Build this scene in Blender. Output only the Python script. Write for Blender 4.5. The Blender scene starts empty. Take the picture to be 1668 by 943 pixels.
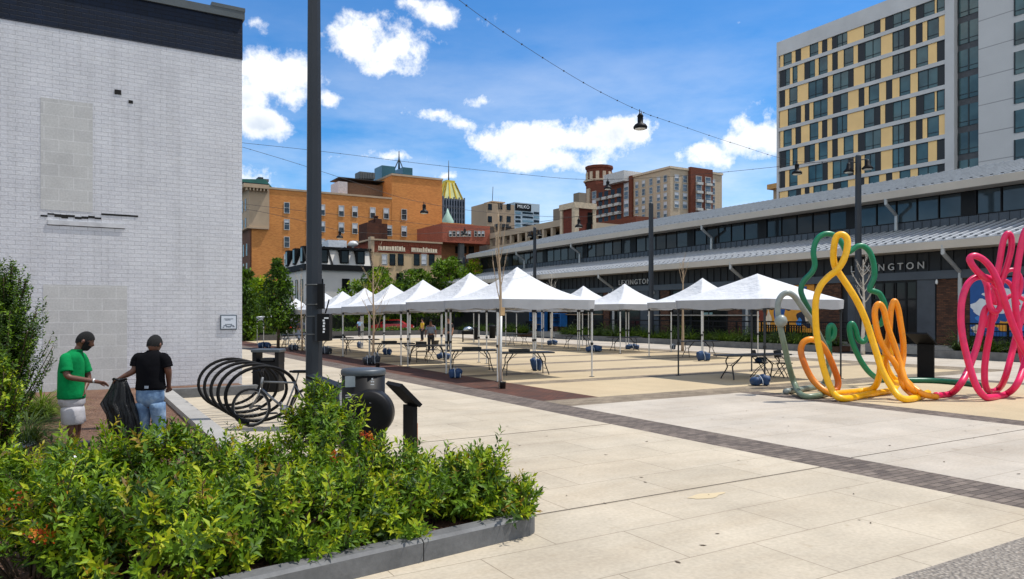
import bpy, bmesh, math, random
import numpy as np
from mathutils import Vector, Matrix
random.seed(7); RNG = np.random.default_rng(11)
SC = bpy.context.scene; COL = SC.collection
R_ = math.radians
# ---------- survey of the place: plaza axes are world X / Y, the camera stands at the origin, 2 m up
FPX, CXP, HYP, EYE = 1190.0, 834.0, 512.0, 2.0
YAW = math.atan(0.6); SN, CS = math.sin(YAW), math.cos(YAW)
def cam(xc, d, z=0.0): return Vector((xc*CS + d*SN, -xc*SN + d*CS, z))
def at(px, py, d): return cam((px-CXP)/FPX*d, d, EYE - (py-HYP)/FPX*d)
def gp(px, py, z=0.0):
    d = FPX*(EYE-z)/(py-HYP); v = cam((px-CXP)/FPX*d, d, z); return v
def onX(px, py, X):
    k = (px-CXP)/FPX; return at(px, py, X/(k*CS+SN))
def onY(px, py, Y):
    k = (px-CXP)/FPX; return at(px, py, Y/(CS-k*SN))

# ---------- materials
def nmat(name):
    m = bpy.data.materials.new(name); m.use_nodes = True
    nt = m.node_tree; b = nt.nodes['Principled BSDF']; return m, nt, b
def srgb(h):
    return tuple(((c/255)/12.92 if c/255 <= .04045 else ((c/255+.055)/1.055)**2.4) for c in h)
def coords(nt, kind='Object', scale=1.0, loc=(0,0,0), rot=(0,0,0)):
    tc = nt.nodes.new('ShaderNodeTexCoord'); mp = nt.nodes.new('ShaderNodeMapping')
    nt.links.new(tc.outputs[kind], mp.inputs[0])
    s = scale if isinstance(scale, tuple) else (scale,)*3
    mp.inputs['Scale'].default_value = s; mp.inputs['Location'].default_value = loc; mp.inputs['Rotation'].default_value = rot
    return mp.outputs[0]
def noise(nt, vec, sc=5, det=4, rough=.55):
    n = nt.nodes.new('ShaderNodeTexNoise'); n.inputs['Scale'].default_value = sc
    n.inputs['Detail'].default_value = det; n.inputs['Roughness'].default_value = rough
    if vec is not None: nt.links.new(vec, n.inputs['Vector'])
    return n.outputs['Fac']
def ramp(nt, fac, stops):
    r = nt.nodes.new('ShaderNodeValToRGB'); e = r.color_ramp.elements
    while len(e) < len(stops): e.new(.5)
    for i, (p, c) in enumerate(stops):
        e[i].position = p; e[i].color = (*c[:3], 1) if not isinstance(c, (int, float)) else (c, c, c, 1)
    nt.links.new(fac, r.inputs[0]); return r.outputs[0]
def mixc(nt, fac, a, b, mode='MIX'):
    m = nt.nodes.new('ShaderNodeMix'); m.data_type = 'RGBA'; m.blend_type = mode
    for i, v in ((0, fac), (6, a), (7, b)):
        sock = m.inputs[i]
        if isinstance(v, bpy.types.NodeSocket): nt.links.new(v, sock)
        elif isinstance(v, (int, float)): sock.default_value = v if i == 0 else (v, v, v, 1)
        else: sock.default_value = (*v[:3], 1)
    return m.outputs[2]
def bump(nt, b, h, strength=.3, dist=.02):
    n = nt.nodes.new('ShaderNodeBump'); n.inputs['Strength'].default_value = strength; n.inputs['Distance'].default_value = dist
    nt.links.new(h, n.inputs['Height']); nt.links.new(n.outputs[0], b.inputs['Normal'])
def plain(name, c, rough=.6, metal=0.0, var=.18, vs=3.0, bs=0.0, bsc=40, spec=.5, coat=0.0):
    m, nt, b = nmat(name); v = coords(nt, 'Object')
    f = noise(nt, v, vs, 5); hi = tuple(min(1, x*(1+var)) for x in c); lo = tuple(x*(1-var) for x in c)
    nt.links.new(ramp(nt, f, [(.3, lo), (.7, hi)]), b.inputs['Base Color'])
    b.inputs['Roughness'].default_value = rough; b.inputs['Metallic'].default_value = metal
    b.inputs['Specular IOR Level'].default_value = spec; b.inputs['Coat Weight'].default_value = coat
    if bs: bump(nt, b, noise(nt, v, bsc, 3), bs, .01)
    return m
def brick(name, c1, c2, mort, bw, bh, ms=.01, rough=.85, bs=.5, dirt=.2, off=.5, loc=(0,0,0), stain=1.2, bias=0.0, dist=.02, squash=1.0, rot=0.0, spots=False, streak=0.0):
    m, nt, b = nmat(name); v = coords(nt, 'UV', loc=loc, rot=(0, 0, rot))
    t = nt.nodes.new('ShaderNodeTexBrick'); nt.links.new(v, t.inputs['Vector'])
    t.inputs['Color1'].default_value = (*c1, 1); t.inputs['Color2'].default_value = (*c2, 1); t.inputs['Mortar'].default_value = (*mort, 1)
    t.inputs['Scale'].default_value = 1; t.inputs['Mortar Size'].default_value = ms; t.inputs['Mortar Smooth'].default_value = .2
    t.inputs['Bias'].default_value = bias; t.inputs['Brick Width'].default_value = bw; t.inputs['Row Height'].default_value = bh; t.offset = off; t.squash = squash
    f = noise(nt, coords(nt, 'UV'), stain, 7, .65)
    col = mixc(nt, 1.0, t.outputs['Color'], ramp(nt, f, [(.3, (1-dirt,)*3), (.7, (1+dirt*.3,)*3)]), 'MULTIPLY')
    f2 = noise(nt, coords(nt, 'UV'), 25, 4)
    col = mixc(nt, 1.0, col, ramp(nt, f2, [(.3, (.88,)*3), (.7, (1.06,)*3)]), 'MULTIPLY')
    if streak:
        f5 = noise(nt, coords(nt, 'UV', (3.2, .22, 1)), 1, 6, .7); col = mixc(nt, 1.0, col, ramp(nt, f5, [(.34, (1-streak, 1-streak*1.02, 1-streak*1.08)), (.52, (1,)*3)]), 'MULTIPLY')
        f6 = noise(nt, coords(nt, 'UV', (1, 1.6, 1)), 1.9, 8, .75); col = mixc(nt, 1.0, col, ramp(nt, f6, [(.3, (1-streak*1.3,)*3), (.4, (1,)*3)]), 'MULTIPLY')
    if spots:
        f3 = noise(nt, coords(nt, 'UV'), 4.5, 2, .5); col = mixc(nt, 1.0, col, ramp(nt, f3, [(.68, (1,)*3), (.76, (.88, .86, .83))]), 'MULTIPLY')
        f4 = noise(nt, coords(nt, 'UV', (.25, .9, 1)), 1.1, 6, .7); col = mixc(nt, 1.0, col, ramp(nt, f4, [(.34, (.91, .885, .855)), (.55, (1,)*3)]), 'MULTIPLY')
    nt.links.new(col, b.inputs['Base Color']); b.inputs['Roughness'].default_value = rough
    b.inputs['Specular IOR Level'].default_value = .25
    inv = nt.nodes.new('ShaderNodeMath'); inv.operation = 'MULTIPLY_ADD'; inv.inputs[1].default_value = -1; inv.inputs[2].default_value = 1
    nt.links.new(t.outputs['Fac'], inv.inputs[0])
    ad = nt.nodes.new('ShaderNodeMath'); ad.operation = 'MULTIPLY_ADD'; ad.inputs[1].default_value = .5
    nt.links.new(f2, ad.inputs[0]); nt.links.new(inv.outputs[0], ad.inputs[2])
    if bs: bump(nt, b, ad.outputs[0], bs, dist)
    return m
def leafmat(name, cols, trans=.35, rough=.5, tcol=None):
    m, nt, b = nmat(name); g = nt.nodes.new('ShaderNodeNewGeometry')
    n = len(cols); c = ramp(nt, g.outputs['Random Per Island'], [((i+.5)/n, c) for i, c in enumerate(cols)])
    v = coords(nt, 'Object'); f = noise(nt, v, 1.7, 3)
    c = mixc(nt, 1.0, c, ramp(nt, f, [(.32, (.72, .8, .75)), (.68, (1.2, 1.12, .95))]), 'MULTIPLY')
    nt.links.new(c, b.inputs['Base Color']); b.inputs['Roughness'].default_value = rough; b.inputs['Specular IOR Level'].default_value = .22
    t = nt.nodes.new('ShaderNodeBsdfTranslucent'); mx = nt.nodes.new('ShaderNodeMixShader'); mx.inputs[0].default_value = trans
    tc = mixc(nt, 1.0, c, tcol or (1.5, 1.5, .45), 'MULTIPLY'); nt.links.new(tc, t.inputs['Color'])
    out = nt.nodes['Material Output']
    nt.links.new(b.outputs[0], mx.inputs[1]); nt.links.new(t.outputs[0], mx.inputs[2]); nt.links.new(mx.outputs[0], out.inputs['Surface'])
    return m
def glassy(name, c, rough=.06, var=.35, sc=.35, spec=.6):
    m, nt, b = nmat(name); v = coords(nt, 'Object')
    nt.links.new(ramp(nt, noise(nt, v, sc, 3), [(.35, tuple(x*(1-var) for x in c)), (.65, tuple(x*(1+var) for x in c))]), b.inputs['Base Color'])
    b.inputs['Roughness'].default_value = rough; b.inputs['Specular IOR Level'].default_value = spec
    w = noise(nt, v, .8, 2); bump(nt, b, w, .05, .05); return m
def colattr(name, rough=.35):
    m, nt, b = nmat(name); a = nt.nodes.new('ShaderNodeAttribute'); a.attribute_name = 'paint'
    f = noise(nt, coords(nt, 'Object'), 6, 5); f2 = noise(nt, coords(nt, 'Object'), 1.6, 6, .7)
    c = mixc(nt, 1.0, a.outputs['Color'], ramp(nt, f, [(.3, (.86,)*3), (.7, (1.05,)*3)]), 'MULTIPLY')
    c = mixc(nt, 1.0, c, ramp(nt, f2, [(.3, (.8, .79, .78)), (.42, (1,)*3)]), 'MULTIPLY')
    nt.links.new(c, b.inputs['Base Color']); b.inputs['Roughness'].default_value = rough
    bump(nt, b, f, .12, .02); return m

# ---------- mesh builder: gathers shapes, links them as one mesh object
ORG = {}
class MB:
    def __init__(s): s.v = []; s.f = []; s.m = []; s.sm = []; s.c = []; s.cur = 0; s.usec = False
    def mat(s, i): s.cur = i; return s
    def add(s, vs, fs, smooth=False, cols=None):
        o = len(s.v); s.v += [tuple(p) for p in vs]
        for f in fs: s.f.append([o+i for i in f]); s.m.append(s.cur); s.sm.append(smooth)
        if cols is not None: s.usec = True
        s.c += (cols if cols is not None else [(1, 1, 1, 1)]*len(vs)); return s
    def box(s, a, b):
        x0, y0, z0 = (min(a[i], b[i]) for i in range(3)); x1, y1, z1 = (max(a[i], b[i]) for i in range(3))
        return s.add([(x0,y0,z0),(x1,y0,z0),(x1,y1,z0),(x0,y1,z0),(x0,y0,z1),(x1,y0,z1),(x1,y1,z1),(x0,y1,z1)],
            [(3,2,1,0),(4,5,6,7),(0,1,5,4),(1,2,6,5),(2,3,7,6),(3,0,4,7)])
    def obox(s, c, size, M=None, bev=0.0):
        x, y, z = (k/2 for k in size); c = Vector(c)
        if bev <= 0:
            P = [(-x,-y,-z),(x,-y,-z),(x,y,-z),(-x,y,-z),(-x,-y,z),(x,-y,z),(x,y,z),(-x,y,z)]
            F = [(3,2,1,0),(4,5,6,7),(0,1,5,4),(1,2,6,5),(2,3,7,6),(3,0,4,7)]
        else:
            bm = bmesh.new(); bmesh.ops.create_cube(bm, size=1)
            for v in bm.verts: v.co = Vector((v.co.x*2*x, v.co.y*2*y, v.co.z*2*z))
            bmesh.ops.bevel(bm, geom=bm.edges[:], offset=bev, segments=2, profile=.5, affect='EDGES')
            P = [v.co.copy() for v in bm.verts]; F = [[v.index for v in f.verts] for f in bm.faces]; bm.free()
        M = M or Matrix.Identity(3)
        return s.add([c + M @ Vector(p) for p in P], F)
    def bar(s, a, b, w, h):            # rectangular bar from a to b
        a, b = Vector(a), Vector(b); d = b-a; L = d.length; d.normalize()
        u = d.cross(Vector((0,0,1))); u = u.normalized() if u.length > 1e-4 else Vector((1,0,0)); n = u.cross(d)
        return s.obox((a+b)/2, (w, L, h), Matrix((u, d, n)).transposed())
    def tube(s, pts, r, n=8, cap=True, cols=None, smooth=True):
        pts = [Vector(p) for p in pts]; k = len(pts); rs = r if isinstance(r, (list, tuple)) else [r]*k
        T = [(pts[min(i+1, k-1)]-pts[max(i-1, 0)]).normalized() for i in range(k)]
        u = T[0].orthogonal().normalized(); V = []; C = []
        for i in range(k):
            u = (u - T[i]*u.dot(T[i])); u = u.normalized() if u.length > 1e-6 else T[i].orthogonal().normalized()
            w = T[i].cross(u)
            for j in range(n):
                a = 2*math.pi*j/n; V.append(pts[i] + (u*math.cos(a)+w*math.sin(a))*rs[i])
                if cols: C.append(cols[i])
        F = [(i*n+j, i*n+(j+1) % n, (i+1)*n+(j+1) % n, (i+1)*n+j) for i in range(k-1) for j in range(n)]
        if cap: F += [tuple(range(n-1, -1, -1)), tuple((k-1)*n+j for j in range(n))]
        return s.add(V, F, smooth, C if cols else None)
    def lathe(s, c, prof, n=24, axis=None, smooth=True, sx=1, sy=1):  # profile of (r, z)
        c = Vector(c); M = axis or Matrix.Identity(3); V = []; k = len(prof)
        for r, z in prof:
            for j in range(n):
                a = 2*math.pi*j/n; V.append(c + M @ Vector((r*math.cos(a)*sx, r*math.sin(a)*sy, z)))
        F = [(i*n+j, i*n+(j+1) % n, (i+1)*n+(j+1) % n, (i+1)*n+j) for i in range(k-1) for j in range(n)]
        F += [tuple(range(n-1, -1, -1)), tuple((k-1)*n+j for j in range(n))]
        return s.add(V, F, smooth)
    def prism(s, poly, z0, z1):
        n = len(poly); V = [(x, y, z0) for x, y in poly]+[(x, y, z1) for x, y in poly]
        return s.add(V, [tuple(range(n-1, -1, -1)), tuple(range(n, 2*n))]+[(i, (i+1) % n, n+(i+1) % n, n+i) for i in range(n)])
    def extr(s, poly, d):              # polygon of 3-D points pushed along d
        n = len(poly); d = Vector(d); P = [Vector(p) for p in poly]
        return s.add(P+[p+d for p in P], [tuple(range(n-1, -1, -1)), tuple(range(n, 2*n))]+[(i, (i+1) % n, n+(i+1) % n, n+i) for i in range(n)])
    def quad(s, a, b, c, d): return s.add([a, b, c, d], [(0, 1, 2, 3)])
    def build(s, name, mats, parent=None, org=None, uv=True):
        me = bpy.data.meshes.new(name)
        o = Vector(org) if org is not None else (ORG.get(parent.name, Vector((0,0,0))) if parent else Vector((0,0,0)))
        V = np.array(s.v, dtype=np.float64)
        me.from_pydata((V-np.array(o)).tolist(), [], s.f)
        mats = mats if isinstance(mats, (list, tuple)) else [mats]
        for m in mats: me.materials.append(m)
        me.polygons.foreach_set('material_index', s.m); me.polygons.foreach_set('use_smooth', s.sm)
        me.update()
        bm = bmesh.new(); bm.from_mesh(me); bmesh.ops.recalc_face_normals(bm, faces=bm.faces); bm.to_mesh(me); bm.free()
        if uv:
            nl = len(me.loops); li = np.empty(nl, np.int32); me.loops.foreach_get('vertex_index', li)
            npo = len(me.polygons); nr = np.empty(npo*3); me.polygons.foreach_get('normal', nr); nr = np.abs(nr.reshape(-1, 3))
            tot = np.empty(npo, np.int32); me.polygons.foreach_get('loop_total', tot); ax = np.repeat(nr.argmax(1), tot)
            st = np.empty(npo, np.int32); me.polygons.foreach_get('loop_start', st)
            P = V[li]; U = np.where(ax == 0, P[:, 1], P[:, 0]); W = np.where(ax == 2, P[:, 1], P[:, 2])
            lay = me.uv_layers.new(name='UVMap'); lay.data.foreach_set('uv', np.stack([U, W], 1).astype(np.float32).ravel())
        if s.usec:
            a = me.color_attributes.new('paint', 'FLOAT_COLOR', 'POINT'); a.data.foreach_set('color', np.array(s.c, np.float32).ravel())
        return link(name, me, parent, o)
def link(name, me, parent=None, o=(0,0,0)):
    ob = bpy.data.objects.new(name, me); COL.objects.link(ob); o = Vector(o)
    if parent: ob.parent = parent; ORG[ob.name] = o.copy()
    else: ob.location = o; ORG[ob.name] = o.copy()
    return ob
def tag(o, label=None, cat=None, group=None, kind=None):
    if label: o['label'] = label
    if cat: o['category'] = cat
    if group: o['group'] = group
    if kind: o['kind'] = kind
    return o
def thing(name, label, cat, loc=(0,0,0), group=None, local=False):
    o = bpy.data.objects.new(name, None); COL.objects.link(o); o.location = loc; o.empty_display_size = .1
    ORG[o.name] = Vector((0,0,0)) if local else Vector(loc)
    return tag(o, label, cat, group)
def kids(o): return [c for c in bpy.data.objects if c.parent == o]
def dup(root, loc=None, rz=None, label=None, scale=None, group=None):
    def cp(o, par):
        c = o.copy(); COL.objects.link(c)
        if par: c.parent = par
        for k in KIDS.get(o.name) or KIDS.setdefault(o.name, kids(o)): cp(k, c)
        return c
    r = cp(root, None)
    if loc is not None: r.location = loc
    if rz is not None: r.rotation_euler = (0, 0, rz)
    if scale is not None: r.scale = scale
    if label: r['label'] = label
    if group: r['group'] = group
    return r
KIDS = {}
def spline(pts, n=8, closed=False):
    P = [Vector(p) for p in pts]; out = []; k = len(P)
    for i in range(k-1 if not closed else k):
        p0 = P[i-1] if (i > 0 or closed) else P[0]*2-P[1]; p1 = P[i]; p2 = P[(i+1) % k]
        p3 = P[(i+2) % k] if (i+2 < k or closed) else p2*2-p1
        for j in range(n):
            t = j/n; out.append(.5*((2*p1)+(p2-p0)*t+(2*p0-5*p1+4*p2-p3)*t*t+(3*p1-p0-3*p2+p3)*t**3))
    if not closed: out.append(P[-1])
    return out
def rotz(a): return Matrix.Rotation(a, 3, 'Z')

# ---------- leaves
def leaf_mesh(name, P, D, U, L, W, mats, fold=.18, parent=None, o=(0,0,0), midx=None, bend=.15):
    """one folded blade per row: P base, D direction, U up hint, L length, W width"""
    n = len(P); D = D/np.linalg.norm(D, axis=1)[:, None]
    S = np.cross(D, U); S /= (np.linalg.norm(S, axis=1)[:, None]+1e-9); N = np.cross(S, D)
    L = L[:, None]; W = W[:, None]
    V = np.empty((n, 5, 3)); V[:, 0] = P
    V[:, 1] = P + D*L*.42 + S*W*.5 + N*W*fold
    V[:, 2] = P + D*L - N*L*bend
    V[:, 3] = P + D*L*.42 - S*W*.5 + N*W*fold
    V[:, 4] = P + D*L*.45
    V -= np.array(o)
    me = bpy.data.meshes.new(name)
    me.vertices.add(n*5); me.vertices.foreach_set('co', V.astype(np.float32).ravel())
    b = np.arange(n)[:, None]*5
    F = np.concatenate([b+np.array([[0, 1, 2, 4]]), b+np.array([[0, 4, 2, 3]])], 1).astype(np.int32).ravel()
    me.loops.add(n*8); me.loops.foreach_set('vertex_index', F)
    me.polygons.add(n*2); me.polygons.foreach_set('loop_start', np.arange(n*2, dtype=np.int32)*4)
    for m in (mats if isinstance(mats, (list, tuple)) else [mats]): me.materials.append(m)
    if midx is not None: me.polygons.foreach_set('material_index', np.repeat(midx, 2).astype(np.int32))
    me.update(calc_edges=True); me.validate()
    return link(name, me, parent, o)
def unit(n): v = RNG.normal(size=(n, 3)); return v/np.linalg.norm(v, axis=1)[:, None]
def shoots(base, dirs, length, m, leaf, width, spread=(75, 30)):
    """rosette shoots: m leaflets spiralling along each shoot"""
    n = len(base); dirs = dirs/np.linalg.norm(dirs, axis=1)[:, None]
    h = np.where(np.abs(dirs[:, 2:3]) > .9, np.array([[1., 0, 0]]), np.array([[0, 0, 1.]]))
    A = np.cross(dirs, h); A /= np.linalg.norm(A, axis=1)[:, None]; B = np.cross(dirs, A)
    P = []; D = []; U = []; L = []; W = []
    ph = RNG.uniform(0, 6.28, n)
    for j in range(m):
        t = j/max(1, m-1); a = R_(spread[0]+(spread[1]-spread[0])*t)+RNG.normal(0, .18, n); f = ph+j*2.4+RNG.normal(0, .25, n)
        side = A*np.cos(f)[:, None]+B*np.sin(f)[:, None]
        P.append(base+dirs*(length*t)[:, None]); d = dirs*np.cos(a)[:, None]+side*np.sin(a)[:, None]; d[:, 2] -= .12*RNG.random(n)
        D.append(d); U.append(dirs+RNG.normal(0, .2, (n, 3)))
        s = RNG.uniform(.55, 1.25, n)*(1-.35*t); L.append(leaf*s); W.append(width*s)
    return tuple(np.concatenate(x) for x in (P, D, U, L, W))
# ---------- camera, light, sky
cd = bpy.data.cameras.new('camera'); co = bpy.data.objects.new('camera', cd); COL.objects.link(co); SC.camera = co
cd.sensor_width = 36; cd.lens = 36*FPX/1668; cd.shift_y = (HYP-471.5)/1668; cd.clip_end = 6000; cd.clip_start = .05
co.location = (0, 0, EYE); co.rotation_euler = (R_(90), 0, -YAW)
SUN_EL, SUN_AZ = R_(64), R_(107)          # azimuth from +Y towards +X
sl = bpy.data.lights.new('sun', 'SUN'); so = bpy.data.objects.new('sun', sl); COL.objects.link(so)
sl.energy = 3.0; sl.angle = R_(.55); sl.color = (1, .955, .88)
sd = Vector((math.sin(SUN_AZ)*math.cos(SUN_EL), math.cos(SUN_AZ)*math.cos(SUN_EL), math.sin(SUN_EL)))
so.rotation_euler = sd.to_track_quat('Z', 'Y').to_euler(); so.location = (30, 30, 60)
vs = SC.view_settings; SC.display_settings.display_device = 'sRGB'; vs.view_transform = 'Standard'; vs.look = 'None'; vs.exposure = .66; vs.gamma = 1; vs.use_curve_mapping = False
SC.cycles.use_denoising = True; SC.cycles.max_bounces = 6; SC.cycles.diffuse_bounces = 3; SC.cycles.glossy_bounces = 3; SC.cycles.transmission_bounces = 3; SC.cycles.transparent_max_bounces = 4
SC.cycles.sample_clamp_indirect = 6
w = bpy.data.worlds.new('World'); SC.world = w; w.use_nodes = True; nt = w.node_tree; bg = nt.nodes['Background']
sky = nt.nodes.new('ShaderNodeTexSky'); sky.sky_type = 'NISHITA'; sky.sun_disc = False
sky.sun_elevation = SUN_EL; sky.sun_rotation = SUN_AZ; sky.altitude = 0; sky.air_density = 1.0; sky.dust_density = .3; sky.ozone_density = 3.0
SKYS = .15; bg.inputs['Strength'].default_value = SKYS
def M(op, a, b=None, c=None, clamp=False):
    n = nt.nodes.new('ShaderNodeMath'); n.operation = op; n.use_clamp = clamp
    for i, v in enumerate((a, b, c)):
        if v is None: continue
        if isinstance(v, bpy.types.NodeSocket): nt.links.new(v, n.inputs[i])
        else: n.inputs[i].default_value = v
    return n.outputs[0]
tc = nt.nodes.new('ShaderNodeTexCoord'); D = tc.outputs['Generated']
sp = nt.nodes.new('ShaderNodeSeparateXYZ'); nt.links.new(D, sp.inputs[0])
az = M('ARCTAN2', sp.outputs[0], sp.outputs[1]); el = M('ARCSINE', sp.outputs[2])
cb = nt.nodes.new('ShaderNodeCombineXYZ'); nt.links.new(az, cb.inputs[0]); nt.links.new(el, cb.inputs[1])
# warp the lookup a little so that cloud edges billow
wn = nt.nodes.new('ShaderNodeTexNoise'); wn.inputs['Scale'].default_value = 9; wn.inputs['Detail'].default_value = 5; nt.links.new(D, wn.inputs['Vector'])
wv = nt.nodes.new('ShaderNodeVectorMath'); wv.operation = 'MULTIPLY_ADD'; wv.inputs[1].default_value = (.09, .06, 0); nt.links.new(wn.outputs['Color'], wv.inputs[0]); nt.links.new(cb.outputs[0], wv.inputs[2])
W0 = wv.outputs[0]
def azel(px, py):
    v = at(px, py, 1.0) - Vector((0, 0, EYE)); return math.atan2(v.x, v.y)+.045, math.asin(v.z/v.length)+.03
blobs = [(585, 62, 66, 38, 1), (640, 85, 74, 38, 1), (600, 40, 40, 20, .8), (630, 108, 45, 22, .9), (712, 30, 40, 26, .9), (676, 20, 26, 14, .7), (455, 125, 80, 46, 1), (415, 105, 50, 34, 1), (400, 150, 50, 36, 1), (480, 160, 40, 30, .9),
    (425, 200, 70, 30, 1), (546, 165, 24, 16, .7), (800, 160, 42, 14, .6), (700, 186, 44, 15, .8), (765, 197, 55, 14, .7), (860, 225, 95, 34, 1), (960, 218, 95, 34, 1), (1030, 215, 44, 24, .9),
    (905, 256, 100, 26, .95), (1240, 210, 66, 42, 1), (1200, 225, 55, 26, .9), (1150, 250, 52, 24, .95), (800, 222, 50, 20, .9), (1000, 205, 60, 26, .9), (640, 252, 95, 13, .6), (715, 280, 42, 14, .75), (560, 255, 50, 10, .5),
    (415, 42, 34, 16, .5), (790, 22, 40, 22, .55), (850, 50, 20, 20, .5), (1215, 38, 40, 10, .45), (1110, 330, 200, 14, .35), (300, 300, 200, 60, .8), (1480, 150, 120, 60, .9), (1900, 200, 160, 60, 1), (2300, 60, 220, 90, 1), (-300, 150, 200, 90, 1), (150, -200, 160, 90, 1), (1200, -260, 260, 100, 1), (900, -420, 180, 70, .9)]
back = [(200, 30, 60, 28, 1.2), (258, 38, 40, 28, 1.2), (150, 35, 36, 24, 1.1), (230, 62, 45, 18, 1.1), (300, 34, 34, 22, 1.1)]  # compass degrees, elevation, half sizes: unseen clouds added behind the camera as neutral fill light
den = None; low = None
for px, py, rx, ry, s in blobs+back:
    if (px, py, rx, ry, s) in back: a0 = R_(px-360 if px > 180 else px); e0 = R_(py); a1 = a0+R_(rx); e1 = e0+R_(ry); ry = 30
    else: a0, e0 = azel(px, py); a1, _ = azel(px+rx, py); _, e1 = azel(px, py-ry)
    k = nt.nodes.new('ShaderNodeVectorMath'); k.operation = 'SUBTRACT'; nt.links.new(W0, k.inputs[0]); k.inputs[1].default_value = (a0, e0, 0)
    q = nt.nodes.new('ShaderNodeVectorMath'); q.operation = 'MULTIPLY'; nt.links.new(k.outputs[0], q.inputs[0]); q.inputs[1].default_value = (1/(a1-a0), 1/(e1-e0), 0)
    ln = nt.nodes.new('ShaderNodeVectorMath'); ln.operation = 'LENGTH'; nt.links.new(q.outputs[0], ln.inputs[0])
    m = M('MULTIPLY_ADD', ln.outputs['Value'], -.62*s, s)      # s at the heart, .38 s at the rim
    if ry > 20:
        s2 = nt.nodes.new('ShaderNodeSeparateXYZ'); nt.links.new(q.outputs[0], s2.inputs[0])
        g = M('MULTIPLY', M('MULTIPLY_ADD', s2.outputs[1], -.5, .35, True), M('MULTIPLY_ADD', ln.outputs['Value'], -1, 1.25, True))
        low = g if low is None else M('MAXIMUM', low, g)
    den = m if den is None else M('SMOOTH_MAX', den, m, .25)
n1 = nt.nodes.new('ShaderNodeTexNoise'); n1.inputs['Scale'].default_value = 22; n1.inputs['Detail'].default_value = 9; n1.inputs['Roughness'].default_value = .68; nt.links.new(D, n1.inputs['Vector'])
n2 = nt.nodes.new('ShaderNodeTexNoise'); n2.inputs['Scale'].default_value = 13; n2.inputs['Detail'].default_value = 6; nt.links.new(D, n2.inputs['Vector'])
dd = M('MULTIPLY_ADD', n1.outputs['Fac'], 1.45, M('ADD', den, -1.04))
mr = nt.nodes.new('ShaderNodeMapRange'); mr.interpolation_type = 'SMOOTHSTEP'; nt.links.new(dd, mr.inputs[0]); mr.inputs[1].default_value = .0; mr.inputs[2].default_value = .48
# high thin veil
n3 = nt.nodes.new('ShaderNodeTexNoise'); n3.inputs['Scale'].default_value = 3.2; n3.inputs['Detail'].default_value = 8; n3.inputs['Roughness'].default_value = .6
mp = nt.nodes.new('ShaderNodeMapping'); mp.inputs['Scale'].default_value = (1, 1, 3.5); nt.links.new(D, mp.inputs[0]); nt.links.new(mp.outputs[0], n3.inputs['Vector'])
hz = M('MULTIPLY_ADD', sp.outputs[2], -2.6, 1.0, True)
veil = M('MULTIPLY', M('MULTIPLY_ADD', n3.outputs['Fac'], 2.6, -.95, True), M('MULTIPLY_ADD', hz, .85, .04))
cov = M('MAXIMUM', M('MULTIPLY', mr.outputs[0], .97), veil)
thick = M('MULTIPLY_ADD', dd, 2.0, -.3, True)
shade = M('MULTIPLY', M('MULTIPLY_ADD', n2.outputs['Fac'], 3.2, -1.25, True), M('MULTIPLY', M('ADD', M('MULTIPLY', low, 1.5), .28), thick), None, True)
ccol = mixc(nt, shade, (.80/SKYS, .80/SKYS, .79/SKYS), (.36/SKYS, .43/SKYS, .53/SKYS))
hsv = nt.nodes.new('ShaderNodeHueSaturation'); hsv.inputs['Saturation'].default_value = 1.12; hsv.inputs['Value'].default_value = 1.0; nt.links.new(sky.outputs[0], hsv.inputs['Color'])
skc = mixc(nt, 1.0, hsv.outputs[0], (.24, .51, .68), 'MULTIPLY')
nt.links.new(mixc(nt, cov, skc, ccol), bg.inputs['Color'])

# ---------- surface materials of the setting
conc = brick('cream concrete slabs', srgb((190,178,158)), srgb((183,171,151)), srgb((140,128,111)), 1.5, .85, .005, .8, .15, .22, loc=(.15, -.15, 0), stain=.7, spots=True)
concw = brick('pale concrete slabs', srgb((188,178,164)), srgb((181,171,157)), srgb((146,136,121)), 2.1, 1.15, .005, .8, .15, .2, loc=(.6, -.1, 0), stain=.6, spots=True)
tan = brick('tan exposed aggregate', srgb((188,170,139)), srgb((183,164,133)), srgb((166,149,121)), 3.7, 3.9, .01, .9, .15, .16, loc=(0, 1, 0), stain=.45)
paver = brick('grey brown brick pavers', srgb((126,114,104)), srgb((96,86,80)), srgb((70,62,56)), .22, .11, .008, .85, .4, .3, stain=2.2)
paverd = brick('weathered grey pavers', srgb((150,136,116)), srgb((126,113,96)), srgb((98,88,75)), .3, .15, .008, .85, .3, .35, stain=1.1)
redp = brick('red brown pavers', srgb((104,66,52)), srgb((80,58,50)), srgb((60,46,40)), .22, .11, .008, .85, .3, .35, stain=.6)
joint = plain('dark joint sealant', srgb((92,84,74)), .9)
asph = plain('grey asphalt', (.06, .06, .062), .9, var=.15, vs=.2, bs=.2)
m, n_, b_ = nmat('loose pebble aggregate'); gravel = m
vo = n_.nodes.new('ShaderNodeTexVoronoi'); vo.inputs['Scale'].default_value = 26; n_.links.new(coords(n_, 'UV'), vo.inputs['Vector'])
cc = ramp(n_, vo.outputs['Distance'], [(.1, srgb((168,158,146))), (.62, srgb((84,76,68)))])
n_.links.new(mixc(n_, .45, cc, ramp(n_, noise(n_, coords(n_, 'UV'), 30, 3, .7), [(.3, srgb((96,88,80))), (.7, srgb((190,180,166)))])), b_.inputs['Base Color']); b_.inputs['Roughness'].default_value = .8
bump(n_, b_, ramp(n_, vo.outputs['Distance'], [(0, 1.0), (.7, 0.0)]), .8, .03)
m, n_, b_ = nmat('bark mulch'); mulch = m
f = noise(n_, coords(n_, 'Object', (26, 26, 26)), 1, 6, .7); f2 = noise(n_, coords(n_, 'Object'), 1.4, 5)
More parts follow.
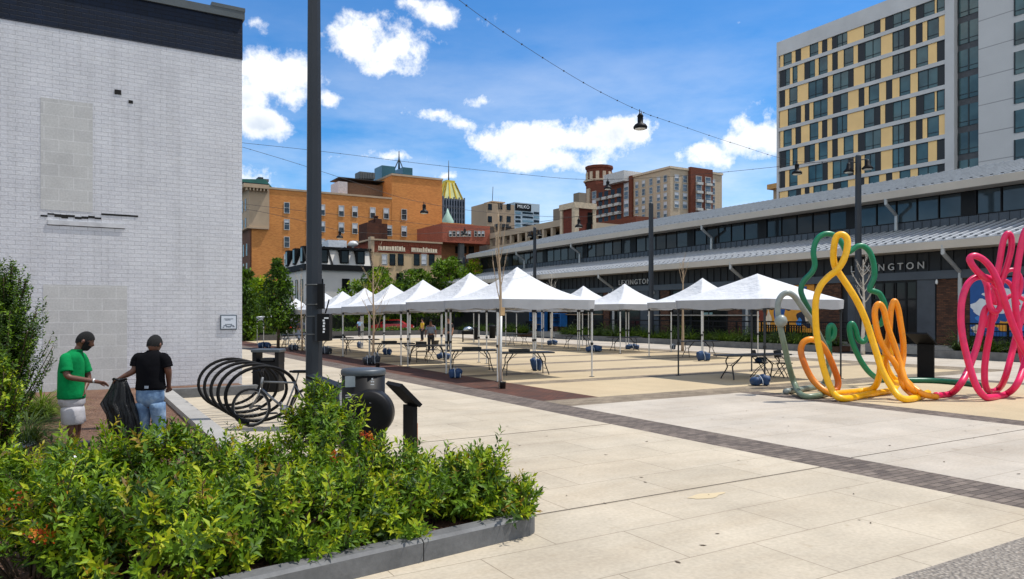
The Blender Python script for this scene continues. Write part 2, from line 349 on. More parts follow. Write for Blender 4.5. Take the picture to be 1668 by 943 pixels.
n_.links.new(mixc(n_, ramp(n_, f2, [(.35, 0), (.7, 1)]), ramp(n_, f, [(.3, srgb((62,40,30))), (.7, srgb((122,86,66)))]), ramp(n_, f, [(.3, srgb((80,58,44))), (.7, srgb((158,124,100)))])), b_.inputs['Base Color']); b_.inputs['Roughness'].default_value = .95
bump(n_, b_, f, 1.0, .05)

# ---------- ground, pavements
tag(MB().quad((-2500,-2500,-.03),(2500,-2500,-.03),(2500,2500,-.03),(-2500,2500,-.03)).build('ground', asph), kind='structure')
def sheet(name, mt, *rects):
    m = MB()
    for x0, x1, y0, y1 in rects: m.quad((x0,y0,0),(x1,y0,0),(x1,y1,0),(x0,y1,0))
    return tag(m.build(name, mt), kind='structure')
sheet('gravel', gravel, (-14, 60, -14, 3.26))
sheet('pavement', conc, (-14, 8.4, 3.26, 57.5))
sheet('pavement', concw, (9.3, 14.6, 3.26, 13.0), (23.8, 33.9, 3.26, 13.2), (28.9, 33.9, 13.2, 66), (-14, 28.9, 57.5, 66))
sheet('paver_strip', paver, (8.4, 9.3, 3.26, 57.5), (14.6, 15.3, 3.26, 13.0), (23.1, 23.8, 3.26, 13.0))
by = [13.0, 17.6, 20.6, 24.6, 28.6, 32.6, 36.6, 40.6, 45, 50]
sheet('paver_strip', paverd, (9.3, 23.8, 13.0, 14.1), (23.8, 28.9, 13.2, 14.1), (27.2, 28.9, 14.1, 57.5), *[(10.9, 27.2, y, y+.75) for y in by[1:]])
sheet('paver_strip', redp, (9.3, 10.9, 14.1, 57.5))
ed = [14.1]+[v for y in by[1:] for v in (y, y+.75)]+[57.5]
sheet('pavement', tan, (15.3, 23.1, 3.26, 13.0), *[(10.9, 27.2, ed[i], ed[i+1]) for i in range(0, len(ed), 2)])
# expansion joints run over the slabs
jm = MB()
for x0, x1, y in ((3.75, 8.4, 6.12), (9.3, 14.6, 6.3), (4.2, 8.4, 10.5)): jm.box((x0, y-.006, .001), (x1, y+.006, .005))
tag(jm.build('pavement_joint', joint), kind='structure')
stn = plain('mustard stain', srgb((188,170,136)), .8, var=.05)
st = gp(1150, 808); tag(MB().add([(st.x+math.cos(a)*.26*(1+.2*math.sin(3*a+1)), st.y+math.sin(a)*.085*(1+.25*math.cos(4*a)), .004) for a in [i*.2618 for i in range(24)]], [tuple(range(24))]).build('pavement_stain', stn), kind='structure')

# ---------- planting bed
kst = brick('dark kerb stone', srgb((112,112,112)), srgb((102,102,104)), srgb((60,60,62)), 30, 30, .001, .65, .2, .35, stain=3)
lst = plain('pale kerb concrete', srgb((150,147,142)), .85, var=.12, vs=2, bs=.15)
KS = .132
def ky(x): return 5.585+(x-3.61)*KS
bed = [(-12, ky(-12)+.15), (3.0, ky(3.0)+.15), (3.42, ky(3.4)+.22), (3.46, 6.1), (3.46, 8.3), (1.75, 8.7), (1.75, 19.3), (3.9, 19.3), (3.9, 21.19), (-12, 21.19)]
mb = MB(); n = 46
gx = np.linspace(-12, 3.9, 90); gy = np.linspace(3.4, 21.19, 100)
def inside(x, y):
    if y < ky(x)+.14: return False
    if y > 19.3: return x < 3.9
    if y > 8.6: return x < 1.76
    return x < 3.47
tag(MB().prism(bed, -.02, .1).build('planting_bed', mulch), kind='structure')
kb = thing('planter_kerb', 'dark grey stone kerb with a rounded corner round the foreground shrub bed', 'kerb', (3.6, 5.6, 0))
def kerbstone(x0, x1, rnd=False):
    m = MB(); t = Vector((1, KS, 0)).normalized(); nn = Vector((-t.y, t.x, 0))
    a = Vector((x0, ky(x0), 0)); L = (x1-x0)*math.sqrt(1+KS*KS)
    prof = [(0, 0), (0, .155), (.03, .178), (.17, .178), (.19, .16), (.19, 0)]
    P = []
    if not rnd:
        m.extr([a+nn*p+Vector((0, 0, z)) for p, z in prof], t*L)
    else:
        rings = []
        for s in np.linspace(0, L-.12, 4): rings.append([a+t*s+nn*p+Vector((0, 0, z)) for p, z in prof])
        c = a+t*(L-.12)+nn*.22
        for k in range(1, 7):
            an = k/6*R_(82.5); dv = t*math.sin(an)-nn*math.cos(an)
            rings.append([c+dv*(.22-p)*(1 if p < .2 else 1)+Vector((0, 0, z)) for p, z in prof])
        e = c; 
        for k in (1.2, 2.8): rings.append([p+Vector((0, k if k < 2 else 2.7, 0)) for p in rings[9]])
        q = len(prof); V = [p for r in rings for p in r]
        m.add(V, [(i*q+j, i*q+(j+1) % q, (i+1)*q+(j+1) % q, (i+1)*q+j) for i in range(len(rings)-1) for j in range(q)]+[tuple(range(q-1, -1, -1)), tuple((len(rings)-1)*q+j for j in range(q))])
    m.build('kerb_stone', kst, kb)
kerbstone(2.43, 3.61, True); kerbstone(.9, 2.42); kerbstone(-.7, .89); kerbstone(-2.4, -.71); kerbstone(-4.2, -2.41)
MB().box((1.72, 9.0, 0), (2.02, 19.0, .2)).build('edging', lst, kb)
MB().box((1.72, 19.01, 0), (3.98, 19.3, .22)).build('edging', kst, kb)

# ---------- white painted brick building at the left
whb = brick('white painted brick', srgb((213,213,216)), srgb((206,206,210)), srgb((186,186,190)), .3, .105, .006, .8, .6, .1, stain=.9, dist=.02, streak=.1)
whk = brick('white painted block', srgb((196,195,192)), srgb((188,187,185)), srgb((206,205,203)), .62, .3, .012, .85, .12, .12, stain=1.5)
navy = brick('navy painted brick', srgb((10,27,50)), srgb((8,22,43)), srgb((5,15,32)), .33, .115, .008, .6, .5, .3, stain=2, streak=.3)
grey = plain('grey coping metal', srgb((78,84,86)), .5, .3, .12)
dark = plain('dark recess', srgb((22,20,19)), .9)
WY = 21.2; wb = thing('brick_building', 'white painted brick building with a navy band along the top', 'building', (4, WY, 0))
BX0 = -13
MB().box((BX0, WY, 0), (4.0, WY+16, 9.05)).build('wall', whb, wb)
MB().box((BX0, WY-.012, 9.05), (4.012, WY+16, 10.15)).build('band', navy, wb)
m = MB().box((BX0, WY-.07, 10.15), (4.06, WY+16, 10.36)); m.box((3.2, WY-.08, 10.36), (4.07, WY+.5, 10.46)); m.build('coping', grey, wb)
def wrect(px0, py0, px1, py1):
    a = onY(px0, py0, WY); b = onY(px1, py1, WY); return a.x, a.z, b.x, b.z
x0, z0, x1, z1 = wrect(66, 158, 151, 346); m = MB().box((x0, WY-.006, z1), (x1, WY+.05, z0)); m.build('infill', whk, wb)
x0, z0, x1, z1 = wrect(70, 463, 207, 640); MB().box((x0, WY-.006, max(.1, z1)), (x1, WY+.05, z0)).build('infill', whk, wb)
x0, z0, x1, z1 = wrect(66, 346, 165, 358); m = MB()
for i in range(9):
    xa = x0+(x1-x0)*i/9; xb = x0+(x1-x0)*(i+1)/9; m.box((xa, WY-.008, z1+random.uniform(-.02, .03)+.04*(i % 3 == 1)), (xb, WY+.03, z0-random.uniform(0, .04)-.05*(i < 1 or i == 5)))
m.build('broken_sill', dark, wb)
x0, z0, x1, z1 = wrect(78, 358, 202, 372); m = MB().box((x0, WY-.03, z1), (x1, WY+.02, z0)); m.build('sill', plain('white plaster', srgb((196,196,198)), .85), wb)
m = MB(); m.box((x0-.02, WY-.008, z1-.016), (x1+.02, WY+.01, z1-.004)); x0, z0, x1, z1 = wrect(165, 350, 225, 351); m.box((x0, WY-.01, z1), (x1, WY+.01, z0)); m.build('crack', dark, wb)
for px, py, s in ((192, 150, .075), (213, 166, .05)):
    c = onY(px, py, WY); MB().box((c.x-s, WY-.012, c.z-s*.8), (c.x+s, WY+.02, c.z+s*.8)).build('wall_hole', dark, wb)
# framed sign by the corner
sg = thing('wall_sign', 'small framed white plaque with dark lettering near the corner of the white brick wall', 'sign', onY(372, 525, WY))
a = onY(358.5, 513, WY); b = onY(385.5, 536.5, WY)
MB().box((a.x, WY-.03, b.z), (b.x, WY-.004, a.z)).build('frame', plain('slate frame', srgb((72,86,98)), .5), sg)
MB().box((a.x+.025, WY-.036, b.z+.025), (b.x-.025, WY-.03, a.z-.025)).build('panel', plain('sign white', srgb((206,212,220)), .5, var=.03), sg)
tx = MB(); W_ = b.x-a.x
for fx, fz, wd, hh in ((.22, .74, .56, .05), (.3, .66, .3, .05), (.3, .36, .42, .06), (.2, .27, .16, .07), (.36, .2, .3, .09), (.62, .27, .18, .06), (.14, .17, .1, .07), (.74, .2, .12, .07)):
    k = 0
    while k < wd:
        ww = random.uniform(.025, .05); tx.box((a.x+W_*(fx+k), WY-.0395, b.z+(a.z-b.z)*(fz-hh/2)), (a.x+W_*(fx+k+ww), WY-.036, b.z+(a.z-b.z)*(fz+hh/2*random.uniform(.5, 1)))); k += ww+.014
tx.build('lettering', plain('slate ink', srgb((60,72,84)), .6), sg)
# ---------- text helper
def textmesh(name, body, size, mt, parent, loc, rot, o, depth=.03, space=1.0):
    c = bpy.data.curves.new(name, 'FONT'); c.body = body; c.size = size; c.extrude = depth; c.space_character = space; c.align_x = 'CENTER'
    t = bpy.data.objects.new(name, c); COL.objects.link(t); t.rotation_euler = rot; t.location = loc
    bpy.context.view_layer.update()
    me = bpy.data.meshes.new_from_object(t.evaluated_get(bpy.context.evaluated_depsgraph_get()))
    me.transform(t.matrix_world); me.transform(Matrix.Translation(-Vector(o)))
    bpy.data.objects.remove(t); me.materials.clear(); me.materials.append(mt)
    return link(name, me, parent, o)

# ---------- market hall along the right of the square
roofm = plain('standing seam roof metal', srgb((138,143,149)), .5, .0, .1, .4)
ribm = plain('roof rib metal', srgb((190,193,197)), .45, .0, .08)
fascia = plain('beige gutter fascia', srgb((176,168,156)), .55, 0, .07, .5)
guard = plain('dark snow guard', srgb((74,78,82)), .5)
seam = plain('slate standing seam panel', srgb((70,77,85)), .5, .3, .12, .8)
slate = plain('charcoal metal panel', srgb((29,32,36)), .55, .2, .15, .7)
slate2 = plain('grey metal column panel', srgb((66,72,80)), .55, .2, .18, 1.5)
frm = plain('black window frame', srgb((13,13,15)), .5, spec=.25)
cler = glassy('clerestory glass', (.02, .024, .027), .06, spec=.4)
dkg = glassy('dark shop glass', (.009, .01, .011), .08, spec=.25)
brk = brick('dark red market brick', srgb((108,72,54)), srgb((66,46,40)), srgb((62,54,48)), .24, .085, .012, .85, .5, .25)
spout = plain('pale downpipe', srgb((170,172,172)), .4, .3, .06)
MX, EV, CL, CX0 = 38.2, 36.5, 41.2, 40.0   # wall plane, lower eave, clerestory wall, upper eave
Y0, Y1 = -4.0, 77.0
mk = thing('market_hall', 'long low market hall with grey seamed metal roofs and dark shopfronts', 'market hall', (MX, 30, 0))
MB().box((MX, Y0, 0), (58, Y1, 5.25)).build('wall', slate, mk)
MB().box((CL, Y0+1, 5.25), (57, Y1-1, 8.8)).build('upper_wall', frm, mk)
roofu = plain('grey upper roof metal', srgb((112,117,123)), .55, 0, .1, .4); ribu = plain('grey upper roof rib', srgb((140,145,150)), .5); roofl = plain('grey lower roof metal', srgb((104,110,117)), .5, 0, .12, .6)
def roofsheet(name, xa, za, xb, zb, th, ya, yb, pitch, hip=0.0):
    m = MB(); L = math.hypot(xb-xa, zb-za); n = Vector((-(zb-za)/L, 0, (xb-xa)/L))
    A = Vector((xa, 0, za)); B = Vector((xb, 0, zb)); h = Vector((0, hip, 0))
    def P(p, y): return Vector((p.x, y, p.z))
    V = [P(A, ya), P(B, ya), P(B, yb-hip), P(A, yb)]; V = V+[v-n*th for v in V]
    m.add(V, [(0,1,2,3),(7,6,5,4),(0,4,5,1),(1,5,6,2),(2,6,7,3),(3,7,4,0)])
    m.mat(1); y = ya+.2
    while y < yb-.1:
        f = 1.0 if hip == 0 or y < yb-hip else (yb-y)/hip
        m.bar(P(A, y)+n*.03, P(A+(B-A)*f, y)+n*.03, .045 if hip else .1, .07); y += pitch
    m.mat(2); y = ya+.45
    while y < yb-.6:
        for s in (.35, .95):
            if hip == 0 or s < .5: c = P(A, y)+(B-A).normalized()*s+n*.05; m.obox(c, (.05, .13, .05))
        y += pitch
    return m.build(name, [roofu, ribu, guard] if hip else [roofl, ribm, guard], mk)
roofsheet('lower_roof', EV, 5.62, CL, 6.85, .08, Y0, Y1, .5)
roofsheet('upper_roof', CX0, 9.04, 48.5, 11.25, .1, Y0, Y1, .5, 7.0)
m = MB().add([(48.5, Y0, 11.25), (48.5, Y1-7, 11.25), (58, Y1, 8.6), (58, Y0, 8.6), (CX0, Y1, 9.02)], [(0, 1, 2, 3), (1, 4, 2)]); m.build('back_roof', roofm, mk)
# gutters and soffits
m = MB().box((EV-.14, Y0, 5.22), (EV+.02, Y1, 5.6)); m.box((EV+.02, Y0, 5.26), (MX, Y1, 5.32)); m.build('gutter', fascia, mk)
m = MB().box((CX0-.14, Y0, 8.6), (CX0+.02, Y1, 9.02)); m.box((CX0+.02, Y0, 8.62), (CL, Y1, 8.68)); m.build('gutter', fascia, mk)
# seamed apron below the clerestory and panels above the shopfronts
m = MB().box((CL-.05, Y0+1, 6.8), (CL, Y1-1, 7.28)); y = Y0+1
while y < Y1-1: m.box((CL-.09, y, 6.8), (CL-.05, y+.04, 7.28)); y += .5
m.build('apron', seam, mk)
m = MB().box((MX-.06, Y0, 4.25), (MX, Y1, 5.2)); y = Y0
while y < Y1: m.box((MX-.11, y, 4.25), (MX-.06, y+.05, 5.2)); y += .62
m.build('frieze', slate, mk)
MB().box((MX-.28, Y0, 3.82), (MX, Y1, 4.24)).build('beam', seam, mk)
cler2 = glassy('clerestory glass brown', (.03, .024, .02), .1, spec=.25); cler3 = glassy('clerestory glass sky reflection', (.04, .055, .065), .05, spec=.5)  # second glass holds the blue-grey sky reflection in its colour
# clerestory panes
y = 2.0; i = 0
while y < Y1-3 and i < 62:
    if i % 5 == 4: y += .75
    pm = MB().box((CL-.03, y+.06, 7.32), (CL-.012, y+1.16, 8.56)); pm.build('window', random.choice((cler, cler3, cler3) if y < 27 else (cler, cler2, cler2)), mk); y += 1.22; i += 1
m = MB()
for z in (7.29, 8.57): m.box((CL-.07, Y0+1, z), (CL-.012, Y1-1, z+.05))
y = 2.0; i = 0
while y < Y1-3 and i < 62:
    if i % 5 == 4: m.box((CL-.1, y, 7.3), (CL-.012, y+.75, 8.6)); y += .75
    m.box((CL-.07, y, 7.34), (CL-.012, y+.06, 8.57)); y += 1.22; i += 1
m.build('mullion', frm, mk)
# downpipes
def pipe(pts, r=.09): MB().tube(pts, r, 8, smooth=False).build('downpipe', spout, mk)
for px in (1443, 1143, 930, 841):
    p = onX(px, 330, CX0-.05); y = p.y; pipe([(CX0-.05, y, 8.64), (CX0-.05, y, 8.35), (CL-.25, y, 7.75), (CL-.25, y, 6.85)], .1)
for px in (1536, 975, 1190):
    p = onX(px, 400, EV-.05); y = p.y; pipe([(EV-.05, y, 5.4), (EV-.05, y, 5.0), (MX-.2, y, 4.1), (MX-.2, y, .5)], .11)
# shopfront: raised patio, piers, panels, glazing, doors
patio = plain('patio concrete', srgb((150,147,141)), .85, var=.1)
MB().box((36.1, Y0, 0), (MX, Y1-8, .42)).build('patio', patio, mk)
def ypx(px, X=MX): return onX(px, 500, X).y
def face(name, mt, pa, pb, z0, z1, out=.08):
    ya, yb = ypx(pa), ypx(pb); return MB().box((MX-out, yb, z0), (MX, ya, z1)).build(name, mt, mk)
for pa, pb in ((1528, 1582), (1330, 1372), (1188, 1212), (1078, 1092), (985, 994), (915, 924), (905, 911)): face('brick_pier', brk, pa, pb, .42, 3.82, .14)
for pa, pb in ((1497, 1526), (1384, 1422), (1046, 1058), (1060, 1076), (1212, 1226)): face('column_panel', slate2, pa, pb, .42, 3.82, .18)
for pa, pb in ((1424, 1458), (1460, 1495), (1128, 1186), (1096, 1126), (1000, 1044), (952, 983), (926, 950), (1240, 1252), (885, 903), (865, 883)):
    ya, yb = ypx(pa), ypx(pb); f = MB().box((MX-.06, yb, .5), (MX, ya, 3.7)).build('window', dkg, mk)
    q = MB(); 
    for yy in (ya, (ya+yb)/2, yb): q.box((MX-.11, yy-.05, .5), (MX-.061, yy+.05, 3.7))
    q.box((MX-.1, yb, 2.75), (MX-.061, ya, 2.85)); q.build('frame', frm, f)
orange = plain('orange paint', srgb((206,136,40)), .7, var=.1)
mblue = plain('cobalt paint', srgb((30,82,148)), .7, var=.1)
face('panel', orange, 1262, 1328, 3.2, 3.8, .1); face('panel', mblue, 1290, 1316, 3.3, 3.7, .12)
MB().box((MX-.35, ypx(1240), 1.9), (MX-.1, ypx(1060), 1.98)).build('counter_shelf', plain('pale counter', srgb((150,144,134)), .6), mk)
MB().box((MX-.35, ypx(985), 1.95), (MX-.1, ypx(915), 2.03)).build('counter_shelf', plain('wood counter', srgb((120,98,74)), .6), mk)
for px, pyv in ((1152, 512),):
    p = onX(px, pyv, MX-.12); MB().box((MX-.1, p.y-.45, p.z-.13), (MX-.062, p.y+.45, p.z+.13)).build('aqua_counter', plain('pale aqua panel', srgb((110,140,140)), .4), mk)  # plain pale aqua panel at the counter
white = plain('white sign letter', srgb((225,226,226)), .5, var=.03)
lett = plain('off white sign letter', srgb((190,192,192)), .6, var=.05)
p = onX(1441, 428, MX-.3); textmesh('lettering', 'LEXINGTON', .52, lett, mk, (MX-.17, p.y, 4.4), (R_(90), 0, R_(-90)), ORG[mk.name], .03, 1.62)
p = onX(1031, 458, MX-.3); textmesh('lettering', 'LEXINGTON', .56, lett, mk, (MX-.17, p.y, 4.38), (R_(90), 0, R_(-90)), ORG[mk.name], .03, 1.3)
# bulbs under the beam
for px in (1063, 1123, 1524, 1190, 990):
    p = onX(px, 458, MX-.4); MB().lathe((MX-.3, p.y, 3.6), [(.02, .2), (.06, .12), (.07, 0), (.03, -.06)], 10).build('bulb', white, mk)

# murals on the market wall (flat painted panels: abstract shapes)
def mural(name, label, px0, px1, z0, z1, base, shapes):
    ya, yb = ypx(px0), ypx(px1); t = thing(name, label, 'mural', (MX-.15, (ya+yb)/2, z0))
    MB().box((MX-.17, yb, z0), (MX-.145, ya, z1)).build('panel', base, t)
    for k, (fy, fz, ry, rz, mt, ns, ph) in enumerate(shapes):
        y = ya+(yb-ya)*fy; z = z0+(z1-z0)*fz; x = MX-.172-.003*k; n = 26
        P = [(x, y+math.cos(i/n*6.283)*ry*(1+.25*math.sin(ns*i/n*6.283+ph)), z+math.sin(i/n*6.283)*rz*(1+.25*math.cos(ns*i/n*6.283+ph))) for i in range(n)]
        P = [(px_, min(ya-.02, max(yb+.02, py_)), min(z1-.02, max(z0+.02, pz_))) for px_, py_, pz_ in P]
        MB().extr(P, (.002, 0, 0)).build('painted_shape', mt, t)
ochre = plain('ochre paint', srgb((222,152,48)), .7, var=.1); ink = plain('dark ink paint', srgb((30,36,52)), .7); cream = plain('cream paint', srgb((226,206,180)), .7); rust = plain('rust paint', srgb((122,52,32)), .7); sky_ = plain('sky blue paint', srgb((58,128,200)), .7, var=.12); cloudp = plain('cloud white paint', srgb((214,218,224)), .7, var=.08)
mural('wall_mural', 'colourful mural of ochre and blue shapes on the market wall behind the right tent', 1236, 1330, .9, 2.9, ochre,
    [(.1, .6, .35, .8, rust, 2, 0), (.42, .55, .4, .95, mblue, 3, 1), (.62, .8, .5, .3, ink, 3, 2), (.6, .4, .3, .55, ochre, 2, 1.6), (.85, .45, .55, .6, ink, 3, .5), (.9, .4, .22, .3, cream, 2, 0), (.75, .3, .2, .25, sky_, 3, 1), (.22, .4, .2, .5, cream, 4, 1), (.55, .88, .3, .14, ochre, 2, 0)])
mural('wall_mural', 'blue mural with pale clouds on the brick wall behind the pink tubes', 1583, 1745, .95, 3.75, mblue,
    [(.12, .5, .5, .35, cloudp, 4, 0), (.3, .72, .6, .3, cloudp, 5, 1), (.45, .55, .9, .6, cloudp, 4, 2), (.2, .3, .5, .3, sky_, 3, 1), (.62, .3, .6, .6, sky_, 3, 2), (.75, .8, .5, .35, cloudp, 5, 0), (.4, .18, .5, .25, ochre, 6, 1), (.85, .4, .5, .5, ochre, 5, 0), (.08, .12, .25, .2, cream, 4, 0)])
# planter in front of the market, with its railing
pk = thing('market_planter', 'long low grey planter kerb in front of the market patio', 'planter', (34.2, 30, 0))
for ya, yb in ((-4, 3), (3.02, 9), (9.02, 14.4), (14.42, 19.0), (24.5, 29.6), (29.62, 36), (36.02, 42), (42.02, 49.8), (56, 62), (62.02, 68)):
    MB().box((34.0, ya, 0), (34.22, yb, .36)).build('kerb_stone', kst, pk)
m = MB()
for ya, yb in ((-4, 19), (24.5, 49.8), (56, 68)): m.box((34.22, ya, 0), (36.05, yb, .28))
m.build('soil', mulch, pk)
blk = plain('black steel', srgb((14,14,16)), .55, .0, .15, spec=.2)
rl = thing('patio_railing', 'black steel railing with mesh panels along the market patio', 'railing', (36.1, 20, .42))
for ya, yb in ((-4, 18.6), (24.6, 50)):
    MB().box((36.02, ya, 1.52), (36.12, yb, 1.6)).build('top_rail', blk, rl); MB().box((36.05, ya, .55), (36.1, yb, .6)).build('bottom_rail', blk, rl)
    MB().box((36.05, ya, 1.2), (36.1, yb, 1.24)).build('middle_rail', blk, rl)
    y = ya
    while y <= yb+.01:
        MB().box((36.03, y-.04, .42), (36.11, y+.04, 1.52)).build('post', blk, rl); y += (yb-ya)/round((yb-ya)/1.9)
    m = MB(); y = ya
    while y < yb: m.box((36.07, y, .6), (36.08, y+.012, 1.52)); y += .13
    m.build('mesh_panel', blk, rl)
# ---------- buildings beyond the square
wframe = plain('pale window frame', srgb((186,182,174)), .6); wglass = glassy('old window glass', (.035, .042, .05), .1, .6, 1.5)
blind = plain('window blind', srgb((196,198,202)), .8, var=.12, vs=.6)
def win_y(parent, x0, x1, z0, z1, Y, bl=.0, fr=wframe, gl=wglass, name='window', bar=True, fw=.1):   # faces -Y
    m = MB().box((x0, Y-.05, z0), (x1, Y-.02, z1)); m.mat(1)
    m.box((x0-fw, Y-.12, z0-fw), (x1+fw, Y-.05-.001, z0)); m.box((x0-fw, Y-.1, z1), (x1+fw, Y-.051, z1+fw))
    m.box((x0-fw, Y-.1, z0+.002), (x0, Y-.051, z1-.002)); m.box((x1, Y-.1, z0+.002), (x1+fw, Y-.051, z1-.002))
    if bar: zc = (z0+z1)/2; m.box((x0, Y-.09, zc-.03), (x1, Y-.052, zc+.03))
    if bl > 0: m.mat(2).box((x0+.03, Y-.06, z1-(z1-z0)*bl), (x1-.03, Y-.052, z1-.02))
    return m.build(name, [gl, fr, blind], parent)
def win_x(parent, y0, y1, z0, z1, X, bl=.0, fr=wframe, gl=wglass, name='window', bar=True, fw=.1):   # faces -X
    m = MB().box((X-.05, y0, z0), (X-.02, y1, z1)); m.mat(1)
    m.box((X-.12, y0-fw, z0-fw), (X-.051, y1+fw, z0)); m.box((X-.1, y0-fw, z1), (X-.051, y1+fw, z1+fw))
    m.box((X-.1, y0-fw, z0+.002), (X-.051, y0, z1-.002)); m.box((X-.1, y1, z0+.002), (X-.051, y1+fw, z1-.002))
    if bar: zc = (z0+z1)/2; m.box((X-.09, y0, zc-.03), (X-.052, y1, zc+.03))
    if bl > 0: m.mat(2).box((X-.06, y0+.03, z1-(z1-z0)*bl), (X-.052, y1-.03, z1-.02))
    return m.build(name, [gl, fr, blind], parent)
# orange brick building
OY = 140.0
obrk = brick('orange brick', srgb((214,142,76)), srgb((190,118,62)), srgb((206,150,92)), .5, .16, .02, .9, .2, .16, stain=.14)
dbrk = brick('dark brown brick', srgb((112,74,58)), srgb((92,60,48)), srgb((110,90,76)), .5, .16, .02, .9, .2, .2, stain=.3)
stone = plain('buff limestone', srgb((172,150,124)), .85, var=.12, vs=.4)
ob = thing('office_block', 'six storey orange brick block with a stone cornice corner and a taller right end', 'building', (45, OY, 0))
ox0, ox1, oxm = onY(410, 400, OY).x, onY(720, 400, OY).x, onY(638, 400, OY).x
zt = onY(432, 307, OY).z; zt2 = onY(680, 290, OY).z
MB().box((ox0, OY, 0), (oxm, OY+30, zt)).build('wall', obrk, ob); MB().box((oxm, OY-.05, 0), (ox1, OY+28, zt2)).build('tower_wall', obrk, ob)
MB().box((ox0-.3, OY+.2, 0), (ox0-.01, OY+30, zt-7.5)).build('street_front', dbrk, ob)
m = MB().box((ox0-.5, OY-.25, zt-7.3), (ox0+3.1, OY-.003, zt-.2)); m.box((ox0-.5, OY, zt-7.3), (ox0-.02, OY+30, zt-.2)); m.box((ox0-.9, OY-.5, zt-7.6), (ox0+3.0, OY+30, zt-7.3)); m.build('stone_corner', stone, ob)
m = MB().box((ox0-1.6, OY-1.2, zt-.2), (ox0+2.9, OY-.01, zt+.5)); m.box((ox0-1.6, OY, zt-.2), (ox0-.01, OY+30, zt+.5))
for i in range(7): m.box((ox0-1.2+i*.62, OY-1.1, zt-.7), (ox0-.95+i*.62, OY-.26, zt-.21))
m.build('cornice', stone, ob)
m = MB().box((ox0+2.95, OY-.15, zt), (oxm, OY+.3, zt+.35)); m.box((oxm-.1, OY-.25, zt2), (ox1+.15, OY+28, zt2+.4)); m.build('coping', stone, ob)
for r, (cols, pys) in enumerate((((467,504,525,556,578,607,629,658), (330,347)), ((467,504,525,556,578,634,658), (357.5,374)), ((467,504,525,556,578), (386,402.5)), ((467,), (414.5,430)))):
    for px in cols:
        sh = {467: 0, 504: 1, 525: 1}.get(px, 2 if px < 600 else 3)
        dy = (px-467)*.058
        a = onY(px-3.8, pys[0]+dy, OY); b = onY(px+3.8, pys[1]+dy, OY)
        win_y(ob, a.x, b.x, b.z, a.z, OY if px < 638 else OY-.05, random.choice((0, .3, .45, .5, .5)))
for k in range(4):
    for j in range(4):
        y0 = OY+2.2+j*3.0; z1 = zt-1.8-k*3.6-(1.2 if k > 1 else 0)
        win_x(ob, y0, y0+1.1, z1-2.2, z1, ox0-.5 if k < 2 else ox0-.3, 0, wframe, wglass, fw=.04)
# rooftop plant
rp = thing('rooftop_plant', 'grey steel cooling plant on the roof of the orange brick block', 'roof plant', (60, OY+8, zt))
def rb(mb, p0, p1, Y, dpt): a = onY(p0[0], p0[1], Y); b = onY(p1[0], p1[1], Y); return mb.box((a.x, Y, b.z), (b.x, Y+dpt, a.z))
steel = plain('grey plant steel', srgb((92,94,94)), .6, .3); steeld = plain('dark plant steel', srgb((48,52,54)), .6, .3)
rb(MB(), (566, 297), (636, 322), OY+5, 6).build('screen', plain('brown brick screen', srgb((112,92,74)), .9), rp)  # screen in plain brown brick colour
rb(MB(), (551, 295), (566, 318), OY+4, 5).build('duct', plain('pale duct', srgb((176,176,178)), .5), rp)
rb(MB(), (552, 289), (636, 296), OY+4, 6).build('deck', steeld, rp)
m = MB(); rb(m, (586, 279), (611, 292), OY+5, 3); 
for i in range(6): rb(m, (587+i*4, 281), (589+i*4, 291), OY+4.9, .1)
m.build('cooling_tower', steel, rp)
# mansard building
MY = 95.0; whp = plain('off white render', srgb((196,192,186)), .85, var=.1, vs=.4, bs=.1); blkp = plain('black slate trim', srgb((15,16,18)), .75, spec=.2)
mx0, mx1 = 25.9, onY(606.5, 450, MY).x
ms = thing('mansard_house', 'white corner house with a black trimmed mansard roof and dormers', 'house', ((mx0+mx1)/2, MY, 0))
zm = onY(560, 441, MY).z; ztop = onY(570, 403, MY).z
MB().box((mx0, MY, 0), (mx1, MY+13, zm)).build('wall', whp, ms)
MB().box((mx0-.35, MY-.4, zm), (mx1+.1, MY+13.2, zm+.75)).build('cornice', blkp, ms)
V = [(mx0, MY, zm+.75), (mx1, MY, zm+.75), (mx1, MY+13, zm+.75), (mx0, MY+13, zm+.75), (mx0+.9, MY+.9, ztop-.3), (mx1, MY+.9, ztop-.3), (mx1, MY+12, ztop-.3), (mx0+.9, MY+12, ztop-.3)]
MB().add(V, [(0,1,5,4),(1,2,6,5),(2,3,7,6),(3,0,4,7),(4,5,6,7)]).build('roof', whp, ms)
m = MB().box((mx0+.5, MY+.5, ztop-.3), (mx1+.08, MY+12.5, ztop)); 
for x in (mx0+.1, mx0+3.4, mx1-.05): m.bar((x, MY-.1, zm+.7), (x-.35 if x < mx1-.1 else x, MY+.85, ztop-.25), .22, .1)
m.build('roof_trim', blkp, ms)
for px in (561, 587, 527):
    x = onY(px, 420, MY).x; z = zm+1.0
    d = MB().box((x-.6, MY-.1, z), (x+.6, MY+1, z+1.75)); d.add([(x-.85, MY-.3, z+1.75), (x+.85, MY-.3, z+1.75), (x, MY-.3, z+2.15), (x-.85, MY+1, z+1.75), (x+.85, MY+1, z+1.75), (x, MY+1, z+2.15)], [(0,1,2),(0,2,5,3),(1,4,5,2),(0,3,4,1)])
    dm = d.build('dormer', blkp, ms); MB().box((x-.4, MY-.14, z+.12), (x+.4, MY-.101, z+1.6)).build('window', dkg, dm)
for y in (MY+2, MY+6, MY+10):
    d = MB().box((mx0-.1, y-.7, zm+1.0), (mx0+.8, y+.7, zm+3.2)); dm = d.build('dormer', blkp, ms); MB().box((mx0-.14, y-.45, zm+1.2), (mx0-.101, y+.45, zm+3.0)).build('window', dkg, dm)
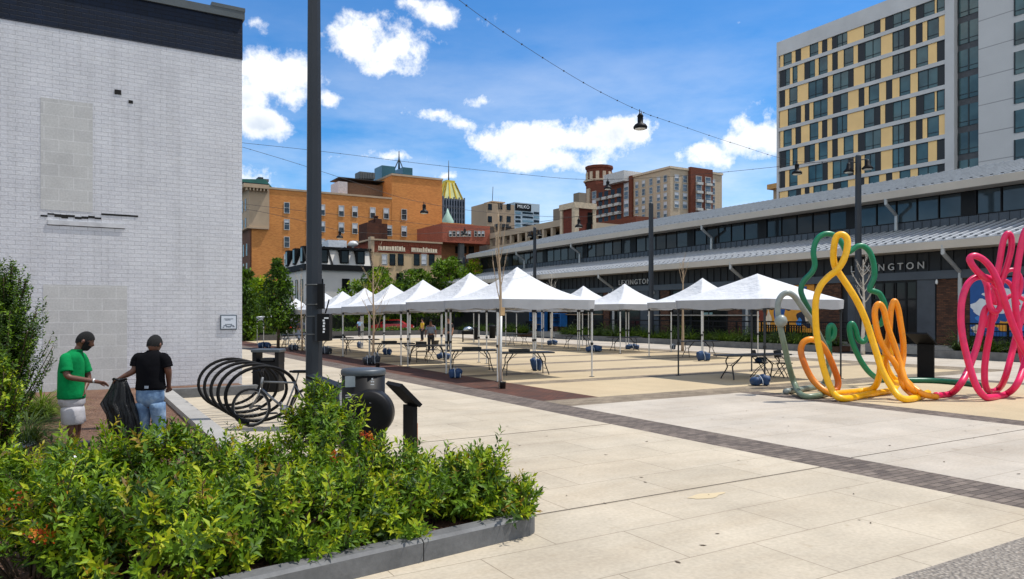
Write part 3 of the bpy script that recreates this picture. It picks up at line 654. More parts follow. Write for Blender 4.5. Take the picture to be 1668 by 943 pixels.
for px, p0, p1 in ((563, 455, 474), (520, 455, 474)):
    a = onY(px-5, p0, MY); b = onY(px+5, p1, MY); win_y(ms, a.x, b.x, b.z, a.z, MY, 0, blkp, dkg)
for y in (MY+1.6, MY+4.2, MY+6.8, MY+9.4): win_x(ms, y, y+.9, 3.6, 6.6, mx0, 0, blkp, dkg, bar=False, fw=.05); win_x(ms, y, y+.9, .6, 2.6, mx0, 0, blkp, dkg, bar=False, fw=.05)
m = MB(); a = onY(575, 396, MY+4); m.lathe((a.x, MY+4, ztop), [(.15, 0), (.15, .5), (.6, .6), (.75, .9), (.4, 1.25), (.1, 1.3)], 14); m.build('roof_vent', plain('white vent', srgb((206,206,206)), .5), ms)
a = onY(535, 392, MY+5); MB().box((a.x, MY+5, ztop), (a.x+2.6, MY+8, ztop+1.4)).build('stair_head', plain('pale bulkhead', srgb((200,204,210)), .7), ms)
# tan row house with red brick parapet
tx0, tx1 = mx1+.12, onY(719, 430, MY+1).x; TY = MY+1
tanb = plain('tan stucco', srgb((196,168,130)), .85, var=.1, vs=.5, bs=.1); redb = brick('red parapet brick', srgb((150,70,48)), srgb((128,56,40)), srgb((120,84,66)), .4, .14, .02, .9, .3, .25, stain=.5)
tr = thing('row_house', 'tan stucco row building with a red brick parapet and pale ornament band', 'house', ((tx0+tx1)/2, TY, 0))
zp = onY(660, 413, TY).z; zq = onY(640, 393, TY).z
MB().box((tx0, TY, 0), (tx1, TY+14, zp)).build('wall', tanb, tr); MB().box((tx0+.5, TY-.05, zp), (tx1-.02, TY+14, zq)).build('parapet', redb, tr)
MB().box((tx0-.05, TY-.2, zq), (tx1+.1, TY+14, zq+.22)).build('coping', stone, tr); MB().box((tx0, TY-.1, zp), (tx0+.5, TY+1, zq+.5)).build('pier', stone, tr)
m = MB(); 
for pa, pb in ((616, 660), (670, 712)):
    xa, xb = onY(pa, 408, TY).x, onY(pb, 408, TY).x; x = xa
    while x < xb: ww = random.choice((.16, .22, .3)); m.box((x, TY-.12, zp+.38), (x+ww, TY-.051, zp+.38+random.choice((.45, .55, .5, .62)))); x += ww+.1
    m.box((xa, TY-.11, zp+.28), (xb, TY-.052, zp+.36))
m.build('ornament', plain('cream terracotta', srgb((222,206,180)), .8), tr)
m = MB(); x = tx0+.8
while x < tx1-.4: m.box((x, TY-.14, zq-.55), (x+.14, TY-.053, zq-.12)); x += .34
m.build('brick_dentil', redb, tr)
for i, px in enumerate((626, 639, 652.5, 678.5, 690.5, 703)):
    a = onY(px-4, 413.5, TY); b = onY(px+4, 432, TY); win_y(tr, a.x, b.x, b.z, a.z-.05, TY, .92 if i in (0, 4) else 0, wframe if i in (0, 4) else blkp, dkg, fw=.06)
a = onY(646.5, 446, TY); b = onY(656, 462, TY); win_y(tr, a.x, b.x, b.z, a.z, TY, 0, blkp, dkg)
a = onY(624, 432.5, TY); b = onY(634, 441, TY); MB().box((a.x-.7, TY-.3, b.z+.45), (b.x+.3, TY-.01, a.z-.3)).build('ledge', tanb, tr)
# brown chimney stack building behind it
cy = 112.0; cs = thing('chimney_stack', 'dark brown brick stair tower with chimneys rising behind the tan row building', 'chimney', onY(614, 400, cy).xy.to_3d())
db2 = brick('sooty brown brick', srgb((92,54,40)), srgb((72,44,36)), srgb((70,50,42)), .4, .14, .02, .9, .2, .3, stain=.5)
for k, (p0, p1) in enumerate((((598, 362), (618, 400)), ((612, 356), (622, 400)), ((622, 364), (631, 400)))):
    a = onY(p0[0], p0[1], cy+k*.6); b = onY(p1[0], p1[1], cy+k*.6); MB().box((a.x, cy+k*.6, 0), (b.x, cy+4, a.z)).build('stack', db2, cs)
a = onY(616.5, 356.5, cy); MB().lathe((a.x, cy+1.2, a.z-.4), [(.35, 0), (.35, .8), (.45, .85), (.45, 1.0)], 10).build('chimney_pot', db2, cs)
# brick bridge-like low block
RY_ = 125.0; rx0, rx1 = onY(721, 380, RY_).x, onY(798, 380, RY_).x; za, zb = onY(760, 366, RY_).z, onY(760, 396, RY_).z
rbk = brick('salmon brick', srgb((176,92,70)), srgb((152,76,58)), srgb((150,104,86)), .4, .14, .02, .9, .2, .15, stain=.3)
rh = thing('brick_annex', 'low salmon brick block with a band of windows overhanging a darker ground floor', 'building', ((rx0+rx1)/2, RY_, 0))
MB().box((rx0, RY_, zb), (rx1, RY_+12, za)).build('upper_wall', rbk, rh); MB().box((rx0+.1, RY_+2.5, 0), (rx1-1, RY_+12, zb)).build('lower_wall', brick('umber brick', srgb((150,96,58)), srgb((128,80,50)), srgb((120,90,70)), .4, .14, .02, .9, .2, .2), rh)
for pa in (731.5, 737.5, 744, 750.5, 756.5, 762.5, 772.5, 778.5, 784.5):
    a = onY(pa, 376.5, RY_); b = onY(pa+4, 385, RY_); win_y(rh, a.x, b.x, b.z, a.z, RY_, random.choice((0, .5)), wframe, glassy('annex glass', (.05, .08, .09), .1) if pa == 731.5 else wglass, fw=.07)
for pa in (742, 752, 764): a = onY(pa, 402, RY_+2.5); b = onY(pa+7, 412, RY_+2.5); win_y(rh, a.x, b.x, b.z, a.z, RY_+2.5, 0, blkp, dkg)
rb(MB(), (721, 362), (771, 368), RY_+14, 6).build('rear_block', obrk, rh)
MB().box((onY(754, 400, RY_).x-.5, RY_+.4, 0), (onY(754, 400, RY_).x+.5, RY_+1.2, zb)).build('column', steel, rh)
# distant towers
gold = plain('gold leaf roof', srgb((214,180,60)), .35, .6, .1); verd = plain('green copper roof', srgb((176,176,116)), .6, 0, .15, .3); gst = plain('grey tower stone', srgb((94,98,108)), .85, var=.2, vs=.2)
TYd = 420.0; tw = thing('spired_tower', 'distant grey stone tower with a gold and green pyramid roof and thin spire', 'tower', onY(739, 400, TYd).xy.to_3d())
x0, x1 = onY(722, 350, TYd).x, onY(756, 350, TYd).x; zs = onY(739, 324, TYd).z; zr = onY(739, 296, TYd).z; xc = (x0+x1)/2; hw = (x1-x0)/2
m = MB().box((x0, TYd, 0), (x1, TYd+2*hw, zs)); 
for i in range(9):
    x = x0+hw*2*i/8; m.box((x-.35, TYd-.7, 0), (x+.35, TYd, zs+(1.2 if i % 2 == 0 else .2))); m.box((x0-.7, TYd+2*hw*i/8-.35, 0), (x0, TYd+2*hw*i/8+.35, zs+(1.2 if i % 2 == 0 else .2)))
m.build('shaft', gst, tw)
m = MB()
for i in range(8):
    x = x0+hw*2*(i+.5)/8; 
    for k in range(6): m.box((x-.45, TYd-.2, zs-2.5-k*4-1.6), (x+.45, TYd-.01, zs-2.5-k*4+1.2)); m.box((x0-.2, TYd+2*hw*(i+.5)/8-.45, zs-4.1-k*4), (x0-.01, TYd+2*hw*(i+.5)/8+.45, zs-1.3-k*4))
m.build('window_band', dkg, tw)
h2 = hw*.42; rc = TYd+hw; bw = hw*.92
V = [(xc-bw, rc-bw, zs), (xc+bw, rc-bw, zs), (xc+bw, rc+bw, zs), (xc-bw, rc+bw, zs), (xc-h2, rc-h2, zr), (xc+h2, rc-h2, zr), (xc+h2, rc+h2, zr), (xc-h2, rc+h2, zr)]
MB().add(V, [(0,1,5,4),(1,2,6,5),(2,3,7,6),(3,0,4,7),(4,5,6,7)]).build('roof', verd, tw)
m = MB()
for f in (0, .33, .67, 1):
    for s in range(4):
        A = Vector(V[s]).lerp(Vector(V[(s+1) % 4]), f); B = Vector(V[4+s]).lerp(Vector(V[4+(s+1) % 4]), f); m.bar(A, B, .9, .9)
m.box((xc-h2, rc-h2, zr), (xc+h2, rc+h2, zr+1.6)); m.build('roof_rib', gold, tw)
zsp = onY(739, 258, TYd).z; MB().tube([(xc, rc, zr), (xc, rc, zsp)], [.5, .15], 6).build('spire', steeld, tw)
x = onY(727, 352, TYd).x; MB().lathe((x-2, TYd-6, onY(727, 362, TYd).z-8), [(4, 0), (4, 8), (1.2, 13), (.1, 16)], 8).build('turret_roof', plain('pale copper', srgb((150,178,160)), .6), tw)
TB = 330.0; tg = glassy('teal curtain glass', (.03, .085, .095), .12, .3, .05)
tb = thing('glass_tower', 'pair of dark teal glass tower tops with a mast between them', 'tower', onY(647, 400, TB).xy.to_3d())
rb(MB(), (622, 269), (644, 520), TB, 10).build('shaft', tg, tb); rb(MB(), (656, 272), (672, 520), TB+2, 10).build('shaft', tg, tb); rb(MB(), (643, 282), (657, 520), TB+5, 3).build('core', steeld, tb)
m = MB(); a = onY(650, 275, TB+3); b = onY(650, 246, TB+3); m.tube([a, b], [.5, .2], 6)
for dx in (-3, 3): m.tube([a+Vector((dx, 0, -2)), a+Vector((0, 0, 5))], .25, 5)
m.build('mast', steeld, tb)
GB = 260.0; gb = thing('green_roofed_block', 'distant block with a green copper mansard roof beside the white brick wall', 'building', onY(415, 400, GB).xy.to_3d())
rb(MB(), (370, 306), (446, 520), GB, 20).build('wall', plain('grey stone far', srgb((110,112,116)), .9), gb)
grn = plain('dark green copper', srgb((34,96,84)), .55, 0, .2, .3)
a, b, c, d = onY(365, 308, GB), onY(446, 308, GB), onY(432, 292, GB), onY(372, 291, GB); MB().extr([a, b, c, d], (0, 20, 0)).build('roof', grn, gb)
rb(MB(), (365, 297.5), (437, 300), GB-.3, .3).build('window_strip', dkg, gb); rb(MB(), (421, 288), (429, 293), GB+3, 4).build('lift_housing', steeld, gb); rb(MB(), (429, 291), (438, 296), GB+3, 4).build('lift_housing', steel, gb)
# tan block and glass tower with a sign
TT = 230.0; gar0 = plain('dark brown concrete', srgb((84,70,58)), .9); tt = thing('tan_block', 'small tan block with square dark windows in front of the glass tower', 'building', onY(815, 400, TT).xy.to_3d())
rb(MB(), (793, 330), (838, 520), TT, 12).build('wall', plain('warm tan concrete', srgb((164,142,118)), .85, var=.1, vs=.1), tt); rb(MB(), (801, 327), (823, 331), TT+2, 6).build('parapet', stone, tt)
for cx_, cyy in ((798, 337), (815, 336), (828.5, 337), (798, 357), (815.5, 356), (828.5, 357)):
    a = onY(cx_-3, cyy-5, TT); b = onY(cx_+3, cyy+5, TT); win_y(tt, a.x, b.x, b.z, a.z, TT, 0, dark, dkg, bar=False, fw=.05)
MB().tube([onY(802, 328, TT+3), onY(803, 304, TT+3)], .12, 5).build('mast', steeld, tt)
rb(MB(), (793, 368), (838, 520), TT-24, 12).build('podium', gar0, tt)  # dark brown base of the tan block
m = MB(); rb(m, (812, 364), (829, 369), TT-20, 3); rb(m, (808, 367), (833, 371), TT-24.3, 1); m.build('roof_tank', steeld, tt)
GT = 300.0; gt = thing('glass_block', 'pale glass office block with a black rooftop sign in white letters', 'building', onY(858, 400, GT).xy.to_3d())
gl2 = glassy('pale blue glass', (.16, .25, .3), .15, .25, .06)
rb(MB(), (838, 329), (879, 520), GT, 20).build('wall', plain('pale cladding', srgb((170,182,190)), .5), gt)
for i in range(4):
    for j, (pa, pb) in enumerate(((839.5, 848), (851, 868), (869.5, 878))):
        a = onY(pa, 345+i*6.6, GT); b = onY(pb, 349.4+i*6.6, GT); MB().box((a.x, GT-.15, b.z), (b.x, GT-.02, a.z)).build('window', dkg if (i+j) % 3 else gl2, gt)
a = onY(839, 331, GT); b = onY(864.5, 344.5, GT); MB().box((a.x, GT-.4, b.z), (b.x, GT-.02, a.z)).build('sign_board', blkp, gt)
textmesh('sign_lettering', 'MILKO', 2.3, white, gt, ((a.x+b.x)/2, GT-.45, (a.z+b.z)/2-.5), (R_(90), 0, 0), ORG[gt.name], .05, 1.02)
# parking garage
GX = 70.0; gar = plain('buff garage concrete', srgb((176,160,138)), .85, var=.1, vs=.15)
gk = thing('parking_garage', 'buff concrete parking garage with dark open bays behind the market roof', 'garage', (GX, 100, 0))
ya, yb = onX(914, 400, GX).y, onX(797, 400, GX).y
z1 = onX(915, 357.5, GX).z
MB().box((GX, ya, 0), (GX+30, yb, z1-2.6)).build('wall', gar, gk)
m = MB().box((GX-.1, ya, z1-1.05), (GX+30, yb, z1))
for i in range(10):
    y = ya+(yb-ya)*i/9; m.box((GX-.05, y-.3, z1-2.6), (GX+.6, y+.3, z1-1.055))
m.build('deck', gar, gk); MB().box((GX+5, ya+.2, z1-2.6), (GX+5.3, yb-.2, z1-1.06)).build('inner_wall', plain('near-black concrete', srgb((30,28,26)), .9), gk)  # near-black inner wall behind the open bays
sb = brick('red stair brick', srgb((124,58,44)), srgb((104,48,38)), srgb((100,64,54)), .4, .14, .02, .9, .2, .15)
st_ = thing('stair_tower', 'red brick stair tower framed in cream concrete at the end of the garage', 'stair tower', onX(944, 400, GX-3).xy.to_3d())
ya2, ya3, yb2 = onX(970, 400, GX-3).y, onX(937, 400, GX-3).y, onX(914, 400, GX-3).y; zt3 = onX(940, 338, GX-3).z
crm = plain('cream concrete frame', srgb((198,180,154)), .8)
xr_ = onY(969, 400, ya3).x
MB().box((GX-3, ya3, 0), (xr_, yb2, zt3)).build('wall', sb, st_)
m = MB().box((GX-3.3, ya3-.3, 0), (GX-2.5, ya3+.5, zt3)); m.box((GX-3.25, yb2-.6, 0), (GX-3.003, yb2, zt3)); m.box((xr_-.55, ya3-.25, 0), (xr_+.05, ya3-.003, zt3))
m.box((GX-3.35, ya3-.35, zt3), (xr_+.1, yb2+.1, zt3+.9)); m.build('frame', crm, st_)
a = onY(961, 346, ya3); win_y(st_, a.x-.4, a.x+.4, zt3-2.2, zt3-.6, ya3, 0, blkp, dkg); a = onY(959, 374, ya3); win_y(st_, a.x-.35, a.x+.35, a.z-.9, a.z+.9, ya3, 0, blkp, dkg)
# brown and tan apartment block with a turret
AX = 118.0; brn = brick('chestnut brick', srgb((124,66,46)), srgb((104,54,40)), srgb((100,70,56)), .5, .16, .02, .9, .2, .15, stain=.15); tnb = brick('buff brick', srgb((196,176,150)), srgb((184,164,138)), srgb((184,166,142)), .5, .16, .02, .9, .15, .1, stain=.12)
ap = thing('apartment_block', 'tall apartment block of chestnut and buff brick with rows of balconies and a round turret', 'apartments', (AX, 110, 0))
def ax(px): return onX(px, 350, AX).y
yc = ax(1092); y_br = ax(1032); y_l = ax(962)
ztn = onX(1092, 274, AX).z; zbr = onX(1032, 286, AX).z
xe = onY(1176, 350, yc).x; MB().box((AX, yc, 0), (xe, y_br, ztn)).build('buff_wing', tnb, ap); MB().box((AX-.6, y_br, 0), (xe, y_l, zbr)).build('chestnut_wing', brn, ap)
# right end turns the corner (faces -Y)
def ay(px): return onY(px, 350, yc).x
xe, x1_, x2_ = ay(1176), ay(1121), ay(1157)
MB().box((x1_, yc-.8, 0), (x2_, yc-.003, ztn+.8)).build('chestnut_bay', brn, ap)
m = MB().box((AX-.3, yc-.25, ztn), (xe+.2, y_br, ztn+.5)); m.build('coping', crm, ap)
wpane = glassy('apartment glass', (.10, .12, .14), .15, .5, .5); nwin = 0
for r in range(5):
    for i, px in enumerate((1037.5, 1048.5, 1060.5, 1073, 1084)):
        y = ax(px); z = onX(1073, 293.5+r*14.2, AX).z; win_x(ap, y-.5, y+.5, z-.72, z+.72, AX, random.choice((0, .4, .5)), wframe, wpane, fw=.12)
for r in range(4):
    zc = onY(1110, 291+r*14.2, yc).z
    for px in (1102, 1115.5, 1161):
        x = ay(px); win_y(ap, x-.62, x+.62, zc-.75, zc+.75, yc, random.choice((0, .4, .5)), wframe, wpane, fw=.12)
    for px in (1134, 1149):
        x = ay(px); f = win_y(ap, x-.85, x+.85, zc-.9, zc+.85, yc-.8, .0, wframe, wpane, fw=.12); MB().box((x-.95, yc-1.4, zc-1.15), (x+.95, yc-.81, zc-.55)).build('balcony', wframe, ap)
    for px in (981, 990.5, 1001, 1011.5):
        y = ax(px); z = onX(1001, 316+r*14, AX).z; MB().box((AX-.62, y-.8, z-1.0), (AX-.58, y+.8, z+1.1)).build('window', dkg, ap)
        MB().box((AX-1.5, y-.85, z-1.15), (AX-.62, y+.85, z-.45)).build('balcony', plain('balcony rail', srgb((150,140,128)), .6) if r == 0 and px == 981 else wframe, ap)
    for px in (971, 1023.5):
        y = ax(px); z = onX(px, (318 if px < 1000 else 305)+r*13.6, AX).z; win_x(ap, y-.8, y+.8, z-.9, z+.9, AX-.6, random.choice((0, .5)), wframe, wpane, fw=.12)
# left wing and turret
AY2 = ax(962); zl = onX(950, 300, AX+2).z
y0_, y1_ = ax(961), ax(946)
MB().box((AX+2, y0_, 0), (AX+20, y1_, zl)).build('chestnut_wing', brn, ap); MB().box((AX-1, ax(965), 0), (AX+2, ax(960), onX(962, 308, AX).z)).build('buff_strip', tnb, ap)
ct = onX(976, 320, AX+8); rr = 22/FPX*(Vector((ct.x, ct.y, 0)).dot(Vector((SN, CS, 0)))); zt1 = onX(976, 272, AX+8).z; zt0 = onX(976, 302, AX+8).z
MB().lathe((ct.x, ct.y, 0), [(rr*.98, 0), (rr*.98, zt0), (rr*1.05, zt0), (rr*1.05, zt0+.8), (rr*.95, zt0+.8), (rr*.95, zt1-1), (rr*1.04, zt1-.6), (rr*1.04, zt1)], 12, smooth=False).build('turret', brn, ap)
m = MB()
for i in range(12):
    a = (i+.5)/12*6.283; c = Vector((ct.x+math.cos(a)*rr*.95, ct.y+math.sin(a)*rr*.95, 0)); M3 = rotz(a)
    m.obox(c+Vector((0, 0, zt0+2.2)), (.3, .9, 2.4), M3); m.obox(c+Vector((0, 0, zt0+1.0)), (1.2, 2.6, .5), M3)
m.build('arcade', crm, ap)
rb(MB(), (1016, 277), (1066, 300), yc+14, 8).build('penthouse', plain('pale penthouse', srgb((190,190,188)), .8), ap)
fg = thing('grey_slab_block', 'plain grey brown slab building behind the garage stair tower', 'building', onX(920, 400, 140).xy.to_3d())
gsl = plain('grey brown concrete', srgb((128,116,100)), .9, var=.1, vs=.1)
MB().box((140, onX(936, 400, 140).y, 0), (160, onX(901, 400, 140).y, onX(915, 338, 140).z)).build('wall', gsl, fg); MB().box((139, onX(943, 400, 139).y, 0), (150, onX(934, 400, 139).y, onX(940, 314, 139).z)).build('lift_tower', gsl, fg)
bb = thing('brick_podium', 'low red brick podium between the market roof and the apartment block', 'building', onX(1005, 400, AX-12).xy.to_3d())
MB().box((AX-12, onX(1036, 400, AX-12).y, 0), (AX-2, onX(972, 400, AX-12).y, onX(1000, 358, AX-12).z)).build('wall', brn, bb)
# hotel tower with yellow panels
HX = 94.0
hc = plain('grey precast concrete', srgb((200,198,196)), .8, var=.1, vs=.25, bs=.05); yl = plain('yellow ochre panel', srgb((250,206,138)), .6, var=.06, vs=.5); bkp = plain('black infill panel', srgb((22,25,29)), .5)
hg = glassy('hotel teal glass', (.05, .105, .11), .07, .45, .22); hfr = plain('dark hotel frame', srgb((30,38,42)), .5)
ht = thing('apartment_tower', 'grey concrete apartment tower with a patchwork of yellow panels and teal windows', 'tower', (HX, 60, 0))
def hy(zx): return onX(1240+zx/2.773, 300, HX).y
yL, yR = hy(76), hy(880); ztp = 44.2
MB().box((HX, yR, 0), (HX+22, yL, ztp-2.2)).build('core_wall', hc, ht)
y9 = hy(85); y8 = hy(838)
m = MB().box((HX-.35, yR, ztp-2.2), (HX+22, yL, ztp)); m.box((HX-.35, y9, 0), (HX, yL, ztp-2.2)); m.box((HX-.45, yR, 0), (HX, y8, ztp-2.2))
z0s = [41.45-3.11*i for i in range(10)]
for z in z0s: m.box((HX-.35, y8, z-1.3-.52), (HX, y9, z-1.3))
m.box((HX-.35, y8, 0), (HX, y9, z0s[-1]-1.85)); m.build('concrete_grid', hc, ht)
rowsP = ["y90 w104 y142 k158 y184 w222 y262 k278 y303 K323 w345 y393 w467 k515 y543 K563 w597 y676 K702 w735 y788 w796 e832",
 "K88 w112 y134 w145 y168 K198 w220 y247 w263 y304 k324 y350 w376 y421 K440 w470 y545 w596 k650 y676 k702 y733 w753 y807 e833",
 "k88 y112 w130 y168 w216 k282 y305 w326 k398 y422 w470 k520 y545 w596 k650 y677 w703 y758 k797 e832",
 "y88 w124 k163 y184 k200 y222 w239 y304 K327 w360 y396 k443 y470 w489 y537 k567 y596 w628 y678 w711 k802 e833"]
mid = []; ym = MB(); 
for r, z in enumerate(z0s[:9]):
    toks = rowsP[r % 4].split(); za_, zb_ = z-1.3, z+1.29
    for a, b in zip(toks, toks[1:]):
        ya_, yb_ = hy(float(a[1:])), hy(float(b[1:])); k = a[0]
        if k == 'y': MB().box((HX-.2, yb_, za_), (HX, ya_, zb_)).build('yellow_panel', yl, ht)
        elif k in 'kK': MB().box((HX-.16, yb_, za_), (HX, ya_, zb_)).build('infill_panel', bkp, ht)
        else:
            q = MB().box((HX-.1, yb_+.07, za_+.07), (HX-.02, ya_-.07, zb_-.07)); q.mat(1)
            q.box((HX-.18, yb_, za_), (HX-.02, yb_+.069, zb_)); q.box((HX-.18, ya_-.069, za_), (HX-.02, ya_, zb_)); q.box((HX-.17, yb_+.07, za_), (HX-.02, ya_-.07, za_+.07)); q.box((HX-.17, yb_+.07, zb_-.07), (HX-.02, ya_-.07, zb_))
            q.box((HX-.16, yb_+.07, za_+.5), (HX-.101, ya_-.07, za_+.56))
            if ya_-yb_ > 1.6: yy = (ya_+yb_)/2; q.box((HX-.16, yy-.04, za_+.07), (HX-.101, yy+.04, zb_-.07))
            q.build('window', [hg, hfr], ht)
# glazed slot and plain right wing
def slot(zxa, zxb, X, z, n=2):
    ya_, yb_ = hy(zxa), hy(zxb); q = MB().box((X-.08, yb_, z-1.35), (X-.02, ya_, z+1.25)); q.mat(1)
    for i in range(n+1): yy = yb_+(ya_-yb_)*i/n; q.box((X-.14, yy-.07, z-1.35), (X-.081, yy+.07, z+1.25))
    q.box((X-.13, yb_, z-.85), (X-.082, ya_, z-.78)); q.build('window', [hg, hfr], ht)
y7 = hy(985)
MB().box((HX-.02+.4, y7, 0), (HX+.6, yR, 60)).build('dark_spandrel', plain('spandrel grey', srgb((70,72,76)), .6), ht)
for i in range(-2, 8): slot(886, 978, HX+.38, 39.0-3.4*i-2.2, 2)
wl = brick('grey wing cladding', srgb((206,204,202)), srgb((202,200,198)), srgb((160,158,158)), 60, 3.4, .06, .8, .1, .08, stain=.15)
MB().box((HX-.2, yR-60, 0), (HX+22, y7, 62)).build('right_wing', wl, ht); MB().box((HX+.6, y7, ztp-2.3), (HX+22, yR, 62)).build('right_wing', wl, ht)
for i in range(-2, 8): slot(1150, 1320, HX-.2, 40.2-3.4*i-2.2, 3)
cn = thing('stone_cornice_block', 'sliver of an old stone cornice beside the yellow panelled tower', 'building', onX(1262, 320, 110).xy.to_3d())
a = onX(1264, 308, 110); MB().box((110, a.y-6, 0), (118, a.y+.6, a.z)).build('wall', stone, cn); MB().box((109, a.y-6, a.z), (119, a.y+1.2, a.z+.9)).build('cornice', plain('amber stone', srgb((196,150,92)), .8), cn); MB().box((110.5, a.y-6, a.z+.9), (117, a.y-.4, a.z+2)).build('parapet', steeld, cn)
# ---------- canopies
tfab, n_, b_ = nmat('white canopy fabric'); vv = coords(n_, 'Object'); ff = noise(n_, vv, 2.2, 4)
n_.links.new(ramp(n_, ff, [(.3, (.57, .58, .60)), (.7, (.65, .66, .68))]), b_.inputs['Base Color']); b_.inputs['Roughness'].default_value = .75
bump(n_, b_, noise(n_, coords(n_, 'Object', (1, 1, 2.5)), 3.2, 4), .6, .1)
t_ = n_.nodes.new('ShaderNodeBsdfTranslucent'); t_.inputs['Color'].default_value = (.75, .78, .82, 1); mx_ = n_.nodes.new('ShaderNodeMixShader'); mx_.inputs[0].default_value = .07
n_.links.new(b_.outputs[0], mx_.inputs[1]); n_.links.new(t_.outputs[0], mx_.inputs[2]); n_.links.new(mx_.outputs[0], n_.nodes['Material Output'].inputs['Surface'])
vfab = plain('shade-greyed valance cloth', (.34, .35, .37), .8, var=.06, vs=3, bs=.4, bsc=4)  # white cloth coloured grey, so the valance's shade sits in its colour
alu = plain('white tent leg', srgb((200,200,198)), .4, .3, .06); dleg = plain('dark tent leg', srgb((58,62,66)), .4, .5, .1); joint_b = plain('black plastic joint', srgb((24,24,26)), .5)
def canopy(name, label, legm, W=3.6, ze=2.46, zb=2.19, zp=3.5, conc=.55, group=None):
    t = thing(name, label, 'canopy', (0,0,0), group, local=True); h = W/2; n = 14
    m = MB(); N = 12
    # curved four-sided roof: hips sag in towards the peak
    def prof(u): return ze+(zp-ze)*((1-conc)*u+conc*u**2.2)
    ring = []
    def edge(i, s):   # point on the square outline, slack valance
        c = [(-h,-h), (h,-h), (h,h), (-h,h)]; a, b = c[i], c[(i+1) % 4]; return Vector((a[0]+(b[0]-a[0])*s, a[1]+(b[1]-a[1])*s, 0))
    per = [edge(i, j/N) for i in range(4) for j in range(N)]; q = len(per); V = []; K = 12
    for k in range(K+1):
        u = k/K
        for j, p in enumerate(per):
            s = (j % N)/N; sag = .16*math.sin(math.pi*s)*math.sin(math.pi*min(1, u*1.05+.05))
            V.append((p.x*(1-u)*(1) , p.y*(1-u), prof(u)-sag*.6))
    V = V[:K*q]+[(0, 0, zp)]
    F = [(k*q+j, k*q+(j+1) % q, (k+1)*q+(j+1) % q, (k+1)*q+j) for k in range(K-1) for j in range(q)]+[((K-1)*q+j, (K-1)*q+(j+1) % q, K*q) for j in range(q)]
    m.add(V, F, True); m.build('canopy_top', tfab, t)
    m = MB(); V = []
    for lvl in range(4):
        f = lvl/3
        for j, p in enumerate(per):
            s = (j % N)/N; o = 1+.012*math.sin(s*25+j)*f; V.append((p.x*o*1.004, p.y*o*1.004, ze-(ze-zb)*f-.03*math.sin(math.pi*s)*f+.025*math.sin(s*12.5)*f))
    m.add(V, [(k*q+j, k*q+(j+1) % q, (k+1)*q+(j+1) % q, (k+1)*q+j) for k in range(3) for j in range(q)], True); m.build('valance', vfab, t)
    for sx in (-1, 1):
        for sy in (-1, 1):
            x, y = sx*(h-.06), sy*(h-.06); l = MB().box((x-.024, y-.024, 1.05), (x+.024, y+.024, ze-.03)); l.box((x-.018, y-.018, .015), (x+.018, y+.018, 1.05)); l.mat(1).box((x-.06, y-.06, 0), (x+.06, y+.06, .015)); l.box((x-.034, y-.034, 1.02), (x+.034, y+.034, 1.1)); l.box((x-.04, y-.04, zb-.12), (x+.04, y+.04, zb-.02))
            l.build('leg', [legm, joint_b], t)
    m = MB()
    for i in range(4):
        P = [Vector(v) for v in ((-h+.06, -h+.06, 0), (h-.06, -h+.06, 0), (h-.06, h-.06, 0), (-h+.06, h-.06, 0))]; a, b = P[i], P[(i+1) % 4]
        for s0, s1 in ((0, .25), (.25, .5), (.5, .75), (.75, 1)):
            p, r_ = a.lerp(b, s0), a.lerp(b, s1); m.bar(p+Vector((0, 0, ze-.06)), r_+Vector((0, 0, zb-.02)), .02, .03); m.bar(p+Vector((0, 0, zb-.02)), r_+Vector((0, 0, ze-.06)), .02, .03)
    m.tube([(0, 0, zp-.5), (0, 0, zp-.03)], .02, 6); m.build('truss', legm, t)
    return t
TG = 'white canopies standing in the left row'; RG = 'white canopies standing in front of the market hall'
c0 = canopy('pop_up_canopy', 'large white canopy in the middle of the square, directly behind the staked bare tree', alu, zp=3.56, group=TG)
c0.location = (12.5, 20.5, 0)
for x, y, s, sz, l in ((12.7, 24.2, 1, 1.0, 'white canopy just left of the large middle one, second in the left row'),
    (12.7, 28.5, 1, .975, 'third white canopy of the left row counted from the large middle one'),
    (12.7, 32.1, .99, .96, 'fourth white canopy of the left row counted from the large middle one'),
    (12.7, 35.7, .98, .94, 'fifth white canopy of the left row, behind the forked bare tree'),
    (12.7, 39.3, .98, .92, 'sixth white canopy of the left row, nearest the right edge of the near dark pole'),
    (12.9, 43.2, .98, .92, 'white canopy half hidden behind the near dark pole'),
    (16.1, 62.3, 1, .94, 'far white canopy seen between the dark cone tree and the near pole')):
    dup(c0, (x, y, 0), random.uniform(-.035, .035), l, (s, s, sz))
small = canopy('pop_up_canopy', 'small low white canopy beside the dark cone tree next to the white brick wall', alu, 2.05, 1.83, 1.62, 2.1, .4); small.location = (11.45, 49.5, 0)
cr = canopy('pop_up_canopy', 'white canopy on dark legs nearest the tube sculpture', dleg, 3.6, 2.45, 2.18, 3.3, .12, RG); cr.location = (18.7, 15.95, 0)
for x, y, sz, l in ((25.2, 24.7, 1.04, 'white canopy just left of the dark legged one near the sculpture'), (25.6, 30.8, 1.03, 'white canopy in front of the lamp post and the lettered sign on the market'), (25.5, 34.4, 1.03, 'white canopy partly hidden behind the right corner of the large middle canopy'),
    (25.5, 38.6, 1.0, 'white canopy hidden behind the large middle canopy with only legs showing'), (25.5, 43.0, 1.0, 'farthest white canopy in front of the market, behind the large middle one')):
    dup(c0, (x, y, 0), random.uniform(-.03, .03), l, (1, 1, sz), RG)
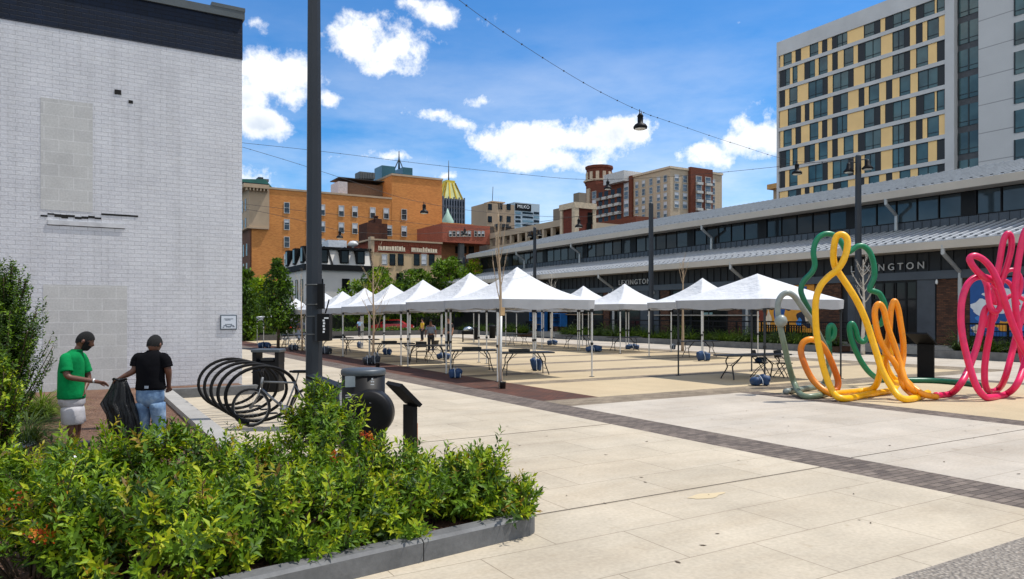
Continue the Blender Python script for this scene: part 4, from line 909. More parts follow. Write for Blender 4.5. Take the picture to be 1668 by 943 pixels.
# ---------- folding tables
tbl = plain('charcoal table top', srgb((52,54,58)), .5, 0, .1); tleg = plain('dark grey table leg', srgb((42,42,44)), .45, .4, .1)
def table(name, label, L=1.83, group=None):
    t = thing(name, label, 'table', (0,0,0), group, local=True); MB().obox((0, 0, .735), (L, .76, .045), None, .012).build('tabletop', tbl, t)
    for s in (-1, 1):
        m = MB(); x0 = s*(L/2-.28)
        for sy in (-1, 1):
            m.tube(spline([(x0-s*.12, sy*.3, .71), (x0-s*.02, sy*.26, .55), (x0+s*.02, sy*.14, .42), (x0+s*.03, sy*.13, .34), (x0+s*.08, sy*.26, .1), (x0+s*.1, sy*.3, 0)], 4), .018, 6)
        m.tube([(x0+s*.02, -.14, .42), (x0+s*.02, .14, .42)], .011, 6); m.tube([(x0+s*.05, -.2, .2), (x0+s*.05, .2, .2)], .011, 6)
        m.tube([(x0, 0, .43), (x0-s*.35, 0, .7)], .01, 6); m.build('leg', tleg, t)
    return t
TBG = 'folding tables under the canopies'
t0 = table('folding_table', 'folding table under the large middle canopy, just right of the staked bare tree', group=TBG); t0.location = (12.87, 20.6, 0); t0.rotation_euler = (0, 0, R_(-14))
for x, y, a, s, l in ((12.0, 22.8, -16, 1, 'folding table with a black tray, just left of the staked bare tree'), (12.35, 27.3, -20, 1, 'folding table under the third canopy of the left row, in front of standing people'), (11.9, 29.9, -14, 1, 'folding table with a dark tray and a blue bag hanging below'),
    (12.3, 35.3, -10, 1, 'folding table right of the near pole, behind the forked bare tree'), (12.0, 38.4, 0, 1, 'folding table right beside the near pole, farthest of those right of it'), (11.7, 45.4, 5, 1, 'far folding table left of the near dark pole'), (12.6, 47.5, 80, 1, 'far folding table standing end on left of the near dark pole'),
    (18.25, 15.75, -8, 1.35, 'long folding table under the dark legged canopy with chairs behind it'), (25.3, 25.0, -12, 1, 'folding table in front of the green planter behind the dark legged canopy'), (26.0, 31.3, -12, 1, 'folding table below the lettered sign, in front of the planter'), (25.5, 35.0, -10, 1, 'folding table in front of the planter right of the blue cabinets'), (24.4, 39.9, 10, .8, 'small folding table seen past the staked bare tree')):
    dup(t0, (x, y, 0), R_(a), l, (s, 1, 1))
trm = plain('black plastic tray', srgb((24,25,28)), .35, 0, .1)
def tray(x, y, a, label, L=.62):
    m = MB(); M3 = rotz(a); c = Vector((x, y, .7575))
    m.obox(c+Vector((0, 0, .012)), (L, .42, .022), M3, .008)
    for dx, dy, sx, sy in ((L/2-.012, 0, .024, .42), (-L/2+.012, 0, .024, .42), (0, .2, L-.05, .02), (0, -.2, L-.05, .02)): m.obox(c+M3 @ Vector((dx, dy, .055)), (sx, sy, .07), M3)
    tag(m.build('tray', trm, None, (x, y, .7575)), label, 'tray')
tray(12.7, 20.7, R_(-14), 'shallow black tray on the table right of the staked bare tree'); tray(12.05, 22.85, R_(-16), 'shallow black tray on the table left of the staked bare tree')
tray(11.75, 29.95, R_(-14), 'black tray on the table with the blue bag below it'); tray(12.2, 38.4, 0, 'black tray on the table beside the near pole')
# ---------- folding chairs
chm = plain('black chair plastic', srgb((26,27,30)), .45); chl = plain('black chair tube', srgb((34,34,36)), .4, .4)
def chair(name, label, grp=None):
    t = thing(name, label, 'chair', (0,0,0), grp, local=True)
    MB().obox((0, 0, .45), (.4, .38, .03), None, .01).build('seat', chm, t)
    m = MB(); V = []; n = 8
    for k in range(2):
        for i in range(n+1): x = -.21+.42*i/n; V += [(x, -.2-.05*(1-(x/.21)**2)*.6-.02*k, .62+.0), (x, -.23-.05*(1-(x/.21)**2)*.6-.02*k, .85)]
    q = 2*(n+1); F = []
    for i in range(n): F += [(2*i, 2*i+2, 2*i+3, 2*i+1), (q+2*i, q+2*i+1, q+2*i+3, q+2*i+2), (2*i, q+2*i, q+2*i+2, 2*i+2), (2*i+1, 2*i+3, q+2*i+3, q+2*i+1)]
    F += [(0, 1, q+1, q), (2*n, q+2*n, q+2*n+1, 2*n+1)]; m.add(V, F); m.build('backrest', chm, t)
    for s in (-1, 1):
        MB().tube([(s*.22, -.24, .84), (s*.22, -.18, .62), (s*.22, .02, .43), (s*.22, .26, 0)], .013, 6).build('leg', chl, t); MB().tube([(s*.19, .14, .44), (s*.19, -.08, .26), (s*.19, -.28, 0)], .013, 6).build('leg', chl, t)
    m = MB().tube([(-.22, .19, .13), (.22, .19, .13)], .01, 6); m.tube([(-.19, -.2, .12), (.19, -.2, .12)], .01, 6); m.build('stretcher', chl, t)
    return t
ch = chair('folding_chair', 'black folding chair with a blue cushion under the dark legged canopy', 'folding chairs'); ch.location = (18.85, 15.95, 0); ch.rotation_euler = (0, 0, R_(205))
dup(ch, (19.35, 15.45, 0), R_(190), 'black folding chair just left of the grey green tube of the sculpture')
dup(ch, (12.5, 28.2, 0), R_(160), 'black folding chair behind the tables left of the middle canopy'); dup(ch, (13.6, 29.6, 0), R_(30), 'black folding chair beside the person in the grey top'); dup(ch, (11.4, 46.4, 0), R_(200), 'far black folding chair left of the near dark pole'); dup(ch, (13.2, 45.8, 0), R_(120), 'far black folding chair by the pole, right of its neighbour')
# ---------- blue weight bags tied to tent legs
bagm = plain('blue vinyl bag', srgb((24,58,98)), .6, 0, .3, 4, .5, 9); strapm = plain('pale strap', srgb((176,186,196)), .6); bagd = plain('dark navy bag', srgb((30,40,52)), .5, 0, .2, 4)
def weight(px, py, label, w=.36, h=.27, blue=True, kind=0, zoff=0.0, X=None):
    c = gp(px, py) if X is None else Vector(X); m = MB(); rw = random.Random(int(px*7+py)); M0 = rotz(-YAW+rw.uniform(-.5, .5))
    for sgn in (-1, 1):
        bm = bmesh.new(); bmesh.ops.create_cube(bm, size=1); bmesh.ops.subdivide_edges(bm, edges=bm.edges[:], cuts=4, use_grid_fill=True); Mr = Matrix.Rotation(sgn*rw.uniform(.05, .35), 3, 'Y') @ rotz(rw.uniform(-.4, .4)); ph = rw.uniform(0, 6)
        hh = h*rw.uniform(.8, 1.15)
        for v in bm.verts:
            p = v.co*2; ln = (p.x**4+p.y**4+p.z**4)**.25; p = p/max(ln, .6); p *= 1+.07*math.sin(p.x*5+ph)+.06*math.sin(p.z*6+p.y*4+ph*2); v.co = Vector((p.x*w*.27, p.y*w*.34, p.z*hh*.5))
        o_ = c+M0 @ Vector((sgn*w*.24, rw.uniform(-.03, .03), 0))+Vector((0, 0, zoff+hh*.5)); P_ = [o_+M0 @ (Mr @ v.co) for v in bm.verts]; dz = c.z+zoff-min(p.z for p in P_); m.add([p+Vector((0, 0, max(0, dz))) for p in P_], [[v.index for v in f.verts] for f in bm.faces], True); bm.free()
    t = thing('weight_bag', label, 'weight bag', c+Vector((0, 0, zoff)), 'weight bags tied to the canopy legs'); m.build('body', bagm if blue else bagd, t)
    s = MB(); 
    for dx in (-.25, .25): s.tube(spline([c+Vector((dx*w, -w*.42, zoff+h*.1)), c+Vector((dx*w, -w*.38, zoff+h*.7)), c+Vector((dx*w*.6, 0, zoff+h*1.18)), c+Vector((dx*w, w*.3, zoff+h*.8))], 5), .012, 5)
    s.build('strap', strapm, t)
weight(742, 616, 'blue weight bag at the left leg of the large middle canopy'); weight(874, 604, 'round blue weight bag hung behind the table right of the bare tree', .38, .42); weight(722, 585, 'blue weight bag lying left of the large middle canopy, under a table end', .55, .28)
weight(631, 578, 'blue weight bag below the table with the dark tray', .42, .3); weight(600, 594, 'left one of the two navy weight bags by the bin lid', .38, .32, False); weight(612, 594, 'right one of the two navy weight bags by the bin lid', .34, .42, False)
weight(586, 567, 'blue weight bag right of the near pole among far table legs', .3, .36); weight(531, 577, 'dark blue weight bag touching the near pole on its right', .5, .36, False); weight(431, 567, 'blue weight bag at the foot of the small low canopy', .7, .3); weight(478, 571, 'navy weight bag left of the near pole', .5, .36, False)
weight(967, 573, 'blue weight bag at the foot behind the right leg of the middle canopy', .75, .3); weight(899, 562, 'far blue weight bag with two pale straps near the blue cabinets', .6, .36); weight(1030, 569, 'low blue weight bag under the lamp post canopy', .75, .28); weight(1146, 588, 'boxy blue weight bag at the white leg behind the dark legged canopy', .52, .36)
weight(1238, 628, 'crumpled blue weight bag at the near leg of the dark legged canopy', .5, .26); weight(1096, 569, 'small black weight bag at the leg beside the thin bare tree', .3, .26, False); weight(0, 0, 'blue cushion bag lying on the folding chair seat', .36, .13, True, X=(18.85, 15.95, .47))
# pot beside the staked tree
pot = plain('black bucket', srgb((22,22,24)), .4); c = gp(819, 633); tag(MB().lathe(c, [(.075, 0), (.085, .17), (.09, .19), (.07, .19), (.065, .15)], 16).build('bucket', pot, None, c), 'small black bucket at the foot of the staked bare tree', 'bucket')
c = gp(615, 600); tag(MB().lathe(c, [(.07, 0), (.08, .2), (.085, .22), (.06, .22)], 14).build('bucket', pot, None, c), 'small black bucket by the two navy weight bags', 'bucket')
c = gp(1083, 573);
# barbecue, litter bin, blue cabinets
g = gp(763, 557); bq = thing('barbecue_grill', 'black barbecue grill with a silver dome lid at the far side of the square', 'grill', g)
M3 = rotz(-YAW)
def lb(m, c, p, s, bev=0): return m.obox(Vector(c)+M3 @ Vector(p), s, M3, bev)
m = MB(); 
for dx in (-.4, .4):
    for dy in (-.2, .2): lb(m, g, (dx, dy, .3), (.06, .06, .6))
lb(m, g, (0, 0, .15), (.85, .45, .05)); m.build('stand', blk, bq); m = MB(); lb(m, g, (0, 0, .68), (.95, .5, .26), .03); lb(m, g, (.55, 0, .62), (.25, .45, .9)); m.build('firebox', blk, bq)
MB().lathe(g+Vector((0, 0, .81)), [(.42, 0), (.4, .12), (.3, .24), (.1, .3), (.02, .31)], 16, sy=.55).build('dome_lid', plain('brushed silver', srgb((150,158,166)), .3, .8), bq)
g = gp(802, 551); tb_ = thing('litter_bin', 'plain black litter bin beside the hedge behind the bare tree trunk', 'bin', g); MB().lathe(g, [(.25, 0), (.3, .9), (.34, .92), (.34, 1.0), (.28, 1.02)], 16).build('body', blk, tb_); MB().lathe(g+Vector((0, 0, 1.022)), [(.34, 0), (.3, .06), (.1, .1)], 16).build('lid', blk, tb_)
for px, w_, z0, z1, lab in ((873, 1.0, .42, 2.25, 'tall blue painted cabinet with shelves outside the market hall'), (907, .7, .9, 2.1, 'narrow blue painted hatch on the market wall right of the tall blue cabinet')):
    y = onX(px, 500, 37.4).y; t = thing('cabinet', lab, 'cabinet', (37.6, y, z0)); q = plain('bright blue paint', srgb((36,104,176)), .5)
    m = MB().box((37.3, y-w_, z0), (38.05, y-w_+.06, z1)); m.box((37.3, y+w_-.06, z0), (38.05, y+w_, z1)); m.box((37.3, y-w_+.06, z1-.06), (38.05, y+w_-.06, z1)); m.box((37.98, y-w_+.06, z0), (38.05, y+w_-.06, z1-.06)); m.build('frame', q, t)
    for k in range(1, 3): zz = z0+(z1-z0)*k/3; MB().box((37.32, y-w_+.065, zz), (37.975, y+w_-.065, zz+.05)).build('shelf', plain('pale shelf wood', srgb((150,130,104)), .7) if px == 873 and k == 1 else frm, t)
# patio chairs and table sets seen as dark shapes behind the planter
def bench(px, lab, ln=1.6):
    y = onX(px, 530, 37).y; t = thing('patio_bench', lab, 'bench', (37, y, .42)); MB().box((36.8, y-ln/2, .84), (37.25, y+ln/2, .89)).build('seat', blk, t); m = MB()
    for i in range(9): yy = y-ln/2+ln*(i+.5)/9; m.box((37.22, yy-.04, .89), (37.26, yy+.04, 1.3))
    m.box((37.2, y-ln/2, 1.3), (37.28, y+ln/2, 1.36)); m.build('backrest', blk, t)
    for s in (-1, 1): MB().box((36.82, y+s*ln/2-.03*s, .42), (37.24, y+s*ln/2-.08*s, .84)).build('leg', blk, t)
bench(1285, 'black slatted bench below the ochre mural'); bench(1255, 'black slatted bench left of the one below the ochre mural'); bench(860, 'black bench outside the market by the blue cabinets')
# parked bicycles far off outside the market
def wheel(m, c, ax_u, ax_v, r=.33, w=.022, n=26):
    P = [c+ax_u*math.cos(6.2832*i/n)*r+ax_v*math.sin(6.2832*i/n)*r for i in range(n+1)]; m.tube(P, w, 7, cap=False)
def bicycle(name, label, pos, ang, z=0.0, fc=None, tyre=None):
    t = thing(name, label, 'bicycle', (*pos[:2], z)); U = Vector((math.cos(ang), math.sin(ang), 0)); Zv = Vector((0, 0, 1)); S = Vector((-U.y, U.x, 0)); o = Vector((pos[0], pos[1], z)); f = lambda a, h, s=0: o+U*a+Zv*h+S*s
    fm = fc or plain('grey bicycle paint', srgb((120,122,124)), .35, .5); ty = tyre or plain('bicycle tyre', srgb((24,24,25)), .7); al = plain('bicycle alloy', srgb((150,150,150)), .35, .8)
    for a in (0, 1.02):
        m = MB(); wheel(m, f(a, .345), U, Zv, .325); wm = m.build('wheel', ty, t); r = MB(); wheel(r, f(a, .345), U, Zv, .298, .01)
        for i in range(14): an = 6.283*i/14; r.tube([f(a, .345), f(a, .345)+U*math.cos(an)*.3+Zv*math.sin(an)*.3], .0022, 4)
        r.tube([f(a, .345, -.05), f(a, .345, .05)], .025, 8); r.build('rim', al, wm)
    hd, hb = f(.2, .8), f(.17, .68); bbk = f(.6, .3); st = f(.78, .78); ra = f(1.02, .345)
    m = MB().tube([hb, bbk], .022, 8); m.tube([hd-U*0, st], .016, 8); m.tube([bbk, st], .017, 8)
    for s in (-.05, .05): m.tube([ra+S*s, bbk+S*s*.4], .009, 6); m.tube([ra+S*s, st-Zv*.06+S*s*.3], .008, 6)
    m.tube([hb-Zv*.02, hd+Zv*.08], .024, 8); m.build('frame', fm, t)
    m = MB()
    for s in (-.05, .05): m.tube(spline([f(.17, .69, s*.4), f(.13, .55, s), f(0, .345, s)], 4), .012, 6)
    m.build('fork', al, t)
    m = MB().tube([hd+Zv*.06, f(.21, .98)], .012, 8); m.tube(spline([f(.1, .99, -.3), f(.18, 1.01, -.16), f(.2, .98, 0), f(.18, 1.01, .16), f(.1, .99, .3)], 4), .012, 7); m.build('handlebar', blk, t)
    m = MB().tube([st-Zv*.02, f(.83, .95)], .013, 8); m.build('seat_post', al, t)
    m = MB(); c = f(.85, .98); M3 = Matrix((U, S, Zv)).transposed(); m.obox(c, (.26, .13, .05), M3, .02); m.obox(c-U*.12, (.12, .06, .04), M3, .015); m.build('saddle', blk, t)
    m = MB(); M4 = Matrix((U, Zv, S)).transposed(); m.lathe(bbk, [(.09, -.045), (.09, -.04), (.02, -.04)], 16, M4); m.tube([bbk-S*.06, bbk-S*.06+U*.1-Zv*.13], .01, 6); m.tube([bbk+S*.06, bbk+S*.06-U*.1+Zv*.13], .01, 6); m.obox(bbk-S*.1+U*.1-Zv*.13, (.08, .09, .02), M3); m.build('crank', al, t)
    m = MB().tube([f(.17, .55, .03), f(.09, .5, .03)], .02, 6); m.build('brake', blk, t)
    return t
p = gp(408, 693); bicycle('bicycle', 'grey bicycle locked in the front hoop of the spiral bike rack', cam((409-CXP)/FPX*13.0, 13.0).xy, -YAW+.06)
y = onX(912, 535, 35).y; bicycle('bicycle', 'dark bicycle leaning outside the market near the blue cabinets', (36.9, y), R_(92), .42, blk)
# ---------- far parked cars behind the far hedge
def car(name, label, pos, ang, col):
    t = thing(name, label, 'car', (*pos[:2], 0)); M3 = rotz(ang); o = Vector((pos[0], pos[1], 0)); body = plain(label[:14]+' paint', col, .25, .1, .05, coat=.6)
    P = [(-2.2, .45), (-2.15, .85), (-1.5, .98), (-.85, 1.42), (.75, 1.45), (1.5, .98), (2.1, .88), (2.22, .5), (2.1, .3), (-2.1, .3)]
    m = MB(); w_ = .85
    V = [o+M3 @ Vector((x, s*(w_-.14*max(0, (z-.9)/.5)), z)) for s in (-1, 1) for x, z in P]; n = len(P)
    m.add(V, [tuple(range(n)), tuple(range(2*n-1, n-1, -1))]+[(i, n+i, n+(i+1) % n, (i+1) % n) for i in range(n)]); m.build('body', body, t)
    for s in (-1, 1):
        m = MB(); Q = [(-1.25, 1.0), (-.78, 1.36), (.68, 1.38), (1.22, 1.0)]; m.extr([o+M3 @ Vector((x, s*(w_-.14*max(0, (z-.9)/.5)+.012), z)) for x, z in Q], M3 @ Vector((0, -s*.02, 0))); m.build('side_window', dkg, t)
        for x in (-1.35, 1.35): Mx = Matrix((M3 @ Vector((1, 0, 0)), Vector((0, 0, 1)), M3 @ Vector((0, -1, 0)))).transposed(); wq = MB().lathe(o+M3 @ Vector((x, s*.78, .32)), [(.32, -.1), (.33, 0), (.32, .1), (.2, .11)], 18, Mx); wh = wq.build('wheel', pot, t); MB().lathe(o+M3 @ Vector((x, s*.88, .32)), [(.19, -.02), (.17, .02)], 14, Mx).build('rim', steel, wh)
        MB().obox(o+M3 @ Vector((2.19, s*.6, .68)), (.06, .3, .14), M3).build('headlight', white, t); MB().obox(o+M3 @ Vector((-2.19, s*.6, .75)), (.05, .3, .14), M3).build('tail_light', plain('red lamp', (.4, .02, .02), .3) if s < 0 else bpy.data.materials['red lamp'], t)
    return t
car('parked_car', 'red parked car behind the far hedge left of the cone tree', at(434, 540, 68).xy, -YAW, srgb((196,36,34))); car('parked_car', 'bright red parked car glimpsed under the canopies beyond the hedge', at(640, 540, 78).xy, -YAW+.1, srgb((206,30,36)))
car('parked_car', 'dark blue parked car below the far canopy left of the near pole', at(472, 540, 72).xy, -YAW, srgb((40,52,72)))
# ---------- lamp posts, cables and hanging lamps
pole = plain('dark grey pole paint', srgb((38,43,50)), .5, .2, .18, 1.2)
def post(name, label, X, r0, r1, hgt, heads=True, n=8, base=True):
    t = thing(name, label, 'lamp post', (X[0], X[1], 0)); c = Vector((X[0], X[1], 0)); M3 = rotz(.25)
    MB().lathe(c, [(r0, 0), (r0*.97, hgt*.15), (r1, hgt), (r1*.6, hgt+.05)], n, M3, smooth=False).build('pole', pole, t)
    if base: MB().lathe(c, [(r0*1.9, 0), (r0*1.9, .04), (r0*1.2, .09), (r0*1.05, .25)], n, M3, smooth=False).build('base', pole, t)
    if heads:
        for dx, dy, dz, rr in ((-.45, .1, -.62, .25), (.42, -.12, -.5, .27)):
            d = cam(dx*1.0, dy); m = MB().tube([c+Vector((0, 0, hgt+dz+.25)), c+d*.75+Vector((0, 0, hgt+dz+.33)), c+d+Vector((0, 0, hgt+dz+.2))], .025, 6); am = m.build('arm', pole, t)
            MB().lathe(c+d+Vector((0, 0, hgt+dz-.2)), [(rr, 0), (rr*1.05, .05), (rr*.5, .2), (rr*.38, .42), (.06, .48)], 16).build('lamp_shade', blk, t); MB().lathe(c+d+Vector((0, 0, hgt+dz-.235)), [(rr*.75, 0), (rr*.8, .03)], 14).build('lens', plain('lamp lens', srgb((196,196,190)), .3) if 'lamp lens' not in bpy.data.materials else bpy.data.materials['lamp lens'], t)
    return t
NP = cam((511.5-CXP)/FPX*13.0, 13.0)
np_ = post('lamp_post', 'thick dark octagonal pole with a control box in the left foreground', NP, .152, .098, 10.2, False)
def nb(name, mt, p0, p1, dd=-.02, dp=.12, off=0):   # box fixed to the near pole, seen from the camera side
    a, b = at(p0[0], p0[1], 12.82+off), at(p1[0], p1[1], 12.82+off); c = (a+b)/2; s = (Vector((b.x, b.y, 0))-Vector((a.x, a.y, 0))).length
    return MB().obox(c, (s, dp, abs(a.z-b.z)), rotz(-YAW), .008).build(name, mt, np_)
nb('junction_box', blk, (518, 462), (528, 503)); cbx = nb('control_box', blk, (519, 511), (539, 555), dp=.22); nb('hinge_plate', pole, (514, 514), (520, 556))
m = MB()
for k in range(5):
    a = at(527.2+(.6 if k % 2 else 0), 522+k*4.6, 12.69); m.obox(a, (.034, .006, .034), rotz(-YAW))
a = at(531.5, 518, 12.69); m.obox(a, (.075, .006, .025), rotz(-YAW)); m.build('lettering', white, np_)
m = MB(); 
for yy in (465, 497, 516, 545): a = at(511, yy, 13.0); m.lathe((NP.x, NP.y, a.z), [(.155, 0), (.155, .02)], 12, rotz(.25))
m.build('strap', steel, np_); m = MB().tube(spline([at(530, 510, 12.85), at(533, 500, 12.8), at(536, 488, 12.75)], 4), .012, 6); m.build('antenna', blk, np_)
def gpole(px, X): v = onX(px, 500, X); return (X, v.y)
P1 = gpole(1398, 34.6); P2 = gpole(1060.5, 34.6); P3 = gpole(871, 36.0)
post('lamp_post', 'tall dark lamp post with two lamps behind the tube sculpture', P1, .19, .15, 10.15); post('lamp_post', 'tall dark post in front of the market beside the far lettered sign', P2, .2, .16, 9.75, False); post('lamp_post', 'far dark lamp post with small lamps above the middle canopy', P3, .17, .14, 9.9)
post('lamp_post', 'far thin dark post in front of the salmon brick block', at(756, 500, 92).xy, .2, .17, 9.2)
cbl = plain('black cable', srgb((30,30,32)), .6)
def wire(name, label, pts, r=.012, beads=True):   # pts: (px, py, depth)
    P = spline([at(*p) for p in pts], 10); t = thing(name, label, 'cable', P[0]); MB().tube(P, r*.66, 5).build('cable', cbl, t)
    if beads:
        m = MB()
        for i in range(3, len(P)-2, 3): m.obox(P[i], (.034, .034, .034))
        m.build('clip', cbl, t)
    return t
wire('overhead_cable', 'overhead cable dropping from above to the lone hanging lamp and the lamp post', [(511.5, -220, 13), (600, -120, 15.5), (748, 0, 18), (850, 72, 20.5), (960, 140, 23.5), (1043, 181, 26), (1090, 198, 27.5), (1200, 235, 31), (1300, 263, 34), (1396, 262, 37.6)], .010)
wire('overhead_cable', 'long overhead cable from the white building across the sky to the lamp post', [(380, 231, 44), (520, 246, 44), (700, 268, 45), (850, 284, 46), (948, 292, 46), (1050, 290, 44), (1150, 283, 42), (1280, 270, 39), (1396, 257, 37.6)], .018)
wire('overhead_cable', 'overhead cable sloping down from the white building past the orange brick block', [(380, 235, 40), (470, 262, 42), (560, 291, 44), (640, 318, 46), (690, 330, 47), (760, 342, 48), (850, 350, 50), (943, 353, 50), (1059, 340, 50.5)], .018)
wire('overhead_cable', 'upper of two thin cables crossing the orange brick facade', [(380, 330, 50), (498, 344, 52), (596, 354, 54), (700, 366, 56), (760, 371, 58), (872, 378, 69)], .018)
wire('overhead_cable', 'lower of two thin cables crossing the orange brick facade', [(380, 338, 46), (423, 344.5, 47), (494, 360, 48), (560, 376, 49), (640, 381, 50), (700, 380, 51), (800, 372, 53), (943, 352, 50)], .018)
def pendant(px, py, d, label, s=1.0):
    c = at(px, py, d); t = thing('pendant_lamp', label, 'pendant lamp', c, 'pendant lamps hanging from the overhead cables')
    MB().lathe(c, [(.24*s, -.62*s), (.25*s, -.55*s), (.2*s, -.48*s), (.1*s, -.42*s), (.1*s, -.2*s), (.12*s, -.18*s), (.05*s, -.08*s)], 18).build('lamp_shade', blk, t); MB().lathe(c, [(.19*s, -.645*s), (.2*s, -.622*s)], 16).build('lens', bpy.data.materials['lamp lens'], t)
    m = MB().tube([c+Vector((-.03*s, 0, .06)), c+Vector((-.03*s, 0, -.15*s))], .02, 6); m.tube([c+Vector((.04*s, 0, .02)), c+Vector((.07*s, 0, -.1*s)), c+Vector((.07*s, 0, -.35*s))], .012, 5); m.build('hanger', blk, t)
pendant(1043, 181, 26, 'large black pendant lamp hanging alone against the blue sky', 1.0); pendant(1298, 263, 34, 'black pendant lamp hanging in front of the yellow panelled tower', .95); pendant(691, 330, 47, 'pendant lamp hanging in front of the tall end of the orange brick block', 1.1)
pendant(553.5, 374, 49, 'pendant lamp hanging above the mansard house roof', .9); pendant(757, 371, 58, 'pendant lamp hanging in front of the salmon brick windows', .95); pendant(943, 354, 50, 'pendant lamp hanging before the cream framed stair tower', 1.1); pendant(990, 292, 46, 'pendant lamp hanging before the chestnut brick balconies', 1.0)
# ---------- tube sculpture: one painted line looping into standing figures
tubep = colattr('painted steel tube', .38)
YE = (*srgb((248,184,0)), 1); OR_ = (*srgb((240,148,10)), 1); BO = (*srgb((196,98,8)), 1); GN = (*srgb((0,120,78)), 1); DG = (*srgb((20,80,56)), 1); GY = (*srgb((138,146,142)), 1); GG = (*srgb((104,120,98)), 1); PK = (*srgb((226,30,92)), 1)
TR = .076
sc = thing('tube_sculpture', 'sculpture of one thick painted tube looping into grey, orange, yellow, green and pink figures', 'sculpture', gp(1400, 640))
def curve(name, pts, cols, conv, r=TR, label=None, n=7):
    """pts: (u, v, depth or 'g' for lying on the ground); cols: stops along the curve"""
    W = []
    for u, v, d in pts:
        px, py = conv(u, v)
        if d == 'g': d = FPX*(EYE-r)/(py-HYP)
        W.append(at(px, py, d))
    P = spline(W, n); k = len(P); C = []
    for i in range(k):
        f = i/(k-1)*(len(cols)-1); a = min(int(f), len(cols)-2) if len(cols) > 1 else 0
        C.append(cols[0] if len(cols) == 1 else tuple(cols[a][j]+(cols[a+1][j]-cols[a][j])*(f-a) for j in range(4)))
    ob = MB().tube(P, r, 14, True, C).build(name, tubep, sc)
    if label: ob['label'] = label
    return ob
Z8 = lambda u, v: (1240+u/2.946, 360+v/2.946)
Z7 = lambda u, v: (1500+u/3.143, 360+v/3.143)
curve('yellow_figure', [(655,782,19.2), (622,812,'g'), (500,834,'g'), (392,852,'g'), (345,820,16.9), (308,735,17), (284,640,17), (266,540,17), (260,450,17), (263,375,17), (284,312,17), (322,268,17), (362,236,16.92), (394,190,16.9), (412,130,16.95), (411,84,17), (388,65,17.05), (362,74,17.08), (350,115,17.1), (346,170,17.12), (353,215,17.13), (372,248,17.14), (415,312,17.1), (458,382,17.1), (494,458,17.1), (525,545,17.1), (552,630,17), (580,715,16.9), (628,800,16.7), (672,850,16.5), (735,850,'g'), (800,824,'g')], [YE], Z8)
curve('yellow_foot', [(572,650,17.3), (568,735,17.6), (540,800,18), (475,816,'g'), (380,826,17.5), (340,832,17.3)], [YE, YE, OR_], Z8)
curve('orange_ring', [(340,832,17.3), (290,805,17.5), (240,752,17.7), (205,680,17.8), (190,622,17.9), (203,582,17.9), (240,568,17.9), (282,586,18), (320,640,18), (350,710,18), (369,770,18), (362,808,17.95), (346,815,17.9)], [OR_, BO, OR_, BO, BO], Z8)
curve('orange_hand', [(842,844,'g'), (780,832,16.9), (722,792,17.1), (672,738,17.2), (640,680,17.2), (602,628,17.3), (566,560,17.3), (547,475,17.3), (547,420,17.3), (566,398,17.3), (588,428,17.3), (606,505,17.3), (640,600,17.3), (668,690,17.2), (690,762,17), (725,812,16.9), (772,836,'g')], [OR_], Z8, TR*.92)
curve('orange_hand', [(655,778,18.2), (622,766,18), (592,706,17.8), (598,640,17.6), (613,540,17.5), (622,430,17.5), (638,384,17.5), (656,420,17.5), (668,490,17.5), (681,580,17.5), (680,660,17.5), (669,735,17.3), (686,795,17), (722,830,'g')], [YE, OR_, OR_, OR_], Z8, TR*.92)
curve('yellow_curl', [(660,770,18.3), (628,745,18.2), (602,690,18.2), (594,610,18.1), (605,574,18.1), (618,600,18.1), (622,660,18.1)], [YE], Z8, TR*.85)
curve('green_figure', [(262,560,20.5), (250,470,20.3), (208,385,20.2), (190,332,20.2), (206,286,20.2), (243,246,20.2), (257,208,20.2), (250,150,20.2), (262,98,20.2), (290,68,20.2), (325,61,20.2), (360,76,20.2), (388,110,20.2), (409,146,20.2), (432,142,20.2), (460,122,20.2), (490,121,20.2), (521,150,20.2), (540,210,20.2), (541,270,20.2), (520,326,20.2), (545,338,20.2), (570,352,20.2), (592,402,20.2), (592,450,20.3), (575,492,20.4), (540,508,20.5), (513,555,20.5), (490,579,20.5), (465,566,20.5), (452,520,20.5), (436,492,20.5), (424,508,20.5), (430,560,20.5), (455,625,20.5), (490,690,20.6), (535,740,20.8), (590,762,'g'), (700,764,'g'), (830,766,'g'), (960,776,'g'), (1062,788,'g')], [DG, GN, GN, GN, GN, GN, GN, DG], Z8)
curve('green_hook', [(318,592,20.0), (326,570,20), (344,556,20), (350,524,20), (340,502,20), (326,510,20), (322,548,20), (326,620,20), (328,690,20), (318,752,19.6), (292,790,19.2)], [GN, GN, GN, DG, GY], Z8)
curve('grey_hook', [(330,822,18), (268,838,'g'), (200,838,'g'), (162,788,18.4), (132,692,18.4), (112,602,18.4), (96,530,18.4), (82,455,18.4), (80,395,18.4), (100,356,18.4), (130,345,18.4), (163,366,18.5), (204,425,18.6), (244,482,18.8), (284,560,19), (314,622,19.1), (326,692,19.1), (314,752,19), (284,792,'g'), (200,805,'g'), (116,818,'g')], [GG, GG, GG, GY, GY, GY, GG, GG, GY], Z8, TR*.95)
def knob(px, py, d, r): m = MB(); c = at(px, py, d); m.lathe(c-Vector((0, 0, r)), [(r*.35, .02), (r*.8, r*.4), (r, r), (r*.8, r*1.6), (r*.35, r*1.98)], 16); m.c = [GY]*len(m.v); m.usec = True; return m.build('knob', tubep, sc)
knob(1272, 523, 18.3, .16)
p7 = [PK]
curve('pink_figure', [(76,892,'g'), (150,884,'g'), (200,838,17.2), (244,758,17.5), (282,655,17.7), (310,545,17.8), (324,468,17.8), (345,440,17.8), (366,462,17.8), (356,560,17.9), (337,660,18), (326,760,18), (330,838,18), (352,872,'g'), (396,860,'g'), (432,800,18), (470,660,18.2), (496,560,18.3), (540,420,18.4)], p7, Z7)
